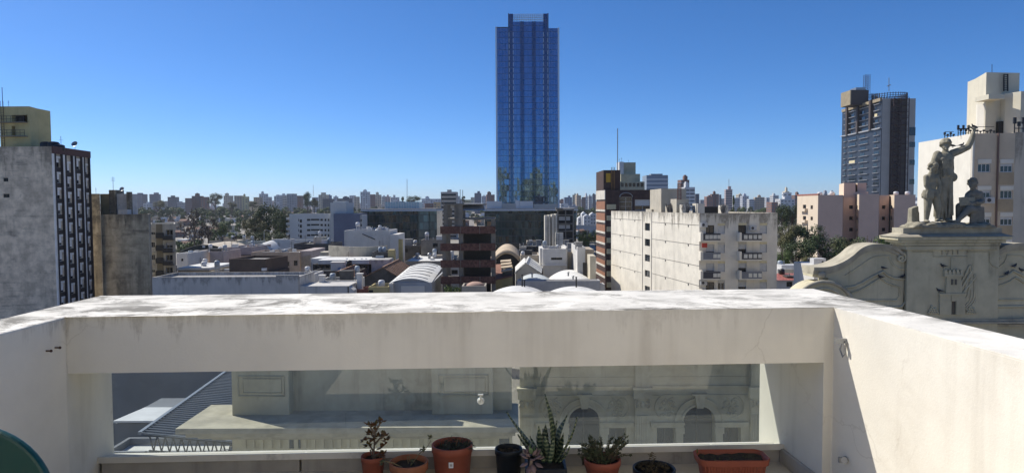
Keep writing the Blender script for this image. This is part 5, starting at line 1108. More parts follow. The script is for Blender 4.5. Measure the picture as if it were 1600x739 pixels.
for i, h in enumerate(hs_):
    window(rt, fF, *h, rec=.18, fr=FRW, mull=2, shut=.0 if i in (0,) else .3 if i % 3 else .0)
    mb = MB(); dbox(mb, fF, h[0]-.05, h[1]+.05, h[3]+.02, h[3]+.45, .005, .06); mb.build('shutter_box', WHS, rt)
    if i % 2 == 1: mb = MB(); dbox(mb, fF, h[0]-.25, h[1]+1.5, h[2]-2.9+1.6, h[2]-.05, .004, .03); mb.build('tan_panel', mat('tan_panel', (.42, .33, .22)) if 'tan_panel' not in bpy.data.materials else bpy.data.materials['tan_panel'], rt)
ac_unit(rt, fF, fF.px(1537, 318)[0], fF.px(1537, 318)[1])
mb = MB(); u = fF.px(1557, 300)[0]; mb.tube([fF.at(u, 2, .1), fF.at(u, zt, .1)], .09, 6); mb.build('downpipe', simple('pipe_brown', (.16, .1, .08)), rt)
u = fF.px(1517, 300)[0]; mb = MB(); mb.tube([fF.at(.12, 2, .12), fF.at(.12, zt+.6, .12)], .13, 6); mb.build('downpipe', WHS, rt)
# roof: lift tower and stepped blocks
def rb(x0, x1, d, dep, ya, yb, m, nm): a, b = v2(x0, d), v2(x1, d); mb = MB(); mb.box(a.x, b.x, d, d+dep, Z(yb, d, x0) if yb else zt-.3, Z(ya, d, x0)); return mb.build(nm, m, rt)
CRW = mat('cream_lift_tower', (.58, .54, .43), var=.06, streak=.25, sscale=1, blotch=.06)
a, b = v2(1518, 79), v2(1535.5, 75); m2 = MB(); e = v2(1587, 75.5); m2.prism([tuple(a), tuple(b), tuple(e), (e.x+.3, 81), (a.x+.5, 81)], zt-.3, Z(116, 76, 1540)); m2.build('lift_tower', CRW, rt)
a, b = v2(1566, 74.5), v2(1590, 73); m2 = MB(); m2.prism([tuple(a), tuple(b), (b.x+4, 73.2), (b.x+4, 80), (a.x+.3, 80)], zt-.29, Z(143, 73, 1580)); m2.build('tank_house', CRW, rt)
m2 = MB(); a, b = v2(1541, 73.3), v2(1566, 73.3); m2.box(a.x, b.x, 73.4, 75.6, Z(155, 73.4, 1550), Z(147.5, 73.4, 1550)); m2.build('ledge_slab', CRW, rt)
m2 = MB(); a, b = v2(1556, 74.8), v2(1565.5, 74.8); m2.box(a.x, b.x, 74.7, 75.2, zt-.2, Z(190, 74.8, 1560)); m2.build('roof_door', DARK, rt)
m2 = MB(); a, b = v2(1522, 76.2), v2(1533, 75.4); m2.hexa([(a.x-.02, a.y-.12, zt), (b.x-.02, b.y-.12, zt), (b.x, b.y+.1, zt), (a.x, a.y+.1, zt)], [(a.x-.02, a.y-.12, zt+3.6), (b.x-.02, b.y-.12, zt+3.6), (b.x, b.y+.1, zt+3.6), (a.x, a.y+.1, zt+3.6)]); m2.build('panel', WHS, rt)
m2 = MB()
for px in (1568.5, 1574.5): m2.bar(P(px, 143, 74.9), P(px, 116, 74.9), .1)
for k in range(9): m2.bar(P(1568.5, 141-k*3, 74.9), P(1574.5, 141-k*3, 74.9), .08)
m2.build('ladder', IRON, rt)
def antenna_rack(px0, px1, d, yb, yt, n, root):
    m2 = MB(); a, b = P(px0, yb, d), P(px1, yb, d); m2.bar(Vector((a.x, d, a.z+.25)), Vector((b.x, d, a.z+.25)), .06); m2.bar(Vector((a.x, d, a.z+.7)), Vector((b.x, d, a.z+.7)), .05)
    for k in range(n): x = a.x+(b.x-a.x)*k/(n-1); h = (yb-yt)*d/F*(1 if k % 2 == 0 else .7); m2.tube([(x, d, a.z-.1), (x, d, a.z+h)], .045, 5); m2.box(x-.1, x+.1, d-.06, d+.06, a.z+h*.55, a.z+h)
    m2.build('antenna_rack', IRON, root)
antenna_rack(1476, 1490, 77, 216, 207, 4, rt); antenna_rack(1497, 1513, 74, 212, 196, 5, rt); antenna_rack(1516, 1553, 72.5, 209, 203, 8, rt)
mb = MB(); mb.tube([P(1550, 116, 78), P(1550, 101, 78)], .03, 5); mb.build('aerial', IRON, rt)
SPL = mat('spotted_side_wall', (.52, .46, .38), var=.08, streak=.3, blotch=.35, bscale=.5, bcol=(.2, .18, .15), topz=Z(207, 52, 1590), topd=2.5, tops=.5)
a = v2(1583, 52); b = a+Vector((6, -.4)); ps = [a, b, b*1.15+Vector((2, 0)), a*1.15+Vector((.1, 0))]; rt = rootfor('apartment_building', 'stained pale building end cut off by the right edge of the picture', 'building', ps); shell(rt, ps, 0, Z(207, 52, 1590), SPL, ROOFG); antenna_rack(1585, 1612, 52.6, 206, 184, 5, rt)
# ---- pink blocks of flats
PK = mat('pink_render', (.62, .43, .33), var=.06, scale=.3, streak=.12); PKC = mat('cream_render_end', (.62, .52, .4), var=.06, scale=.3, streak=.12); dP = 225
z305 = Z(304.5, dP, 1278); pk = thing('apartment_building', 'long pink and cream block of flats with stepped bays beyond the trees on the right', 'building', (X(1330, dP), dP, 0))
def pkpart(pts, ytop, hol=None, roofc=None, nm='wing'):
    poly = [v2(*p) for p in pts]; z = Z(ytop, pts[1][1], pts[1][0]); mb = MB(); n = len(poly); fs = []
    for i in range(n):
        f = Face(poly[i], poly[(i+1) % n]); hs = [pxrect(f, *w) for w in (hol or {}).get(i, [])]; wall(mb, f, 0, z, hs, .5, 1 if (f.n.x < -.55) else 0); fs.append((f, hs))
    mb.add([(p.x, p.y, z) for p in poly], [tuple(range(n))], 0); w = mb.build(nm, [PK, PKC], pk)
    for f, hs in fs:
        for h in hs: window(pk, f, *h, rec=.45, fr=FRD, mull=1, gl=GLD)
    return poly, z, fs
yy = [321, 338.5, 356, 373, 390]
pl, z, fs = pkpart([(1245.5, 248), (1278, 225), (1317, 226), (1317, 260)], 305, {0: [w for y in yy for w in ((1254.5, y-1, 1259.5, y+7), (1266.5, y, 1270, y+6))]})
f = fs[0][0]
for y in yy: h = pxrect(f, 1253, y+3.5, 1262, y+9.5); mb = MB(); dbox(mb, f, h[0], h[1], h[2], h[3]-.3, .01, 1.0); mb.build('balcony', PKC, pk)
mb = MB(); dbox(mb, f, -.1, f.L+.1, z+.003, z+.5, -.5, .1); mb.build('parapet_red', mat('oxide_roof', (.3, .12, .09)), pk)
pkpart([(1310.5, 250), (1318, 234), (1336, 234), (1336, 262)], 286); pkpart([(1334, 247), (1339, 236), (1353, 236), (1353, 255)], 286); pkpart([(1336, 234.5), (1336.2, 234), (1356, 234), (1356, 255)], 300)
pkpart([(1335.5, 238), (1342, 227), (1373, 227), (1373, 255)], 303.5, {0: [(1337.5, y, 1340, y+5.5) for y in yy]}); pkpart([(1373.2, 234), (1373.4, 233.6), (1389, 233.6), (1389, 255)], 305, {1: [(1378, y, 1383.5, y+5.5) for y in yy]})
pkpart([(1388, 238), (1397, 227), (1430, 227), (1430, 255)], 304.5, {0: [(1391, y, 1394, y+5.5) for y in yy]}); pkpart([(1317.2, 234), (1317.4, 233.6), (1335.8, 233.6), (1335.8, 255)], 308, {1: [(1327, y, 1333, y+5.5) for y in yy]})
for px in (1281, 1300, 1400, 1418): p = P(px, 305, 240); clutter_tank(pk, Vector((p.x, p.y, z305)), .8, 1.2, TANKW)
# ---- dark slab hotel tower with outside stairs
SLT = mat('slate_blue_cladding', (.03, .038, .054), var=.2, rough=.45, scale=.3, spec=.5); HGR = mat('hotel_grey_render', (.4, .38, .35), var=.08, scale=.2, streak=.15); HBR = mat('hotel_beige', (.3, .25, .17)); HBAL = mat('hotel_balcony_grey', (.4, .41, .43)); HFIN = simple('hotel_fin_brown', (.07, .055, .05))
dH = 330; A_, B_, C_ = v2(1314, 372), v2(1375.5, dH), v2(1427, dH+1); poly = [A_, B_, C_, C_+(A_-B_)]; zt = Z(154, dH, 1375); rt = rootfor('hotel_tower', 'tall slate blue tower with white window lines and dark outside stairs on its grey end', 'building', poly); fL, fF = Face(A_, B_), Face(B_, C_)
shell(rt, poly, 0, zt, HGR, ROOFG, {}, name='core')
mb = MB(); zc = Z(154, dH, 1375); dbox(mb, fL, 0, fL.L-.1, 0, zc-14, .02, .3); mb.build('cladding', SLT, rt)
mb = MB(); dbox(mb, fL, 0, fL.L-.1, zc-13.9, zc-.6, .02, .2); mb.build('upper_cladding', SLT, rt)
flh = 3.02; g = random.Random(8)
for k in range(26):
    z = zc-1.8-k*flh
    if z < 6: break
    for u0, u1 in ((.08, .15), (.22, .42), (.5, .72), (.84, .97)):
        mb = MB(); dbox(mb, fL, fL.L*u0, fL.L*u1, z-.62, z-.5, .3, .95); dbox(mb, fL, fL.L*u0, fL.L*u1, z-.499, z-.36, .3, 1.05); 
        mb.build('balcony', HBAL, rt)
        mb = MB(); dbox(mb, fL, fL.L*u0, fL.L*(u0+(u1-u0)*g.uniform(.3, 1)), z-.15, z+1.2, .31, .4); mb.build('window', GL if g.random() < .97 else SHUTY, rt)
for u in (.18, .46, .78): mb = MB(); dbox(mb, fL, fL.L*u-.9, fL.L*u+.9, zc-14, zc+.6, .21, 1.6); mb.build('fin', HFIN, rt)
mb = MB(); dbox(mb, fL, 0, fL.L, zc-14.2, zc-13.8, .02, 1.1); mb.build('white_band', HBAL, rt)
for u0, u1 in ((.02, .15), (.2, .43), (.5, .75), (.82, .99)): mb = MB(); dbox(mb, fL, fL.L*u0, fL.L*u1, zc-1.2, zc+.3, .2, 1.0); mb.build('fascia', HBR, rt)
RUST = simple('stair_dark_red', (.05, .028, .028), .7); mb = MB(); h = pxrect(fF, 1392.5, 155, 1413, 305); 
for u in (h[0], (h[0]+h[1])/2, h[1]):
    for o in (.3, 2.2): mb.bar(fF.at(u, 0, o), fF.at(u, zt, o), .3)
mb.build('stair_frame', RUST, rt)
for k in range(28):
    z = zt-k*flh-.4
    if z < 4: break
    mb = MB(); dbox(mb, fF, h[0], h[1], z-.15, z, .1, 2.3); 
    mb.bar(fF.at(h[0]+.3, z-flh, 1.4), fF.at((h[0]+h[1])/2, z-flh/2, 1.4), 1.0, .3); mb.bar(fF.at((h[0]+h[1])/2, z-flh/2, 1.9), fF.at(h[0]+.3, z, 1.9), .8, .3)
    for zz_ in (.5, 1.0): mb.bar(fF.at(h[0], z+zz_, 2.2), fF.at(h[1], z+zz_, 2.2), .12)
    mb.build('stair_flight', RUST, rt)
mb = MB(); dbox(mb, fF, h[0]-.3, h[1]+.3, 4, zt-.2, .01, .06); mb.build('stair_backing', simple('stair_shaft', (.1, .08, .075)), rt)
for y0, y1 in ((199, 212), (222, 230), (250, 258), (280, 288)): hh = pxrect(fF, 1421, y0, 1427, y1); mb = MB(); dbox(mb, fF, hh[0], fF.L+.15, hh[2], hh[3], -1, .12 if y0 == 199 else .08); mb.build('end_window', GL, rt)
def hb(x0, x1, d, dep, y1, m, nm): a, b = v2(x0, d), v2(x1, d); mb = MB(); mb.box(a.x, b.x, d, d+dep, zt-.5, Z(y1, d, x0)); return mb.build(nm, m, rt)
hb(1327, 1354, 348, 10, 141, HFIN, 'lift_room'); hb(1325.5, 1327, 347, 10, 141, HBR, 'lift_room_end'); hb(1334, 1349, 349, 6, 137, STEEL, 'plant_room')
mb = MB(); c = P(1390, 154, 345); r = 7.8
for k in range(40):
    a = 6.28*k/40; mb.bar((c.x+r*math.cos(a), c.y+r*math.sin(a), zt-.3), (c.x+r*math.cos(a), c.y+r*math.sin(a), zt+4.3), .22)
for z in (.8, 1.8, 2.8, 3.8): mb.tube([(c.x+r*math.cos(6.28*k/40), c.y+r*math.sin(6.28*k/40), zt+z) for k in range(41)], .13, 5)
mb.build('round_screen', IRON, rt)
mb = MB(); x0, x1 = X(1356, 350), X(1370, 350)
for k in range(8): x = x0+(x1-x0)*k/7; mb.bar((x, 350, zt-.2), (x, 350, Z(149, 350)), .22)
for z in (148.5, 151, 153.5): mb.bar(P(1356, z, 350), P(1370, z, 350), .2)
mb.build('roof_screen', IRON, rt)
mb = MB(); bz, tz = Z(141, 352, 1350), Z(117, 352, 1350)
cn_ = [(X(x, 352), y) for x in (1348.5, 1356) for y in (352, 354)]
for x, y in cn_: mb.bar((x, y, bz-3), (x, y, tz), .13)
for k in range(7):
    z0_, z1_ = bz+(tz-bz)*k/7, bz+(tz-bz)*(k+1)/7
    for y in (352, 354): mb.bar((cn_[0][0], y, z0_), (cn_[2][0], y, z1_), .08); mb.bar((cn_[2][0], y, z0_), (cn_[0][0], y, z1_), .08); mb.bar((cn_[0][0], y, z1_), (cn_[2][0], y, z1_), .08)
mb.build('lattice_mast', simple('mast_dark', (.06, .05, .06)), rt); mb = MB(); mb.tube([P(1389, 143, 345), P(1389, 122, 345)], .18, 5); mb.tube([P(1386.5, 135, 345), P(1391.5, 133, 345)], .25, 5); mb.build('antenna', STEEL, rt)
# ---- the tall blue glass tower
TG = paneglass('tower_blue_glass', (.11, .2, .34), .03, .016, (1.5, 50, 3.4), metal=.92, spec=.5, var=.1); TGD = paneglass('tower_blue_glass_dark', (.035, .085, .165), .05, .016, (1.5, 50, 3.4), metal=.9, spec=.5, var=.12)
TFR = simple('tower_mullion', (.07, .12, .2), .4, .5); TWH = simple('tower_edge_white', (.55, .6, .66), .4, .3)
dt = 400; tx = lambda px: X(px, dt, 200); tz = lambda py: Z(py, dt, 825); rt = thing('glass_tower', 'very tall blue glass skyscraper standing alone above the skyline', 'skyscraper', (tx(825), dt, 0))
segs = [(776.3, 795.5, 42.5, 1.2, TG), (795.5, 802.5, 22, 0, TGD), (802.5, 813, 22, .5, TG), (813, 819.5, 22, 0, TGD), (819.5, 831.5, 22, .5, TG), (831.5, 838, 22, 0, TGD), (838, 849.5, 22, .5, TG), (849.5, 856.7, 22, 0, TGD), (856.7, 873, 44, 1.2, TG)]
for i, (x0, x1, yt, o, m) in enumerate(segs):
    mb = MB(); topz = tz(yt if not (802 < x0 < 849) else 34); mb.box(tx(x0)+.01, tx(x1)-.01, dt+o, dt+30-o, 0, topz); mb.build('glass_bay', m, rt)
    mb = MB(); n = int(topz/3.4)
    for k in range(1, n+1): z = k*3.4; mb.box(tx(x0)+.02, tx(x1)-.02, dt+o-.1, dt+o+.02, z-.14, z+.06)
    nv = max(2, int((tx(x1)-tx(x0))/1.5))
    for k in range(1, nv): x = tx(x0)+(tx(x1)-tx(x0))*k/nv; mb.box(x-.05, x+.05, dt+o-.08, dt+o+.01, 0, topz)
    mb.build('curtain_wall_grid', TFR, rt, stuff=True)
for px, yt in ((776, 41.5), (873.2, 43.5)): mb = MB(); mb.box(tx(px)-.45, tx(px)+.45, dt+.6, dt+29, 0, tz(yt)); mb.build('edge_fin', TWH, rt)
mb = MB()
for px in (795.5, 856.7): mb.box(tx(px)-.3, tx(px)+.3, dt-.3, dt+1.1, 0, tz(21.5))
mb.build('edge_fin', TFR, rt, stuff=True)
mb = MB()
for px in (796.2, 856.2, 802.5, 849.5):
    for k in range(int(tz(44)/3.4)): mb.box(tx(px)-.14, tx(px)+.14, dt-.5, dt-.3, k*3.4+.4, k*3.4+2.7)
mb.build('pale_strips', TWH, rt, stuff=True)
mb = MB()
for x0, x1, y0, y1, o in ((802.5, 849.5, 33.5, 22.5, .4), (777, 795, 43, 42, 1.2)):
    n = 14
    for k in range(n+1): x = tx(x0)+(tx(x1)-tx(x0))*k/n; mb.box(x-.12, x+.12, dt+o, dt+o+.25, tz(y0), tz(y1)); mb.box(x-.12, x+.12, dt+24, dt+24.3, tz(y0), tz(y1))
    for k in range(4): z = tz(y0)+(tz(y1)-tz(y0))*(k+1)/4; mb.box(tx(x0), tx(x1), dt+o, dt+o+.25, z-.14, z+.14); mb.box(tx(x0), tx(x1), dt+24, dt+24.3, z-.14, z+.14)
mb.build('crown_lattice', TWH, rt)
mb = MB(); mb.box(tx(803), tx(849), dt+.8, dt+1.0, tz(33.5), tz(23.5)); mb.build('crown_glass', SG, rt)
# ---- low dark glass offices, left and right of the frame building
OG = paneglass('office_green_glass', (.012, .034, .034), .07, .05, (1.6, 60, 3.6), metal=.1, spec=.55, var=.6); OGR = paneglass('office_side_glass', (.1, .15, .15), .1, .02, (1.6, 60, 3.6), metal=.2, spec=.6, var=.3); MUL = simple('office_mullion', (.035, .05, .055), .5); CAPG = simple('office_cap_white', (.5, .52, .54), .5)
def office(label, x0, x1, d, ytop, dep, segs):
    a, b = X(x0, d), X(x1, d); zt = Z(ytop, d, x0); rt = thing('office_building', label, 'building', ((a+b)/2, d, 0)); mb = MB()
    for (s0, s1, m, o) in segs:
        m2 = MB(); m2.box(X(s0, d)+.01, X(s1, d)-.01, d+o, d+dep, 0, zt-1.2-.002); m2.build('glass_front', m, rt)
        n = int((X(s1, d)-X(s0, d))/1.6); z = 3.6
        for k in range(1, n): x = X(s0, d)+(X(s1, d)-X(s0, d))*k/n; mb.box(x-.05, x+.05, d+o-.1, d+o+.02, 0, zt-1.3)
        while z < zt-1.5: mb.box(X(s0, d)+.02, X(s1, d)-.02, d+o-.08, d+o+.02, z-.35, z); z += 3.6
    mb.build('curtain_wall_grid', MUL, rt, stuff=True); m2 = MB(); m2.box(a-.6, b+.3, d-.9, d+dep, zt-1.2, zt-.5); m2.build('roof_cap', CAPG, rt); m2 = MB(); m2.box(a, b, d-.3, d+dep-1, zt-.499, zt); m2.build('roof', ROOFG, rt); return rt, zt
rt, zt = office('dark green glass office with a pale roof edge right of the blue-walled hospital', 566, 681, 320, 326.5, 30, [(566, 653, OG, 0), (653, 669, OGR, .6), (669, 681, OGR, 4)])
m2 = MB(); m2.box(X(602, 335), X(655, 335), 335, 347, zt, Z(315.5, 335, 620)); m2.build('penthouse', mat('penthouse_blue', (.3, .42, .47), rough=.3, metal=.2), rt)
mb = MB()
for k in range(14): x = X(602, 335)+(X(655, 335)-X(602, 335))*k/13; mb.box(x-.12, x+.12, 334.8, 335, zt, Z(315.5, 335, 620))
mb.build('penthouse_mullions', CAPG, rt, stuff=True); mb = MB(); mb.tube([P(636, 308, 340), P(636, 280, 340)], .13, 5); mb.build('mast', STEEL, rt)
rt, zt = office('wide dark glass office podium in front of the blue skyscraper', 757, 902, 335, 326, 30, [(757, 851, OG, 0), (851, 902, OG, 6)])
for x0, x1, y in ((760, 784, 314.5), (784.5, 806, 318), (806, 811, 313), (811.5, 833, 314.5), (834, 872, 319)): m2 = MB(); m2.box(X(x0, 340), X(x1, 340), 340, 346, zt, Z(y, 340, x0)); m2.build('plant_box', CAPG if y < 316 else STEEL, rt)
# ---- hospital-like white block with blue wall
HOS = mat('hospital_white', (.52, .52, .5), var=.06, scale=.2, streak=.15); HBL = mat('hospital_blue_grey', (.12, .14, .2), var=.1, scale=.2)
wins = []
for i in range(4):
    y = 342+i*8; wins += [(479.5, y, 485, y+3.2), (485.6, y, 499, y+2.6), (500.5, y, 504.5, y+3.2), (507, y, 510, y+3.5), (512, y, 514.5, y+3.5), (468.2, y+1, 471.8, y+6), (466, y, 467.2, y+4)]
rt, f, zt, poly = block('hospital_building', 'white long building with rows of small windows and a blue-grey end block', 452, 516, 300, 334.5, 18, HOS, wins=wins, fr=FRD, gl=GLD)
part_box(rt, 516.2, 541, 298, 14, 317, None, HOS, 'stair_tower'); part_box(rt, 521, 561.5, 296, 16, 334, None, HBL, 'blue_block'); part_box(rt, 562, 566, 297, 10, 336, None, HOS, 'edge_pier'); part_box(rt, 521, 540, 303, 6, 314.5, None, HOS, 'tank_house')
for i in range(5): part_box(rt, 446.5, 452, 301, 4, 340+i*8, 343.5+i*8, HOS, 'balcony')
for i in range(3): m2 = MB(); m2.box(X(563, 296.9), X(564.8, 296.9), 296.85, 297.1, Z(345+i*7.5, 296.9), Z(341.5+i*7.5, 296.9)); m2.build('window', GLD, rt)
mb = MB(); mb.box(X(445, 280), X(518, 280), 280, 281, 0, Z(374.5, 280, 480)); mb.build('forecourt_wall', HOS, rt)
# ---- dark ribbed ruin beside the podium
RUI = mat('ruin_white', (.55, .52, .45), streak=.5, sscale=.6, blotch=.35, bscale=.3, bcol=(.2, .18, .14)); dr = 255
rt = thing('derelict_building', 'half derelict white ribbed building with dark open floors beside the glass podium', 'building', (X(875, dr), dr, 0))
for i, (x0, x1) in enumerate(((852, 856.5), (857.5, 860.5), (862.5, 867), (868, 870.5))):
    m2 = MB(); m2.box(X(x0, dr), X(x1, dr), dr+(3-i), dr+10, 0, Z(337-i*.8, dr, x0)); m2.build('wall_rib', RUI, rt)
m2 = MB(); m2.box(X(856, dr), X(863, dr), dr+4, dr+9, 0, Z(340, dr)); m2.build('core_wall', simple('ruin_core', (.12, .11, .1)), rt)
for y in (327, 336, 349.5, 361, 373, 385): m2 = MB(); m2.box(X(871, dr), X(897, dr), dr, dr+9, Z(y+1.4, dr), Z(y, dr)); m2.build('floor_slab', CONC, rt)
for px in (871, 883, 895): m2 = MB(); m2.box(X(px, dr)+.02, X(px+1.6, dr), dr+.05, dr+.7, 0, Z(328.5, dr)); m2.build('column', CONC, rt)
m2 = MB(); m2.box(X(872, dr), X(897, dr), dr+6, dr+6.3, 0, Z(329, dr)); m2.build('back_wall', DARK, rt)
for y, c_ in ((339, SHUT), (352, SHUT)): m2 = MB(); m2.box(X(873.5, dr), X(891, dr), dr+1, dr+1.2, Z(y+6, dr), Z(y, dr)); m2.build('hanging_sheet', c_, rt)
m2 = MB(); m2.box(X(868, dr-2), X(880, dr-2), dr-2, dr+1, 0, Z(364, dr-2)); m2.build('white_annex', RUI, rt); m2 = MB(); m2.box(X(869, dr), X(880, dr), dr+1, dr+6, Z(327, dr), Z(325.5, dr)); m2.box(X(870, dr), X(881, dr), dr+1, dr+6, Z(330, dr), Z(327.02, dr)); m2.build('roof_room', CONC, rt)
# ---- striped tower blocks far behind
BLS = mat('blue_grey_cladding', (.22, .27, .33), var=.05, scale=.1); LIN = simple('pale_band', (.5, .54, .58), .5)
rt, f, zt, poly = block('office_tower', 'distant blue-grey office tower with pale horizontal bands right of the brick tower', 1010, 1043.5, 500, 274, 16, BLS, rm=ROOFG)
for k in range(16): m2 = MB(); z = zt-2.5-k*2.9; dbox(m2, f, -.1, f.L+.1, z-1.0, z, .02, .3); m2.build('band', LIN, rt)
part_box(rt, 1017, 1035, 503, 8, 271.8, None, BLS, 'plant_room')
rt, f, zt, poly = block('apartment_tower', 'grey tower block with dark window bands behind the unfinished concrete frame', 689, 713.5, 480, 300, 14, mat('grey_block', (.42, .4, .38)))
for k in range(12): m2 = MB(); z = zt-1.5-k*2.9; dbox(m2, f, .4, f.L-.4, z-1.2, z, .02, .15); m2.build('window_band', GLD, rt); m2 = MB(); dbox(m2, f, 0, f.L, z-1.8, z-1.25, .02, .7); m2.build('balcony_band', bpy.data.materials['grey_block'], rt)
part_box(rt, 699, 705, 483, 5, 296.5, None, bpy.data.materials['grey_block'], 'tank_house')
# ================================================================== LOW ROOFS BELOW US
GRYW = mat('grey_white_render', (.5, .485, .46), var=.08, scale=.5, streak=.45, sscale=.8, blotch=.15, topz=Z(433, 110, 350), topd=1.2, tops=.5); WHR = mat('white_render', (.62, .6, .56), var=.08, scale=.5, streak=.4, sscale=.8, blotch=.12); PNK = mat('pink_house', (.47, .36, .29), streak=.3, blotch=.15); LIL = mat('lilac_house', (.42, .36, .34), streak=.3, blotch=.15); BRN = mat('brown_house', (.11, .08, .062), streak=.3); TAN = mat('tan_house', (.42, .36, .28), streak=.35, blotch=.2); CRMY = mat('cream_mossy', (.55, .5, .39), streak=.35, blotch=.25, bscale=.35, bcol=(.09, .09, .075)); YLW = mat('yellow_house', (.5, .41, .2), streak=.45, blotch=.2); SOOT = mat('sooty_wall', (.1, .095, .088), var=.3, streak=.5, blotch=.3); DGRN = mat('dark_green_shed', (.025, .034, .034), var=.3, streak=.2); RTILE = mat('old_tile_roof', (.26, .16, .11), var=.35, scale=1.5, blotch=.45, bscale=.6, bcol=(.12, .1, .09)); ZINC = mat('zinc_roof', (.62, .62, .62), var=.1, rough=.55, blotch=.15, streak=.25); TANZ = mat('tan_zinc', (.47, .38, .27), var=.2, scale=.5, blotch=.25, bscale=.4, bcol=(.55, .5, .42)); RUSTZ = mat('rust_sheet', (.27, .14, .1), var=.25, blotch=.3)
OCC = []
def occ(x0, x1, d, dep): OCC.append((min(X(x0, d), X(x0, d+dep))-1, max(X(x1, d), X(x1, d+dep))+1, d-1, d+dep+1))
_cg = random.Random(55)
PATCH = [mat('roof_patch_light', (.5, .49, .46), blotch=.4), mat('roof_patch_dark', (.14, .135, .13), blotch=.4), mat('roof_patch_rust', (.3, .2, .15), blotch=.4)]
def clutter(rt, poly, zt, n):
    a, b, c_, d_ = poly
    def at_(u, v): return a+(b-a)*u+(d_-a)*v
    L = (b-a).length; D_ = (d_-a).length
    for i in range(n):
        u, v = _cg.uniform(.12, .88), _cg.uniform(.15, .85); p = at_(u, v); k = _cg.random(); z = zt-.5
        if k < .22: clutter_tank(rt, Vector((p.x, p.y, z)), _cg.uniform(.4, .6), _cg.uniform(.9, 1.4), _cg.choice([TANKB, TANKW, WATER]), _cg.choice([0, .8, 1.3]))
        elif k < .36: antenna(rt, Vector((p.x, p.y, z)), _cg.uniform(2, 3.6), _cg.choice([2, 3, 4]))
        elif k < .48: m2 = MB(); w = _cg.uniform(.7, 1.6); h = _cg.uniform(.8, 2.2); m2.box(p.x-w, p.x+w, p.y-w*.7, p.y+w*.7, z, z+h); m2.box(p.x-w-.1, p.x+w+.1, p.y-w*.7-.1, p.y+w*.7+.1, z+h+.002, z+h+.12); m2.build('roof_hut', _cg.choice([GRYW, WHR, TAN, SOOT]), rt)
        elif k < .62: m2 = MB(); m2.box(p.x-.5, p.x+.5, p.y-.35, p.y+.35, z+.1, z+.85); m2.build('air_conditioner', SHUT, rt)
        elif k < .74: m2 = MB(); m2.tube([(p.x, p.y, z), (p.x, p.y, z+_cg.uniform(.6, 1.5))], .11, 7); m2.build('flue', STEEL, rt)
        elif k < .82: dish(rt, Vector((p.x, p.y, z)), .4)
        else:
            w, e = L*_cg.uniform(.1, .25), D_*_cg.uniform(.1, .22); m2 = MB(); q0 = at_(max(.06, u-w/L), max(.08, v-e/D_)); q1 = at_(min(.94, u+w/L), min(.92, v+e/D_)); m2.box(min(q0.x, q1.x), max(q0.x, q1.x), min(q0.y, q1.y), max(q0.y, q1.y), z+.004, z+_cg.choice([.02, .02, .25])); m2.build('roof_patch', _cg.choice(PATCH), rt)
    if _cg.random() < .5:
        q0 = at_(.1, _cg.uniform(.2, .8)); q1 = at_(.9, _cg.uniform(.2, .8)); m2 = MB(); m2.tube([(q0.x, q0.y, zt-.35), (q1.x, q1.y, zt-.35)], .07, 5); m2.build('roof_pipe', STEEL, rt)
def lo(name, label, x0, x1, d, ytop, dep, wm, rm=ROOFG, **k):
    occ(x0, x1, d, dep); r = block(name, label, x0, x1, d, ytop, dep, wm, rm, **k)
    if dep > 4 and not any(w in label for w in ('parapet wall', 'brown box', 'brown extension')): clutter(r[0], r[3], r[2], max(3, min(15, int(X(x1, d)-X(x0, d))*int(dep)//8)))
    return r
def vault(name, label, x0, x1, d, dep, yspring, rise, rm, wm=None, n=18, ribs=0, shift=0, frontwall=True, ribm=None, far=False, ribr=.12, **k):
    e = d+dep if far else d; occ(x0, x1, d, dep); a, b = X(x0, e, 430), X(x1, e, 430); z = Z(yspring, e, x0); rt = thing(name, label, 'roof' if not wm else 'building', ((a+b)/2, d, 0), k.get('group'))
    pr = [(a+(b-a)*i/n, z+rise*(1-(2*i/n-1)**2)) for i in range(n+1)]
    mb = MB()
    for i in range(n):
        (x0_, z0_), (x1_, z1_) = pr[i], pr[i+1]; mb.hexa([(x0_, d-.3, z0_-.12), (x1_, d-.3, z1_-.12), (x1_+shift, d+dep, z1_-.12), (x0_+shift, d+dep, z0_-.12)], [(x0_, d-.3, z0_), (x1_, d-.3, z1_), (x1_+shift, d+dep, z1_), (x0_+shift, d+dep, z0_)])
    mb.build('vault_roof', rm, rt)
    for j in range(ribs):
        y = d+dep*(j+.5)/ribs; s = shift*(y-d)/dep; mb = MB(); mb.tube([(px_+s, y, pz_+.06) for px_, pz_ in pr[2:-2]], ribr, 5); mb.build('roof_rib', ribm or ZINC, rt)
    if wm and frontwall:
        mb = MB(); mb.prism_y([(a, 0), (b, 0)]+[(x_, z_-.15) for x_, z_ in pr[::-1]], d, d+.3); mb.build('front_wall', wm, rt); mb = MB(); mb.box(a, a+.3, d+.3, d+dep, 0, z-.15); mb.box(b-.3, b, d+.3, d+dep, 0, z-.15); mb.build('side_walls', wm, rt, stuff=True)
    return rt, pr, z
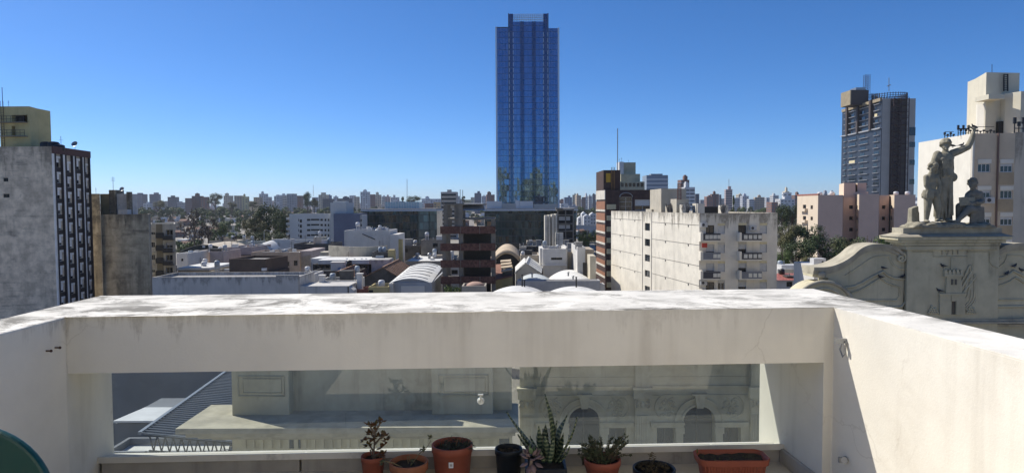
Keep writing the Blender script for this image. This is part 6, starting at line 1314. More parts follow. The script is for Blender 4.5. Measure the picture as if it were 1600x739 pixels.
def gable(name, label, x0, x1, d, dep, yeave, yridge, wm, rm, ribs=10, off=.5, sh=0):
    occ(x0, x1, d, dep); a, b = X(x0, d, 430), X(x1, d, 430); ze, zr = Z(yeave, d, x0), Z(yridge, d, x0); c = a+(b-a)*off; rt = thing(name, label, 'building', ((a+b)/2, d, 0))
    mb = MB(); mb.prism_y([(a+.2, 0), (b-.2, 0), (b-.2, ze-.1), (c, zr-.15), (a+.2, ze-.1)], d, d+dep); mb.build('wall', wm, rt)
    for s, (p, q_) in enumerate(((a, ze), (b, ze))):
        mb = MB(); mb.quad((p, d-.4, q_), (c, d-.4, zr), (c+sh, d+dep, zr), (p+sh, d+dep, q_)); mb.quad((p, d-.4, q_-.12), (c, d-.4, zr-.12), (c+sh, d+dep, zr-.12), (p+sh, d+dep, q_-.12)); mb.quad((p, d-.4, q_-.12), (c, d-.4, zr-.12), (c, d-.4, zr), (p, d-.4, q_)); mb.build('roof_slope', rm, rt)
        mb = MB()
        for j in range(ribs+1): y = d-.35+(dep+.3)*j/ribs; k = (y-d)/dep*sh; mb.bar((p+k, y, q_+.05), (c+k, y, zr+.05), .14, .12)
        mb.build('roof_battens', rm, rt, stuff=True)
    mb = MB(); mb.bar((c, d-.4, zr+.06), (c+sh, d+dep, zr+.06), .3, .14); mb.build('ridge_cap', rm, rt); return rt
# row nearest to us
rt, f, zt, pl = lo('warehouse', 'long grey-white rendered parapet wall in front of the low roofs left of centre', 234.5, 466, 110, 433.2, 8, GRYW); part_box(rt, 429, 464, 109.8, .5, 430, None, GRYW, 'raised_wall'); part_box(rt, 466.2, 543, 110, 6, 447, None, GRYW, 'low_wall')
mb = MB(); a, b, c = P(543, 447, 110), P(553, 453.5, 110), P(543, 460, 110); mb.prism_y([(a.x, 0), (b.x, 0), (b.x, b.z), (a.x, a.z)], 110, 112); mb.build('sloped_end', GRYW, rt)
lo('house', 'dark brown box-shaped house behind the long grey parapet wall', 356, 413, 128, 404.5, 9, BRN, d1=127); rt, *_ = lo('house', 'low dark brown extension stepping down beside the brown box house', 413.3, 428.5, 128, 424, 8, BRN)
part_box(rt, 406.5, 413, 126.8, .8, 419, 423, TANKW, 'water_tank')
lo('house', 'white wall building with square chimneys left of the long white vault', 495, 556, 116, 438.5, 6, WHR, ROOFG)
for x0, x1, y, lab in ((496, 504, 431.5, 'small square white chimney on the low white wall, left one'), (555.5, 563.5, 429, 'tall square white chimney at the right end of the low white wall')):
    m2 = MB(); m2.box(X(x0, 115), X(x1, 115), 115, 116, 0 if y < 430 else Z(440, 115), Z(y, 115, x0)); m2.box(X(x0, 115)-.12, X(x1, 115)+.12, 114.9, 116.1, Z(y, 115, x0)+.002, Z(y, 115, x0)+.18); o = m2.build('chimney', WHR); tag(o, lab, 'chimney')
lo('house', 'white sunlit stub walls with small dark openings beside the step of the grey parapet', 468, 489, 121, 428, 6, WHR, wins=[(470, 433, 474, 440), (481, 436, 486, 444)], fr=FRD, gl=GLD)
rt = gable('house', 'old gabled roof of brown tiles, the smaller one left of the black water tank', 503, 549, 128, 14, 440, 424.5, SOOT, RTILE, 9, .55); 
tk = thing('water_tank', 'black plastic water tank on a white slab between the two brown gabled roofs', 'water tank', P(544, 438, 121)); 
mb = MB(); p = P(544, 438, 121); mb.lathe([(0, 0), (.62, 0), (.62, .35), (.66, .4), (.62, .45), (.62, 1.0), (.45, 1.25), (.2, 1.33), (.2, 1.42), (0, 1.42)], tuple(p), 18); mb.build('tank_body', TANKB, tk); mb = MB(); mb.box(p.x-.8, p.x+.8, 120.4, 121.7, 0, p.z-.003); mb.build('stand', WHR, tk)
rt = gable('house', 'old gabled roof of brown tiles, the larger one beside the white vaulted warehouse', 562, 628, 131, 18, 436, 417.5, SOOT, RTILE, 12, .56); 
lo('house', 'mustard yellow wall low under the larger brown gabled roof', 574, 606, 113, 448, 5, YLW, ROOFD, wins=[(576, 453, 583, 457)], fr=FRD); lo('house', 'brick-red garden wall beside the yellow wall low behind the parapet', 553, 573, 114, 452, 4, mat('red_brick_low', (.26, .12, .09), var=.2, scale=2), ROOFW)
rt, pr, z = vault('warehouse', 'white vaulted warehouse roof with curved ribs and a white door left of the concrete frame', 608, 674, 115, 30, 442.5, .85, ROOFW, mat('warehouse_grey', (.36, .37, .39), streak=.3), ribs=6, shift=-1.2, ribr=.07, ribm=STEEL)
m2 = MB(); m2.box(X(608, 114.9), X(674, 114.9), 114.75, 114.95, 0, Z(441.2, 114.9, 640)); m2.build('gable_screen', bpy.data.materials['warehouse_grey'], rt)
m2 = MB(); m2.box(X(625, 114.7), X(662, 114.7), 114.62, 114.74, 0, Z(446.5, 114.7, 640)); m2.build('roller_door', WHR, rt)
for k in range(6): m2 = MB(); zz_ = Z(447.5+k*2, 114.6, 640); m2.box(X(625, 114.6), X(662, 114.6), 114.58, 114.61, zz_-.03, zz_); m2.build('door_slat', ZINC, rt)
lo('house', 'low grey yard wall hugging the left side of the white vaulted warehouse', 606, 612, 113.5, 443, 3, GRYW)
# weeds and low wall in front of the frame
rt, f, zt, pl = lo('shed', 'small flat shed with a rounded terracotta dome before the concrete frame', 720.5, 758, 106, 447, 4, mat('shed_cream', (.36, .33, .28), streak=.5), ROOFD); 
mb = MB(); p = P(743, 447, 107.5); mb.ball((p.x, 107.5, zt-.2), (1.5, 1.3, .75), 16); mb.build('roof_dome', mat('dome_clay', (.42, .28, .22)), rt)
# right of the frame
rt, pr, z = vault('warehouse', 'tan sheet-metal vault right of the unfinished concrete frame', 768, 816, 165, 26, 408, 2.7, TANZ, DARK, ribs=0)
m2 = MB(); m2.tube([(x_, 164.6, z_-.5) for x_, z_ in pr], .45, 6); m2.build('edge_beam', TANZ, rt)
m2 = MB()
rt = thing('workshop', 'rusty lean-to roof with four stepped skylights right of the concrete frame', 'building', (X(785, 128), 128, 0)); occ(770, 803, 128, 14)
a, b = P(772, 437, 126), P(801, 430.5, 126); a2, b2 = P(772, 413, 138), P(797, 411.5, 138); mb = MB(); mb.hexa([a-Vector((0, 0, .2)), b-Vector((0, 0, .2)), b2-Vector((0, 0, .2)), a2-Vector((0, 0, .2))], [a, b, b2, a2]); mb.build('lean_to_roof', RUSTZ, rt); m2 = MB(); m2.hexa([(a.x, 126.3, 0), (b.x, 126.3, 0), (b.x, 137, 0), (a.x, 137, 0)], [(a.x, 126.3, a.z-.21), (b.x, 126.3, b.z-.21), (b.x, 137, b2.z-.3), (a.x, 137, a2.z-.3)]); m2.build('wall', YLW, rt)
for i in range(4):
    k = .12+.24*i; l = lerp(a, a2, k); r = lerp(b, b2, k); l = lerp(l, r, .45); m2 = MB(); up = Vector((0, 0, .75)); m2.hexa([l, r, r+Vector((0, 1.6, .1)), l+Vector((0, 1.6, .1))], [l+up*.9, r+up*.9, r+up+Vector((0, 1.7, .1)), l+up+Vector((0, 1.7, .1))]); m2.build('skylight', SOOT, rt); m2 = MB(); m2.hexa([l+up*.95+Vector((-.2, -.3, 0)), r+up*.95+Vector((.1, -.3, 0)), r+up*1.05+Vector((.1, 1.8, .1)), l+up*1.05+Vector((-.2, 1.8, .1))], [l+up*1.15+Vector((-.2, -.3, 0)), r+up*1.15+Vector((.1, -.3, 0)), r+up*1.25+Vector((.1, 1.8, .1)), l+up*1.25+Vector((-.2, 1.8, .1))]); m2.build('skylight_cap', TANZ, rt)
gable('warehouse', 'small white gabled roof between the tan vault and the white vaults', 804, 846, 138, 16, 427, 411, WHR, ROOFW, 4, .42, 1)
vault('warehouse', 'white vaulted roof with one small vent, left of the larger white vault', 806, 863, 117.3, 17, 439.5, 1.5, mat('pale_blue_vault', (.46, .5, .52), var=.1, blotch=.2), far=True); rt, pr, z = vault('warehouse', 'larger white vaulted roof with roof vents behind the grey wall', 851, 927, 117.4, 26, 440, 2.5, ROOFW, far=True)
for px, py in ((831.5, 429), (888, 427), (895.5, 433)):
    p = P(px, py, 121); o = thing('roof_vent', {831.5: 'small metal vent on the smaller white vault', 888: 'small metal vent near the crown of the larger white vault', 895.5: 'small metal vent lower on the right slope of the larger white vault'}[px], 'vent', (p.x, 121, p.z-.2)); m2 = MB(); m2.tube([(p.x, 121, p.z-.5), (p.x, 121, p.z+.15)], .14, 10); m2.build('pipe', STEEL, o); m2 = MB(); m2.lathe([(.0, .3), (.25, .2), (.25, .1), (.14, .08)], (p.x, 121, p.z), 12); m2.build('cowl', STEEL, o)
rt, f, zt, pl = lo('warehouse', 'long plain grey wall with lower right end in front of the white vaults', 808, 938, 114.5, 439, 2.5, mat('plain_grey_wall', (.4, .4, .4), streak=.4, sscale=.8, blotch=.15), ROOFG, par=.1); part_box(rt, 938.2, 945, 114.5, 2.5, 444, None, GRYW, 'wall_end')
vault('warehouse', 'nearest white vault, left of the two rising just above our parapet', 768, 851, 74, 30, 457, 1.05, ROOFW, far=True); vault('warehouse', 'nearest white vault, right of the two rising just above our parapet', 853, 940, 74.2, 30, 458, 1.05, ROOFW, far=True)
for px, y, d, lab in ((816, 430, 103, 'tall thin dark post standing before the smaller white vault'), (819.6, 438.5, 103, 'shorter dark post beside the tall thin post'), (900.4, 433.5, 103, 'dark post standing before the larger white vault')):
    m2 = MB(); a = P(px, 462, d); b = P(px, y, d); m2.tube([(a.x, d, 0), (a.x, d, b.z)], [.13, .11], 8); m2.box(a.x-.14, a.x+.14, d-.14, d+.14, b.z+.001, b.z+.1); o = m2.build('post', IRON); tag(o, lab, 'post')
m2 = MB(); m2.tube([P(816.5, 437.5, 103), P(826, 434.5, 110), P(840, 434, 116)], .03, 5); o = m2.build('overhead_cable', IRON); tag(o, 'thin cable running from the tall dark post across the white vault', 'cable')
rt, f, zt, pl = lo('house', 'white box house with one long slot window behind the white vaults', 848, 884, 150, 389, 11, WHR, ROOFG, wins=[(861, 402.5, 878.5, 406)], fr=FRD, gl=GLD); part_box(rt, 843.5, 848, 152, 8, 388, None, WHR, 'side_wall'); m2 = MB(); dbox(m2, f, -.2, f.L+.2, Z(415, 150, 860), Z(413.5, 150, 860), .01, .5); m2.build('ledge', ZINC, rt)
part_box(rt, 884.2, 886.5, 150.5, 8, 386, None, WHR, 'side_wall')
lo('house', 'stained tan wall right of the white box house with slot window', 887, 903, 152, 394, 9, TAN, ROOFG); lo('house', 'stained tan wall left of the white box house with slot window', 813, 843, 158, 399, 10, TAN, ROOFG)
rt, f, zt, pl = lo('house', 'tall bright white wall house left of the dark brick tower', 902, 914.5, 140, 386.5, 14, WHR, ROOFW); part_box(rt, 914.7, 928, 141, 9, 390, None, TAN, 'shaded_wing'); part_box(rt, 922, 931, 134, 5, 400, None, CRMY, 'cream_wing'); m2 = MB(); m2.box(X(915, 133), X(921.5, 133), 138, 138.4, 0, Z(411, 138)); m2.build('gate_screen', IRON, rt)
# middle rows, left of the frame
lo('house', 'pale house with white flat roof at the far left of the low roofs', 274, 291, 172, 396, 12, WHR, ROOFW, wins=[(283, 404, 286.5, 408)], fr=FRD, gl=GLD)
rt, *_ = lo('house', 'pink single-storey house left of the lilac-grey house with a window', 292, 326, 186, 394, 12, PNK, ROOFG, wins=[(294, 404, 297.5, 407.5), (304, 402, 310, 409), (319, 407, 322, 410)], fr=FRB); rt, *_ = lo('house', 'lilac-grey house with a dark window and parapet roof', 326.3, 347, 182, 393, 12, LIL, ROOFG, wins=[(333.5, 405.5, 343.5, 412)], fr=FRW, mull=2)
rt, f, zt, pl = lo('warehouse', 'large pinkish warehouse with a white metal vault on its roof', 353, 392, 200, 386.5, 16, LIL, ROOFW); m2 = MB(); dbox(m2, f, 0, f.L, Z(399, 200, 370), Z(398, 200, 370), .02, .3); m2.build('string_course', SOOT, rt)
vault('warehouse', 'white metal barrel roof on the large pinkish warehouse', 395, 425, 212, 20, 393, 2.4, ROOFW, ZINC, shift=-4)
rt, *_ = lo('warehouse', 'long tan-pink wall with three small windows left of the mossy cream wall', 391, 467, 186, 394.5, 10, mat('tan_pink', (.46, .35, .26), streak=.3, blotch=.12), ROOFW, wins=[(419, 406, 429, 411), (447, 409, 452, 416), (459, 407, 465, 415)], fr=FRD); part_box(rt, 467.2, 485, 187, 14, 392, None, LIL, 'side_wing'); 
for i in range(7): m2 = MB(); d = 186.8; m2.box(X(469+i*2.2, d), X(470.2+i*2.2, d), d, d+.4, Z(414, d), Z(400-i*.6, d)); m2.build('pilaster', TAN, rt)
rt, f, zt, pl = lo('shed', 'low shed with a long bright white roof edge near the balcony flats', 275, 324, 150, 422.5, 12, TAN, ROOFW); part_box(rt, 274, 325.5, 149.5, 13, 418.6, 422.3, ROOFW, 'roof_slab')
lo('shed', 'low fence-like wall of ribbed panels right of the white-edged shed', 325.8, 356, 140, 424, 6, TAN, ROOFG)
rt, pr, z = vault('warehouse', 'dark green vaulted shed with two tiny windows in its gable beyond the pink house', 281, 362, 235, 20, 394, 2.6, mat('vault_tan_roof', (.5, .44, .35), blotch=.2), DGRN); 
for x0 in (314.5, 325.5): m2 = MB(); m2.box(X(x0, 234.8), X(x0+4, 234.8), 234.8, 235, Z(384.5, 234.8), Z(381, 234.8)); m2.build('window', SHUT, rt)
lo('house', 'flat house with a sunlit tan roof beyond the dark green shed', 325, 366, 262, 377, 20, TAN, mat('lit_tan_roof', (.52, .46, .36), blotch=.2)); lo('house', 'flat grey-green roofed house right of the sunlit tan roof', 364, 393, 255, 379, 14, mat('grey_green', (.3, .32, .29), streak=.3), ROOFG); lo('house', 'low white garden wall house left of the white hospital block', 423, 452, 262, 374.5, 6, WHR, ROOFW)
lo('house', 'small yellow-cream rooftop hut before the white hospital block', 489, 503.5, 232, 371, 6, CRMY, ROOFG); lo('warehouse', 'long dark flat roof edge below the white hospital block', 458, 520, 228, 381, 12, SOOT, ROOFD)
rt, f, zt, pl = lo('theatre_building', 'big blank pale grey building with a stepped roofline before the green glass office', 537, 608, 172, 360.5, 12, WHR, ROOFG); part_box(rt, 608.2, 621, 171, 11, 366.5, None, WHR, 'lower_wing'); part_box(rt, 621.3, 627.5, 172, 1.5, 374, None, YLW, 'yellow_end')
for px, y in ((576, 354), (592, 356), (598, 355), (604, 356)): m2 = MB(); p = P(px, 360, 176); m2.tube([(p.x, 176, zt-.5), (p.x, 176, Z(y, 176, px))], .5, 10); m2.build('roof_vent', TANKW if px > 580 else WHR, rt)
m2 = MB(); q0_, q1_, q2_, q3_ = P(566, 365.5, 171.6), P(586, 374, 171.6), P(588, 381, 171.6), P(584, 381, 171.6); m2.tube([q0_, q1_], .12, 5); m2.build('roof_line_mark', SOOT, rt)
m2 = MB(); nA = 14; cxy = []
rt = thing('curved_wall', 'mossy cream curved wall with dark stains below the blank pale building', 'wall', (X(558, 160), 160, 0)); occ(513, 604, 155, 12)
for i in range(nA+1): k = i/nA; px = 512+92*k; d = 163-7*math.sin(math.pi*k*.9); cxy.append((X(px, d), d))
for (xa, ya), (xb, yb) in zip(cxy, cxy[1:]): m2.hexa([(xa, ya, 0), (xb, yb, 0), (xb, yb+.4, 0), (xa, ya+.4, 0)], [(xa, ya, Z(383, 160)), (xb, yb, Z(383, 160)), (xb, yb+.4, Z(383, 160)), (xa, ya+.4, Z(383, 160))])
m2.build('wall_face', CRMY, rt, weld=True); m2 = MB(); m2.box(X(500, 165), X(513, 165), 164, 168, 0, Z(392, 165)); m2.build('wall_end', CRMY, rt)
rt, f, zt, pl = lo('house', 'ochre hut with blue-grey water tanks on the roof at the end of the mossy wall', 580, 605, 152, 394, 6, SOOT, ROOFD); part_box(rt, 605.2, 615, 152, 2, 390.5, None, YLW, 'ochre_wall')
for px in (594, 600.5): p = P(px, 393, 155); clutter_tank(rt, Vector((p.x, 155, zt-.5)), .45, 1.5, WATER)
p = P(590, 404, 151); m2 = MB(); m2.box(X(586, 151), X(598, 151), 150.8, 151.5, 0, Z(398.5, 151)); m2.build('tank_box', WATER, rt)
rt, f, zt, pl = lo('warehouse', 'long sooty facade with a brilliant white strip roof in the middle of the low roofs', 487, 579, 146, 413, 12, SOOT, ROOFW, wins=[(492+i*8.5, 415.5, 497+i*8.5, 420) for i in range(10)], fr=FRD, gl=GLD); part_box(rt, 495, 575.5, 145.4, 9, 406.6, 412.8, ROOFW, 'white_roof_slab'); part_box(rt, 575.8, 606.5, 146, 6, 406, None, GRYW, 'grey_wall_end'); part_box(rt, 484, 503, 150, 7, 404, None, ROOFW, 'white_roof_box')
for px in (542, 554, 565, 572): p = P(px, 406, 148); m2 = MB(); m2.tube([(p.x, 148, p.z-.6), (p.x, 148, p.z+.35)], .22, 8); m2.build('roof_vent', TANKW, rt)
lo('warehouse', 'sooty flat roof with a ledge line below the brilliant white strip roof', 486, 560, 138, 423.5, 6, SOOT, ROOFD)
rt, f, zt, pl = lo('warehouse', 'flat white roof with two turbine vents left of the concrete frame', 632, 690, 168, 408, 26, TAN, ROOFW, par=.1)
for px in (652.5, 671): p = P(px, 404, 176); m2 = MB(); m2.tube([(p.x, 176, zt-.2), (p.x, 176, zt+.7)], .35, 10); m2.ball((p.x, 176, zt+1.0), (.6, .6, .5), 10); m2.build('turbine_vent', STEEL, rt)
rt, *_ = lo('house', 'crumbling grey concrete facade with dark gaps left of the unfinished frame', 657, 691, 186, 375, 10, CONC, ROOFG, wins=[(676, 380, 684, 386), (677, 391, 684, 397)], fr=FRD, gl=GLD); lo('house', 'dark old house with pale end wall beside the yellow end of the pale building', 629, 656, 190, 384, 10, SOOT, ROOFD, wins=[(633, 388, 637, 394)], fr=FRD)
lo('house', 'dark stepped roofs before the glass podium right of the tan vault', 812, 850, 192, 385, 14, SOOT, ROOFD, wins=[(816, 388, 824, 394), (834, 387, 841, 393)], fr=FRD); lo('house', 'small brown rooftop hut before the glass podium', 823, 840, 205, 377, 6, TAN, ROOFG); lo('house', 'low cluttered grey house right of the white annex before the podium', 882, 902, 188, 385, 10, GRYW, ROOFG)
# right of the balcony block
rt, f, zt, pl = lo('house', 'low house with a red sheet roof right of the balcony block', 1213, 1272, 120, 437.5, 8, WHR, ROOFW, wins=[(1229, 440, 1238, 448), (1246, 440, 1256, 448)], fr=FRD, gl=GLD); m2 = MB(); a, b, c, e = P(1212, 438, 119), P(1273, 438, 119), P(1270, 427, 127), P(1214, 427, 127); 
n = 26
for i in range(n): k0_, k1_ = i/n, (i+.8)/n; m2.quad(lerp(a, b, k0_), lerp(a, b, k1_), lerp(e, c, k1_), lerp(e, c, k0_)); up = Vector((0, 0, .08)); m2.quad(lerp(a, b, k1_)+up, lerp(a, b, (i+1)/n)+up, lerp(e, c, (i+1)/n)+up, lerp(e, c, k1_)+up)
m2.build('sheet_roof', mat('red_sheet', (.4, .14, .11), var=.12, rough=.6), rt)
lo('house', 'white flat roofs with a rounded tank behind the red sheet roof', 1216, 1275, 138, 420.5, 8, WHR, ROOFW); rt, *_ = lo('house', 'low cream wall hut beside the left scroll of the pediment', 1272, 1293, 130, 416, 6, YLW, ROOFG)
tk = thing('water_tank', 'wide low white tank on the white flat roofs by the trees', 'water tank', P(1240, 418, 140)); p = P(1240, 420, 140); m2 = MB(); m2.box(X(1221, 140), X(1257, 140), 139.5, 142, Z(423, 140), Z(416, 140)); m2.build('tank_body', TANKW, tk); m2 = MB(); m2.tube([(p.x-1.8, 140.5, p.z), (p.x-1.8, 140.5, p.z+1.7)], .1, 6); m2.build('vent_pipe', STEEL, tk)
acb = thing('air_conditioner', 'boxy white rooftop air conditioner behind the left scroll of the pediment', 'air conditioner', P(1283, 415, 90)); m2 = MB(); m2.box(X(1273, 90), X(1292, 90), 90, 91.2, Z(417, 90), Z(406.5, 90)); m2.build('housing', TANKW, acb); m2 = MB(); m2.tube([P(1285, 411.5, 89.95), P(1285, 411.5, 90.1)], .32, 16); m2.build('fan', FRD, acb); m2 = MB(); m2.box(X(1271, 90), X(1296, 90), 89.5, 96, 0, Z(417, 90)-.003); m2.build('roof_base', WHR, acb)
# seen through the glass on the left: shaded wall, grey roof, yard walls
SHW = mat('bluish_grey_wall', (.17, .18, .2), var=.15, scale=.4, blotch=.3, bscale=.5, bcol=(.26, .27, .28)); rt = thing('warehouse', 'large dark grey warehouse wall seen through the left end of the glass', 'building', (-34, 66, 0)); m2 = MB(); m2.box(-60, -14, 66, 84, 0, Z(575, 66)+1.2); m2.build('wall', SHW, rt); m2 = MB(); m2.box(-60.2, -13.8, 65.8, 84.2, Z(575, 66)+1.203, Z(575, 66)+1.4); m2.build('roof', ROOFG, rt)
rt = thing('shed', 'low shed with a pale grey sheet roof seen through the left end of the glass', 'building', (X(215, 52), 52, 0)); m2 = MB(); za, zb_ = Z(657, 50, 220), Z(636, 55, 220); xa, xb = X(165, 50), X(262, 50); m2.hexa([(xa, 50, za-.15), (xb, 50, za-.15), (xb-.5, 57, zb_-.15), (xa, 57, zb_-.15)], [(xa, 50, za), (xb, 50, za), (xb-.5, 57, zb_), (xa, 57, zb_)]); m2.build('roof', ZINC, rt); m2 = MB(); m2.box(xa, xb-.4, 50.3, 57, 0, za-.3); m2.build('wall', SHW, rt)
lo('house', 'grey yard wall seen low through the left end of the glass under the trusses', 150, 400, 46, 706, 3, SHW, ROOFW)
# ---- unseen flats on our side of the street, added to bounce sunlight across
for x0, x1, y0, y1, h, lab in ((-48, -10, -16, -4, 25, 'unseen cream flats added to bounce light, to the left of the viewpoint'), (9, 52, -16, -4, 27, 'unseen cream flats added to bounce light, to the right of the viewpoint')):
    poly = [Vector((x0, y0)), Vector((x1, y0)), Vector((x1, y1)), Vector((x0, y1))]; rt = rootfor('apartment_building', lab, 'building', poly); f = Face(poly[2], poly[3]); hs = [(1+k*3.4, 2.3+k*3.4, 3+j*3.1, 4.7+j*3.1) for k in range(int((x1-x0)/3.4)) for j in range(int(h/3.1)-1)]
    mb = MB()
    for i in range(4): wall(mb, Face(poly[i], poly[(i+1) % 4]), 0, h, hs if i == 2 else [], .3)
    mb.add([(p.x, p.y, h) for p in poly], [tuple(range(4))]); mb.build('wall', WHR, rt); m2 = MB(); dbox(m2, f, .5, f.L-.5, 2.5, h-1, -.4, -.31); m2.build('window_glass', GLD, rt)
# ---- taller blocks behind the viewpoint (they show as reflections in the skyscraper)
OCB = mat('ochre_block', (.85, .73, .42), var=.15, streak=.4)
for x0, x1, y, w_, h, lab in ((-18, -5, -70, 14, 72, 'tall ochre block of flats behind the viewpoint, left one'), (8, 22, -75, 14, 55, 'ochre block of flats behind the viewpoint, middle one'), (22.1, 31, -72, 14, 63, 'ochre block of flats behind the viewpoint, between the middle and tall one'), (31.2, 38, -70, 14, 74, 'tallest ochre block of flats behind the viewpoint'), (39, 56, -66, 14, 50, 'ochre block of flats behind the viewpoint, right one')):
    poly = [Vector((x0, y-w_)), Vector((x1, y-w_)), Vector((x1, y)), Vector((x0, y))]; rt = rootfor('apartment_building', lab, 'building', poly); f = Face(poly[2], poly[3]); hs = [(.6+k*2.6, 2.3+k*2.6, 3+j*3, 4.9+j*3) for k in range(int((x1-x0)/2.6)) for j in range(int(h/3)-1)]
    mb = MB()
    for i in range(4): wall(mb, Face(poly[i], poly[(i+1) % 4]), 0, h, hs if i == 2 else [], .4)
    mb.add([(p.x, p.y, h) for p in poly], [tuple(range(4))]); mb.build('wall', OCB, rt); m2 = MB(); dbox(m2, f, .5, f.L-.5, 2.5, h-1, -.5, -.41); m2.build('window_glass', GLD, rt)
    m2 = MB()
    for j in range(2, int(h/3)): dbox(m2, f, .3, f.L*.55, j*3-.1, j*3+.1, .01, 1.3)
    m2.build('balcony_slabs', OCB, rt, stuff=True)
# ================================================================== GROUND, FAR SLOPE, SKYLINE
def gz(y):
    t = [(-1e9, 0), (300, 0), (500, 2.2), (700, 5), (1000, 9), (1500, 14.5), (2500, 20.5), (4000, 24), (9000, 25), (1e9, 25)]
    for (a, za), (b, zb_) in zip(t, t[1:]):
        if a <= y < b: k = (y-a)/(b-a); return za+(zb_-za)*k
ys = [-400, 0, 100, 200, 300, 400, 500, 600, 700, 850, 1000, 1250, 1500, 2000, 2500, 3200, 4000, 6000, 9000]; xs = [-9000, -4000, -2000, -1000, -500, -200, 0, 200, 500, 1000, 2000, 4000, 9000]
gm = MB(); gm.add([(x, y, gz(y)) for y in ys for x in xs], [(j*len(xs)+i, j*len(xs)+i+1, (j+1)*len(xs)+i+1, (j+1)*len(xs)+i) for j in range(len(ys)-1) for i in range(len(xs)-1)], 0, True)
GM = mat('city_ground', (.24, .22, .19), var=.3, scale=.03, blotch=.3, bscale=.02, bcol=(.08, .09, .05)); o = gm.build('ground', GM); o['kind'] = 'structure'
# leaf-clump crowns shared by the trees
def crown_mesh(seed, nl, leaf, lobes=9, m=None, flat=1.):
    g = random.Random(seed); mb = MB(); L = []
    for i in range(lobes):
        a = g.uniform(0, 6.28); r = g.uniform(.15, .62); L.append((Vector((r*math.cos(a), r*math.sin(a), g.uniform(-.45, .62)*flat)), g.uniform(.26, .46)))
    for i in range(nl):
        c, r = g.choice(L); v = Vector((g.gauss(0, 1), g.gauss(0, 1), g.gauss(.15, 1))).normalized(); p = c+v*r*(g.random()**.45)*Vector((1, 1, .85)).length/1.64
        n = (v+Vector((g.uniform(-1, 1), g.uniform(-1, 1), g.uniform(-.4, 1)))*.8).normalized(); u = n.cross(Vector((g.uniform(-1, 1), g.uniform(-1, 1), g.uniform(-1, 1)))).normalized(); w = n.cross(u); s = leaf*g.uniform(.5, 1.25)
        mb.add([p-u*s, p-w*s*.6, p+u*s, p+w*s*.6], [(0, 1, 2, 3)])
    return mb.mesh('crown', m)
def trunk_mesh(seed, m):
    g = random.Random(seed); mb = MB(); mb.tube([(0, 0, -1.6), (.02, .01, -1.0), (-.01, .02, -.4), (.02, 0, .15)], [.075, .06, .05, .03], 8)
    for i in range(7): a = g.uniform(0, 6.28); z = g.uniform(-.9, -.1); r = g.uniform(.35, .6); mb.tube([(0, 0, z), (r*.5*math.cos(a), r*.5*math.sin(a), z+.3), (r*math.cos(a), r*math.sin(a), z+.62)], [.035, .025, .01], 6)
    return mb.mesh('trunk', m)
BARK = simple('bark', (.09, .07, .055), .9); LG1 = leafmat('foliage_dark', (.038, .062, .024), (.09, .115, .042)); LG2 = leafmat('foliage_green', (.06, .1, .026), (.12, .16, .05)); LG3 = leafmat('foliage_olive', (.08, .085, .03), (.16, .15, .065)); LG4 = leafmat('foliage_bare_brown', (.07, .05, .04), (.12, .085, .06))
TM = trunk_mesh(1, BARK); TM2 = trunk_mesh(2, BARK)
NEAR = [crown_mesh(11, 5200, .04, 15, LG1), crown_mesh(12, 5200, .04, 16, LG3), crown_mesh(13, 4600, .042, 14, LG2)]
FAR = [crown_mesh(21, 700, .12, 8, LG1), crown_mesh(22, 700, .12, 8, LG2), crown_mesh(23, 600, .12, 8, LG3), crown_mesh(24, 380, .09, 9, LG4)]
def tree(px, py, d, rpx, cm, label, group, ry=None, tm=None, zscale=1.):
    p = P(px, py, d); r = rpx*d/F; rz_ = (ry or rpx)*d/F; o = thing('tree', label, 'tree', (p.x, d, gz(d)), group)
    g_ = random.Random(int(px*7+py)); a = g_.uniform(0, 6.28); inst('crown', cm, o, p, a, scale=(r*1.15, r*1.15, rz_*1.15)); h = p.z-gz(d)
    inst('trunk', tm or TM, o, p, a, scale=(r*1.1, r*1.1, max(rz_, h/1.6))); return o
# big trees right
for i, (px, py, d, r, ry, k, lab) in enumerate(((1232, 372, 190, 25, 24, 1, 'tall olive tree rising highest beside the balcony block'), (1262, 372, 192, 30, 22, 0, 'broad dark tree before the cream end of the pink flats'), (1243, 402, 160, 32, 26, 0, 'dark tree low beside the balcony block above the white roofs'), (1290, 395, 165, 36, 28, 0, 'dark tree in the middle of the clump left of the pediment'), (1325, 392, 170, 34, 24, 1, 'olive-green rounded tree above the left scroll of the pediment'), (1358, 390, 175, 32, 21, 2, 'green rounded tree tucked against the left of the pediment block'), (1385, 396, 180, 22, 18, 1, 'olive tree half hidden behind the pediment block'), (1270, 415, 150, 26, 18, 1, 'low olive tree just above the rooftop air conditioner'), (1222, 412, 150, 16, 20, 2, 'low green tree squeezed beside the balcony block edge'))):
    tree(px, py, d, r, NEAR[k], lab, None, ry)
for px, py, d, r, lab in ((1222, 342, 300, 17, 'dark green tree behind the balcony block, left of a pair'), (1238, 340, 300, 18, 'dark green tree behind the balcony block, right of a pair beside the cream flats end')): tree(px, py, d, r, NEAR[0], lab, None, 22)
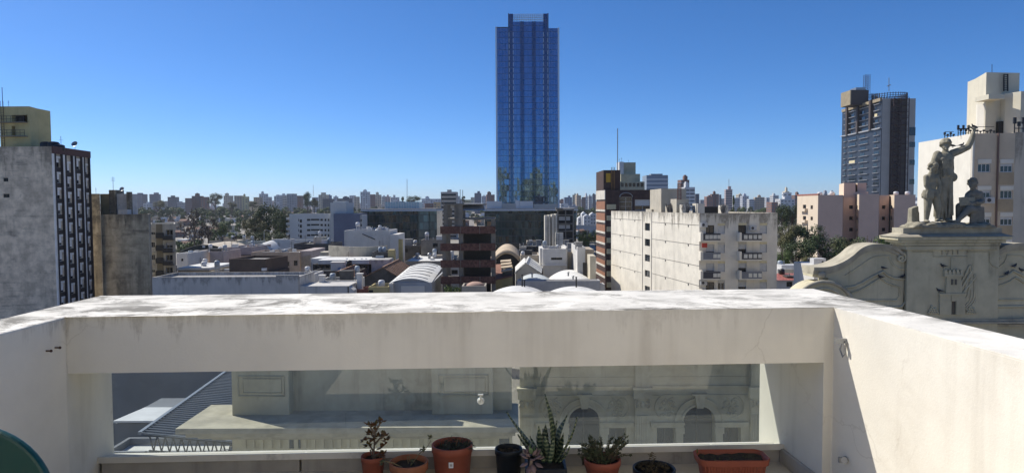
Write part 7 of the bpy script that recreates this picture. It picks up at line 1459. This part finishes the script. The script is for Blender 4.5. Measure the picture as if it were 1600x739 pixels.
# eucalyptus mass left of the hospital
for px, py, d, r, ry, k, lab in ((398, 356, 310, 20, 24, 1, 'olive tree at the left of the tall dark clump by the white hospital'), (420, 350, 320, 24, 32, 0, 'tallest dark tree in the clump left of the white hospital'), (440, 356, 305, 18, 28, 0, 'dark tree right against the white hospital'), (405, 376, 290, 18, 14, 0, 'low dark tree at the foot of the clump behind the lamp post'), (430, 376, 285, 16, 12, 0, 'low dark tree right of the lamp post'), (385, 352, 330, 11, 10, 1, 'small yellowish tree left of the tall dark clump'), (345, 360, 330, 14, 14, 2, 'green tree on the slope above the flat grey-green roof')): tree(px, py, d, r, NEAR[k], lab, None, ry)
for px, py, r, ry, lab in ((303, 353, 19, 26, 'bare brownish tree on the slope right of the balcony flats, left one'), (325, 358, 15, 18, 'bare brownish tree on the slope right of the balcony flats, right one')): tree(px, py, 300, r, FAR[3], lab, None, ry, TM2)
# skyline trees
for px, py, d, r, ry, k, lab in ((336, 312, 1150, 13, 10, 0, 'dark rounded skyline tree between the brick blocks and the tan pair'), (249, 319, 900, 11, 7, 1, 'round green skyline tree left of the brown brick blocks'), (480, 313, 800, 9, 13, 0, 'tall feathery tree on the skyline above the white hospital'), (491, 317, 820, 7, 9, 1, 'smaller tree close right of the tall feathery skyline tree'), (645, 314, 900, 13, 8, 0, 'wide dark round tree on the skyline above the green glass office'), (630, 314, 950, 4, 6, 0, 'slender dark tree just left of the wide round skyline tree'), (1145.5, 322, 420, 3.2, 15, 0, 'dark slender cypress behind the balcony block roof'), (725, 311, 1000, 4, 4, 0, 'little round tree on top of the skyline right of the grey tower block'), (362, 320, 900, 8, 5, 1, 'low green tree below the cream tower on the skyline'), (395, 320, 900, 7, 5, 0, 'low dark tree below the tan blocks on the skyline')): tree(px, py, d, r, (NEAR if r > 6 else FAR)[k], lab, None, ry)
# skyline buildings
COL = {'white': (.55, .56, .57), 'cream': (.52, .47, .37), 'tan': (.46, .37, .27), 'grey': (.36, .37, .39), 'dark': (.12, .125, .15), 'slate': (.16, .17, .22), 'brick': (.27, .15, .12), 'brown': (.2, .12, .1), 'pink': (.46, .36, .34), 'blue': (.2, .26, .36), 'yellow': (.52, .46, .26), 'ochre': (.5, .36, .2), 'pale': (.48, .5, .54)}
CM = {k: mat('skyline_'+k, v, var=.06, scale=.08, streak=.1) for k, v in COL.items()}
WB = simple('skyline_window', (.13, .14, .155), .4)
ORD = ['first', 'second', 'third', 'fourth', 'fifth', 'sixth', 'seventh', 'eighth', 'ninth', 'tenth', 'eleventh', 'twelfth', 'thirteenth', 'fourteenth', 'fifteenth', 'sixteenth', 'seventeenth', 'eighteenth', 'nineteenth', 'twentieth', 'twenty-first', 'twenty-second', 'twenty-third', 'twenty-fourth']
SKY_ = {'left of the white hospital': [(206, 223, 304, 'slate', 1500, 1), (234, 247, 304, 'slate', 1500, 1), (262, 275, 310, 'dark', 1400, 1), (277, 287, 314, 'grey', 1300, 0), (289, 300, 312, 'brown', 1150, 0), (300, 314, 305, 'brown', 1160, 2), (314.5, 324, 310, 'brick', 1150, 0), (349, 360, 308, 'cream', 1250, 2), (360.5, 366, 313, 'tan', 1300, 0), (366.5, 378, 308, 'tan', 1150, 0), (378.5, 387, 307, 'yellow', 1150, 2), (388, 396, 312, 'cream', 1200, 0), (396, 406, 309, 'tan', 1180, 0), (405, 416, 305, 'white', 1300, 2), (416, 424, 310, 'white', 1300, 0), (428, 437, 307, 'white', 1200, 0), (437, 447.5, 304.5, 'white', 1220, 1), (448, 460, 305, 'grey', 1210, 0), (460.5, 470, 308, 'brown', 1250, 0), (224, 233, 318, 'white', 1000, 0), (252, 261, 313, 'cream', 1500, 0)],
    'above hospital and green glass office': [(470.5, 474, 311, 'white', 1300, 0), (488, 497, 306, 'pale', 1300, 0), (497.5, 510, 305, 'cream', 1250, 1), (504, 520, 311.5, 'dark', 1050, 0), (512, 517, 306, 'blue', 1300, 0), (521, 526, 308, 'pale', 1400, 0), (526.5, 545, 308, 'dark', 1100, 2), (546, 553, 306, 'white', 1400, 0), (553.5, 562, 307, 'cream', 1300, 0), (563, 575, 302, 'white', 1150, 2), (575.5, 586, 303.5, 'brick', 1250, 0), (586.5, 596, 304, 'cream', 1300, 2), (596.5, 601, 309, 'white', 1350, 0), (601.5, 610, 305, 'pink', 1250, 2), (611, 624, 309, 'white', 1200, 1), (618, 624, 313, 'pale', 1100, 0), (659, 672, 309, 'white', 1250, 2), (672.5, 688, 309.5, 'pale', 1200, 0), (664, 677, 317, 'brown', 800, 0), (677.5, 688, 317, 'ochre', 800, 0)],
    'between grey tower block and glass skyscraper': [(714, 718.5, 307, 'white', 1300, 0), (719, 723, 310, 'pale', 1400, 0), (723.5, 735, 310, 'yellow', 1000, 0), (735.5, 740.5, 309, 'cream', 1300, 0), (741.5, 752, 304, 'slate', 1150, 1), (752.5, 760, 307, 'pale', 1300, 0), (760.5, 773, 303, 'brown', 1100, 2)],
    'between glass skyscraper and brick tower': [(874.5, 881, 313, 'brick', 1300, 0), (882, 894, 306, 'blue', 1150, 1), (894.5, 900.5, 304, 'cream', 1300, 0), (901, 908, 306, 'tan', 1250, 2), (909, 914.5, 307, 'brown', 1200, 0), (915, 919.5, 304, 'white', 1200, 2), (920, 925, 307, 'grey', 1150, 0), (925.5, 931, 304.5, 'dark', 1300, 0), (876, 888, 319, 'white', 900, 0), (889, 902, 321, 'grey', 850, 0)],
    'above the roof of the balcony block': [(1064, 1077, 284, 'brown', 640, 2), (1069.5, 1086, 291, 'white', 600, 2), (1086.5, 1092.5, 301, 'dark', 800, 0), (1094, 1103, 313, 'grey', 1200, 0), (1104, 1114, 306, 'brick', 1000, 0), (1112, 1123, 303, 'brown', 1020, 2), (1124, 1127, 303, 'dark', 1200, 0), (1127.5, 1133, 308, 'grey', 1200, 0), (1134, 1144, 297, 'pink', 900, 1), (1147, 1156, 308, 'white', 1100, 0), (1154, 1159.5, 304.5, 'cream', 1200, 0), (1160, 1170, 305, 'pale', 1150, 2), (1170.5, 1179, 312, 'white', 1100, 0), (1180, 1194, 307, 'tan', 1100, 2), (1197, 1207, 308.5, 'pale', 1200, 0), (1207.5, 1217, 306, 'white', 1150, 2), (1219, 1242, 309, 'white', 800, 0), (1224, 1236, 302, 'white', 805, 0), (1227, 1233, 297, 'cream', 810, 2), (1241.5, 1253, 304, 'brown', 900, 2), (1205, 1216, 317, 'brick', 800, 0)],
    'over the pink flats': [(1246, 1250, 306, 'grey', 1000, 0), (1287, 1296, 301, 'grey', 1100, 2), (1297, 1305, 300, 'white', 1000, 2), (1306, 1310, 303, 'pale', 1100, 0)]}
g = random.Random(77)
for seg, lst in SKY_.items():
    for i, (x0, x1, yt, ck, d, st) in enumerate(sorted(lst)):
        a, b = X(x0, d), X(x1, d); yt += g.choice([-1.5, 0, 0, 1, 2, 3]); z1 = Z(yt, d, (x0+x1)/2); z0 = gz(d)-2; dep = max(10, (b-a)*.8); low = d < 950 and yt > 312
        lab = f"{ck} {'low' if low else 'tall' if yt < 305 else 'mid-rise'} skyline block {seg}, {ORD[i]} from left"
        rt = thing('skyline_building', lab, 'building', ((a+b)/2, d, z0), 'distant buildings along the skyline'); rz_ = g.uniform(-.25, .25); m2 = MB(); W2 = (b-a)/2/(abs(math.cos(rz_))+abs(math.sin(rz_))*.0)
        fz = [(-W2, 0), (W2, 0), (W2, dep), (-W2, dep)]; loc = lambda u, v, z: Vector(((a+b)/2+u*math.cos(rz_)-v*math.sin(rz_), d+u*math.sin(rz_)+v*math.cos(rz_), z))
        m2.hexa([loc(u, v, z0) for u, v in fz], [loc(u, v, z1) for u, v in fz])
        m2.hexa([loc(u*1.02, v, z1+.003) for u, v in fz], [loc(u*1.02, v, z1+.8) for u, v in fz]); m2.build('walls', CM[ck], rt)
        if st or g.random() < .3:
            w = W2*g.uniform(.25, .5); o_ = g.uniform(-.4, .4)*W2; h = g.uniform(2.5, 4.2) if st else g.uniform(1.5, 2.6); m2 = MB(); m2.hexa([loc(o_+s*w, v, z1+.8) for s, v in ((-1, 2), (1, 2), (1, dep*.6), (-1, dep*.6))], [loc(o_+s*w, v, z1+.8+h) for s, v in ((-1, 2), (1, 2), (1, dep*.6), (-1, dep*.6))])
            if st == 2: m2.hexa([loc(o_+s*w*.5, v, z1+.8+h) for s, v in ((-1, 3), (1, 3), (1, 6), (-1, 6))], [loc(o_+s*w*.5, v, z1+1.9+h) for s, v in ((-1, 3), (1, 3), (1, 6), (-1, 6))])
            m2.build('roof_tower', CM[ck], rt)
        m2 = MB(); nf = int((z1-z0)/3.1); nb = max(2, int(2*W2/3.6)); style = g.choice([0, 0, 1])
        for k in range(min(nf, 14)):
            zz_ = z1-1.2-k*3.1
            if zz_-1.6 < z0: break
            for j in range(nb):
                if style == 0:
                    if g.random() < .12: continue
                    u = -W2+2*W2*(j+.22)/nb; u1 = u+2*W2*.55/nb
                else: u = -W2+2*W2*(j+.05)/nb; u1 = u+2*W2*.9/nb
                m2.hexa([loc(u, -.06, zz_-1.5), loc(u1, -.06, zz_-1.5), loc(u1, .02, zz_-1.5), loc(u, .02, zz_-1.5)], [loc(u, -.06, zz_), loc(u1, -.06, zz_), loc(u1, .02, zz_), loc(u, .02, zz_)])
        for s_, vv in ((-1, 0), (1, 0)):
            for k in range(min(nf, 14)):
                zz_ = z1-1.2-k*3.1
                if zz_-1.6 < z0: break
                for j in range(3): v0 = dep*(j+.3)/3.3; x_ = s_*(W2+.05); m2.hexa([loc(x_-.06, v0, zz_-1.5), loc(x_+.06, v0, zz_-1.5), loc(x_+.06, v0+1.8, zz_-1.5), loc(x_-.06, v0+1.8, zz_-1.5)], [loc(x_-.06, v0, zz_), loc(x_+.06, v0, zz_), loc(x_+.06, v0+1.8, zz_), loc(x_-.06, v0+1.8, zz_)])
        m2.build('windows', WB, rt, stuff=True)
for px, y0, y1, d, lab in ((1139, 297, 280, 905, 'thin aerial on the pinkish round tower above the balcony block'), (489.5, 306, 289, 1310, 'thin aerial mast on the skyline above the white hospital')):
    m2 = MB(); m2.tube([P(px, y0+1, d), P(px, y1, d)], .35, 5); o = m2.build('aerial_mast', STEEL); tag(o, lab, 'mast')
# more distance: a second, fainter rank of blocks merged far away (too small to tell apart)
m2 = MB(); m3 = MB(); g = random.Random(5)
for i in range(520):
    px = g.uniform(120, 1700); d = g.uniform(1500, 3300); w = g.uniform(10, 22); h = g.choice([5, 6, 7, 8, 10, 13, 16, 22])*g.uniform(.7, 1.1); x = X(px, d); z = gz(d)
    (m2 if g.random() < .6 else m3).box(x-w/2, x+w/2, d, d+w, z-2, z+h)
o = m2.build('far_city', CM['pale']); tag(o, kind='stuff', label='pale blur of distant blocks along the horizon', cat='city'); o = m3.build('far_city', CM['pink']); tag(o, kind='stuff', label='brownish blur of distant blocks along the horizon', cat='city')
# houses and trees of the far slope
HC = [('white', CM['white'], ROOFW), ('cream', CM['cream'], ROOFG), ('grey', CM['grey'], ROOFG), ('tan', CM['tan'], TILE), ('brown', CM['brown'], TILE), ('pale', CM['pale'], ROOFW)]
g = random.Random(31); hm = {}
def house_meshes(i):
    if i not in hm:
        n, wm, rm = HC[i]; m2 = MB(); m2.box(-5, 5, -4, 4, -3, 4.2); m2.box(1, 5, -3.5, 3.8, 4.2, 7) if i % 2 else None
        r = MB(); r.box(-5.3, (5.3 if i % 2 == 0 else 1), -4.3, 4.3, 4.21, 4.5)
        if i in (3, 4): r.hexa([(-5.3, -4.3, 4.5), (.98, -4.3, 4.5), (.98, 4.3, 4.5), (-5.3, 4.3, 4.5)], [(-5.3, -.1, 6), (.98, -.1, 6), (.98, .1, 6), (-5.3, .1, 6)])
        w = MB()
        for x in (-4, -1.2, 2.2): w.box(x, x+1.4, -4.06, -3.99, 1, 2.6)
        for y in (-2, 1): w.box(4.99, 5.06, y, y+1.3, 1, 2.5); w.box(-5.06, -4.99, y, y+1.3, 1, 2.5)
        hm[i] = (m2.mesh('walls', wm), r.mesh('roof', rm), w.mesh('windows', WB))
    return hm[i]
def free(x, y, r):
    return all(not (a-r < x < b+r and c-r < y < e+r) for a, b, c, e in OCC)
zones = [((196, 330), (330, 1100), 60, 'on the slope right of the balcony flats'), ((330, 460), (330, 1100), 64, 'on the slope left of the white hospital'), ((275, 395), (268, 420), 30, 'just beyond the dark green shed'), ((566, 690), (420, 1100), 40, 'above the green glass office'), ((890, 932), (400, 1000), 18, 'in the gap left of the brick tower'), ((1090, 1245), (300, 1000), 60, 'behind the balcony block roof'), ((470, 566), (420, 1100), 26, 'above the hospital'), ((700, 775), (500, 1100), 14, 'right of the grey tower block')]
zones += [((x_, x_+64), (760, 1090), 13, w_) for x_, w_ in ((192, 'under the skyline right of the stained block'), (256, 'under the skyline brick blocks'), (320, 'under the tan skyline pair'), (384, 'under the white skyline blocks'), (448, 'under the skyline above the hospital'), (512, 'under the skyline before the office'), (576, 'under the skyline over the office'), (640, 'under the skyline by the grey tower'), (880, 'under the skyline left of the brick tower'), (1100, 'under the skyline over the cream block'), (1170, 'under the skyline left of the pink flats'))]
ZH = []
for (xa, xb), (da, db_), n, where in zones:
    for k in range(n):
        d = da+(db_-da)*(g.random()**.8); px = g.uniform(xa, xb); i = g.randrange(6); x = X(px, d)
        if 285 < d < 345 and 270 < x+285 and -120 < x < -75: d += 60
        o = thing('house', 'house', 'house', (x, d, gz(d)), f'small houses {where}'); ZH.append((o, HC[i][0]+' house', where, px)); o.rotation_euler.z = g.uniform(-.5, .5); s = g.uniform(.7, 1.25)
        a_, b_, c_ = house_meshes(i)
        for nm, me in (('walls', a_), ('roof', b_), ('windows', c_)):
            q_ = inst(nm, me, o, (0, 0, 0), local=True, scale=(s, s, s*g.uniform(.9, 1.1) if 0 else s))
            if nm == 'windows': q_['kind'] = 'stuff'
    for k in range(int(n*.95) if da < 750 else n*3):
        d = da+(db_-da)*(g.random()**.8); px = g.uniform(xa, xb); i = g.choice([0, 0, 1, 1, 2, 3]); h = g.uniform(2.2, 4.2) if da < 750 else g.uniform(3, 6); z = gz(d); py = 320-(z+h*1.35-EH)*F/d
        o = tree(px, py, d, h*F/d, FAR[i], 'tree', f'small trees {where}', tm=TM2); ZH.append((o, ['dark green', 'bright green', 'olive', 'bare brown'][i]+' tree', where, px))
# fill the gaps between the named low roofs
g = random.Random(4); k = 0; names = [('grey', GRYW, ROOFG), ('white', WHR, ROOFW), ('sooty', SOOT, ROOFD), ('tan', TAN, ROOFG), ('pinkish', PNK, TILE)]
for row, d0 in enumerate((118, 134, 150, 168, 188, 210, 236, 264)):
    x = X(215, d0)
    while x < X(930, d0):
        w = g.uniform(7, 13); dep = g.uniform(8, 13); cx_ = x+w/2; cy_ = d0+dep/2; h = g.uniform(3.2, 6.5)+row*.25
        if free(cx_, cy_, min(w, dep)*.5):
            nm, wm, rm = names[g.randrange(5)]; poly = [Vector((x, d0)), Vector((x+w, d0+g.uniform(-.4, .4))), Vector((x+w, d0+dep)), Vector((x, d0+dep))]
            rt = rootfor('house', 'house', 'house', poly, 'low houses between the bigger roofs'); ZH.append((rt, 'low '+nm+' house', 'between the bigger roofs', 800+cx_/cy_*F)); f = Face(poly[0], poly[1]); hs = [(w*.15, w*.32, h-2.3, h-1.0), (w*.6, w*.8, h-2.3, h-1.0)]
            shell(rt, poly, 0, h, wm, rm, {0: hs}, .2, .35, th=.2)
            for hh_ in hs: window(rt, f, *[round(q_, 1) for q_ in hh_], fr=FRD, gl=GLD)
            if g.random() < .5: clutter_tank(rt, Vector((cx_+g.uniform(-2, 2), cy_, h-.35)), .55, 1.2, g.choice([TANKB, TANKW, WATER]), g.choice([0, 1.2]))
            OCC.append((x, x+w, d0, d0+dep)); k += 1
        x += w+g.uniform(.4, 2.5)
# lamp post, viaduct, weeds
lp = thing('lamp_post', 'tall grey street lamp with one arm beyond the white warehouse vault', 'street lamp', (X(412.5, 250), 250, 0)); m2 = MB(); a = P(412.5, 361, 250); m2.tube([(a.x, 250, 0), (a.x, 250, a.z)], [.16, .1], 8); m2.build('pole', STEEL, lp); m2 = MB(); b = P(424, 364, 250); m2.tube([(a.x, 250, a.z), (a.x+1, 250, a.z+.3), (b.x, 250, b.z+.6)], .06, 6); m2.build('arm', STEEL, lp); m2 = MB(); m2.ball((b.x, 250, b.z+.5), (.55, .25, .14), 10); m2.build('lamp_head', TANKW, lp)
vd = thing('viaduct', 'white concrete road viaduct above a green bank left of the brick tower', 'bridge', (X(918, 430), 430, 0)); m2 = MB(); m2.box(X(898, 430), X(960, 430), 430, 442, Z(358.5, 430), Z(354, 430)); m2.build('deck', CAPG, vd); m2 = MB(); m2.box(X(898, 430), X(960, 430), 429.7, 430, Z(355, 430)+.3, Z(353, 430)+.3); m2.build('parapet', WHR, vd)
for px in (904, 918, 932): m2 = MB(); m2.box(X(px, 432), X(px+1.5, 432), 433, 436, 0, Z(358.5, 432)-.002); m2.build('pier', CAPG, vd)
for px, py, r, lab in ((908, 371, 9, 'leftmost bushy green tree of the bank under the viaduct'), (920, 372, 10, 'middle bushy green tree of the bank under the viaduct'), (931, 371, 9, 'rightmost bushy green tree of the bank under the viaduct'), (914, 378, 9, 'lowest bushy green tree of the bank under the viaduct')): tree(px, py, 330, r, NEAR[2], lab, None, 11)
cr = thing('church', 'white gabled houses with small windows clustered left of the brick tower', 'building', (X(915, 520), 520, gz(520)))
for x0, x1, y, d in ((909, 916, 331, 520), (912, 923, 335, 512), (922, 931, 332, 516), (903, 911, 338, 524)):
    a, b = X(x0, d), X(x1, d); z = Z(y, d, x0); m2 = MB(); m2.prism_y([(a, gz(d)-2), (b, gz(d)-2), (b, z-1.5), ((a+b)/2, z), (a, z-1.5)], d, d+9); w_ = m2.build('wall', CM['white'], cr)
    for j in range(2):
        for r_ in range(3): m2 = MB(); xx = a+(b-a)*(.2+.45*j); m2.box(xx, xx+.9, d-.08, d-.001, z-3.4-r_*2.6, z-2.2-r_*2.6); m2.build('window', WB, cr)
m2 = MB(); g = random.Random(3)
for i in range(500):
    c_ = P(g.uniform(694, 720), g.uniform(446, 462), 108+g.uniform(-1, 1)); c_.z -= abs(g.gauss(0, .4)); v = Vector((g.gauss(0, 1), g.gauss(0, 1), g.gauss(.3, 1))).normalized()*.28; u = v.cross(Vector((g.random(), g.random(), g.random()))).normalized()*.1; m2.quad(c_-u, c_+u, c_+v+u*.3, c_+v-u*.3)
o = m2.build('weed_patch', LG2); tag(o, 'green weeds sprouting at the foot of the concrete frame', 'weeds', kind='stuff')

# ---- keep only the slope houses and trees that can be seen from here, and name each by its place
VIS = '0000001000101001001001010001101000010100001101100100010000000001101110010111110010100011010011110110000010000000010000010000010000000001010001111100000000000000000000000000001111000111001000000100000010010010111110001101010110011001111000001100000000010000000000000000000110010011011001000100100000000000000000000000000000000000000000000000000000000000000000000000000000000000011000001000000000000000000100000000000000000000000000000000000000000000001000000000000000000000000100000000001000000000000000000000000010001000100000000000000000000000000000000000001000001000000000000000010010101001000100110110110010000000001000010101000001000111010110001010101000000010000000011000110101100111101010110000001100011100000011010001110110111101111011011111110110011001111000010000000010100100000011000101101100011000100000000000000000011001010110011000110111111110011110001000000000000000010000001000001000010000010000000000000000000000000000001000000000000000001000010000000000000000000000000000000000000000000000000000000000000000000000000000000001001001101000000000000000101100000000000001000011000000000001010100001000000000000000000000001100001000000100111000000000010010100000100000001000000010001001000000000000000111000'                  # which of them show (found once by casting rays from the camera)
seen = []; GONE = []
if len(VIS) != len(ZH):
    bpy.context.view_layer.update(); dg = bpy.context.evaluated_depsgraph_get(); eye = Vector((0, 0, EH)); VIS = ''
    for o, what, where, px in ZH:
        vis = 0; ch = list(o.children); kids = set(c.name for c in ch)
        for c in ch: kids |= set(k.name for k in c.children)
        for c in ch:
            if 'trunk' in c.name or c.name.startswith('windows') or vis: continue
            mw = c.matrix_world; vs = c.data.vertices
            for v in list(vs)[::max(1, len(vs)//7)]:
                t_ = mw @ v.co; dr_ = (t_-eye).normalized(); hit, loc_, n_, ix, ob, m_ = S.ray_cast(dg, eye+dr_*4.6, dr_)
                if hit and ob.name in kids: vis = 1; break
        VIS += str(vis)
    print('VISDUMP', VIS)
for (o, what, where, px), v_ in zip(ZH, VIS):
    if v_ == '1': seen.append((o, what, where, px))
    else: ch = list(o.children); GONE += [o]+ch+[k for c in ch for k in c.children]
bpy.data.batch_remove(GONE)
cnt = {}
for o, what, where, px in sorted(seen, key=lambda q: 800+q[0].location.x/q[0].location.y*F):
    k = (what, where); cnt[k] = cnt.get(k, 0)+1
num = {}
TENS = ORD+['twenty-fifth', 'twenty-sixth', 'twenty-seventh', 'twenty-eighth', 'twenty-ninth', 'thirtieth', 'thirty-first', 'thirty-second', 'thirty-third', 'thirty-fourth', 'thirty-fifth']
for o, what, where, px in sorted(seen, key=lambda q: 800+q[0].location.x/q[0].location.y*F):
    k = (what, where); i = num.get(k, 0); num[k] = i+1
    o['label'] = f'small {what} {where}, {TENS[i]} from the left' if cnt[k] > 1 else f'small {what} {where}, the only one'

# ---- air: faint haze over the far city
hz = MB(); hz.box(-6000, 6000, -300, 7000, -1.5, 152); hm_ = bpy.data.materials.new('haze_air'); hm_.use_nodes = True; t = hm_.node_tree; t.nodes.clear(); vo_ = N(t, 'ShaderNodeVolumePrincipled'); vo_.inputs['Color'].default_value = (.86, .92, 1, 1); vo_.inputs['Density'].default_value = .00007; vo_.inputs['Anisotropy'].default_value = .2
ou_ = N(t, 'ShaderNodeOutputMaterial'); t.links.new(vo_.outputs[0], ou_.inputs['Volume']); o = hz.build('haze', hm_); o['kind'] = 'stuff'
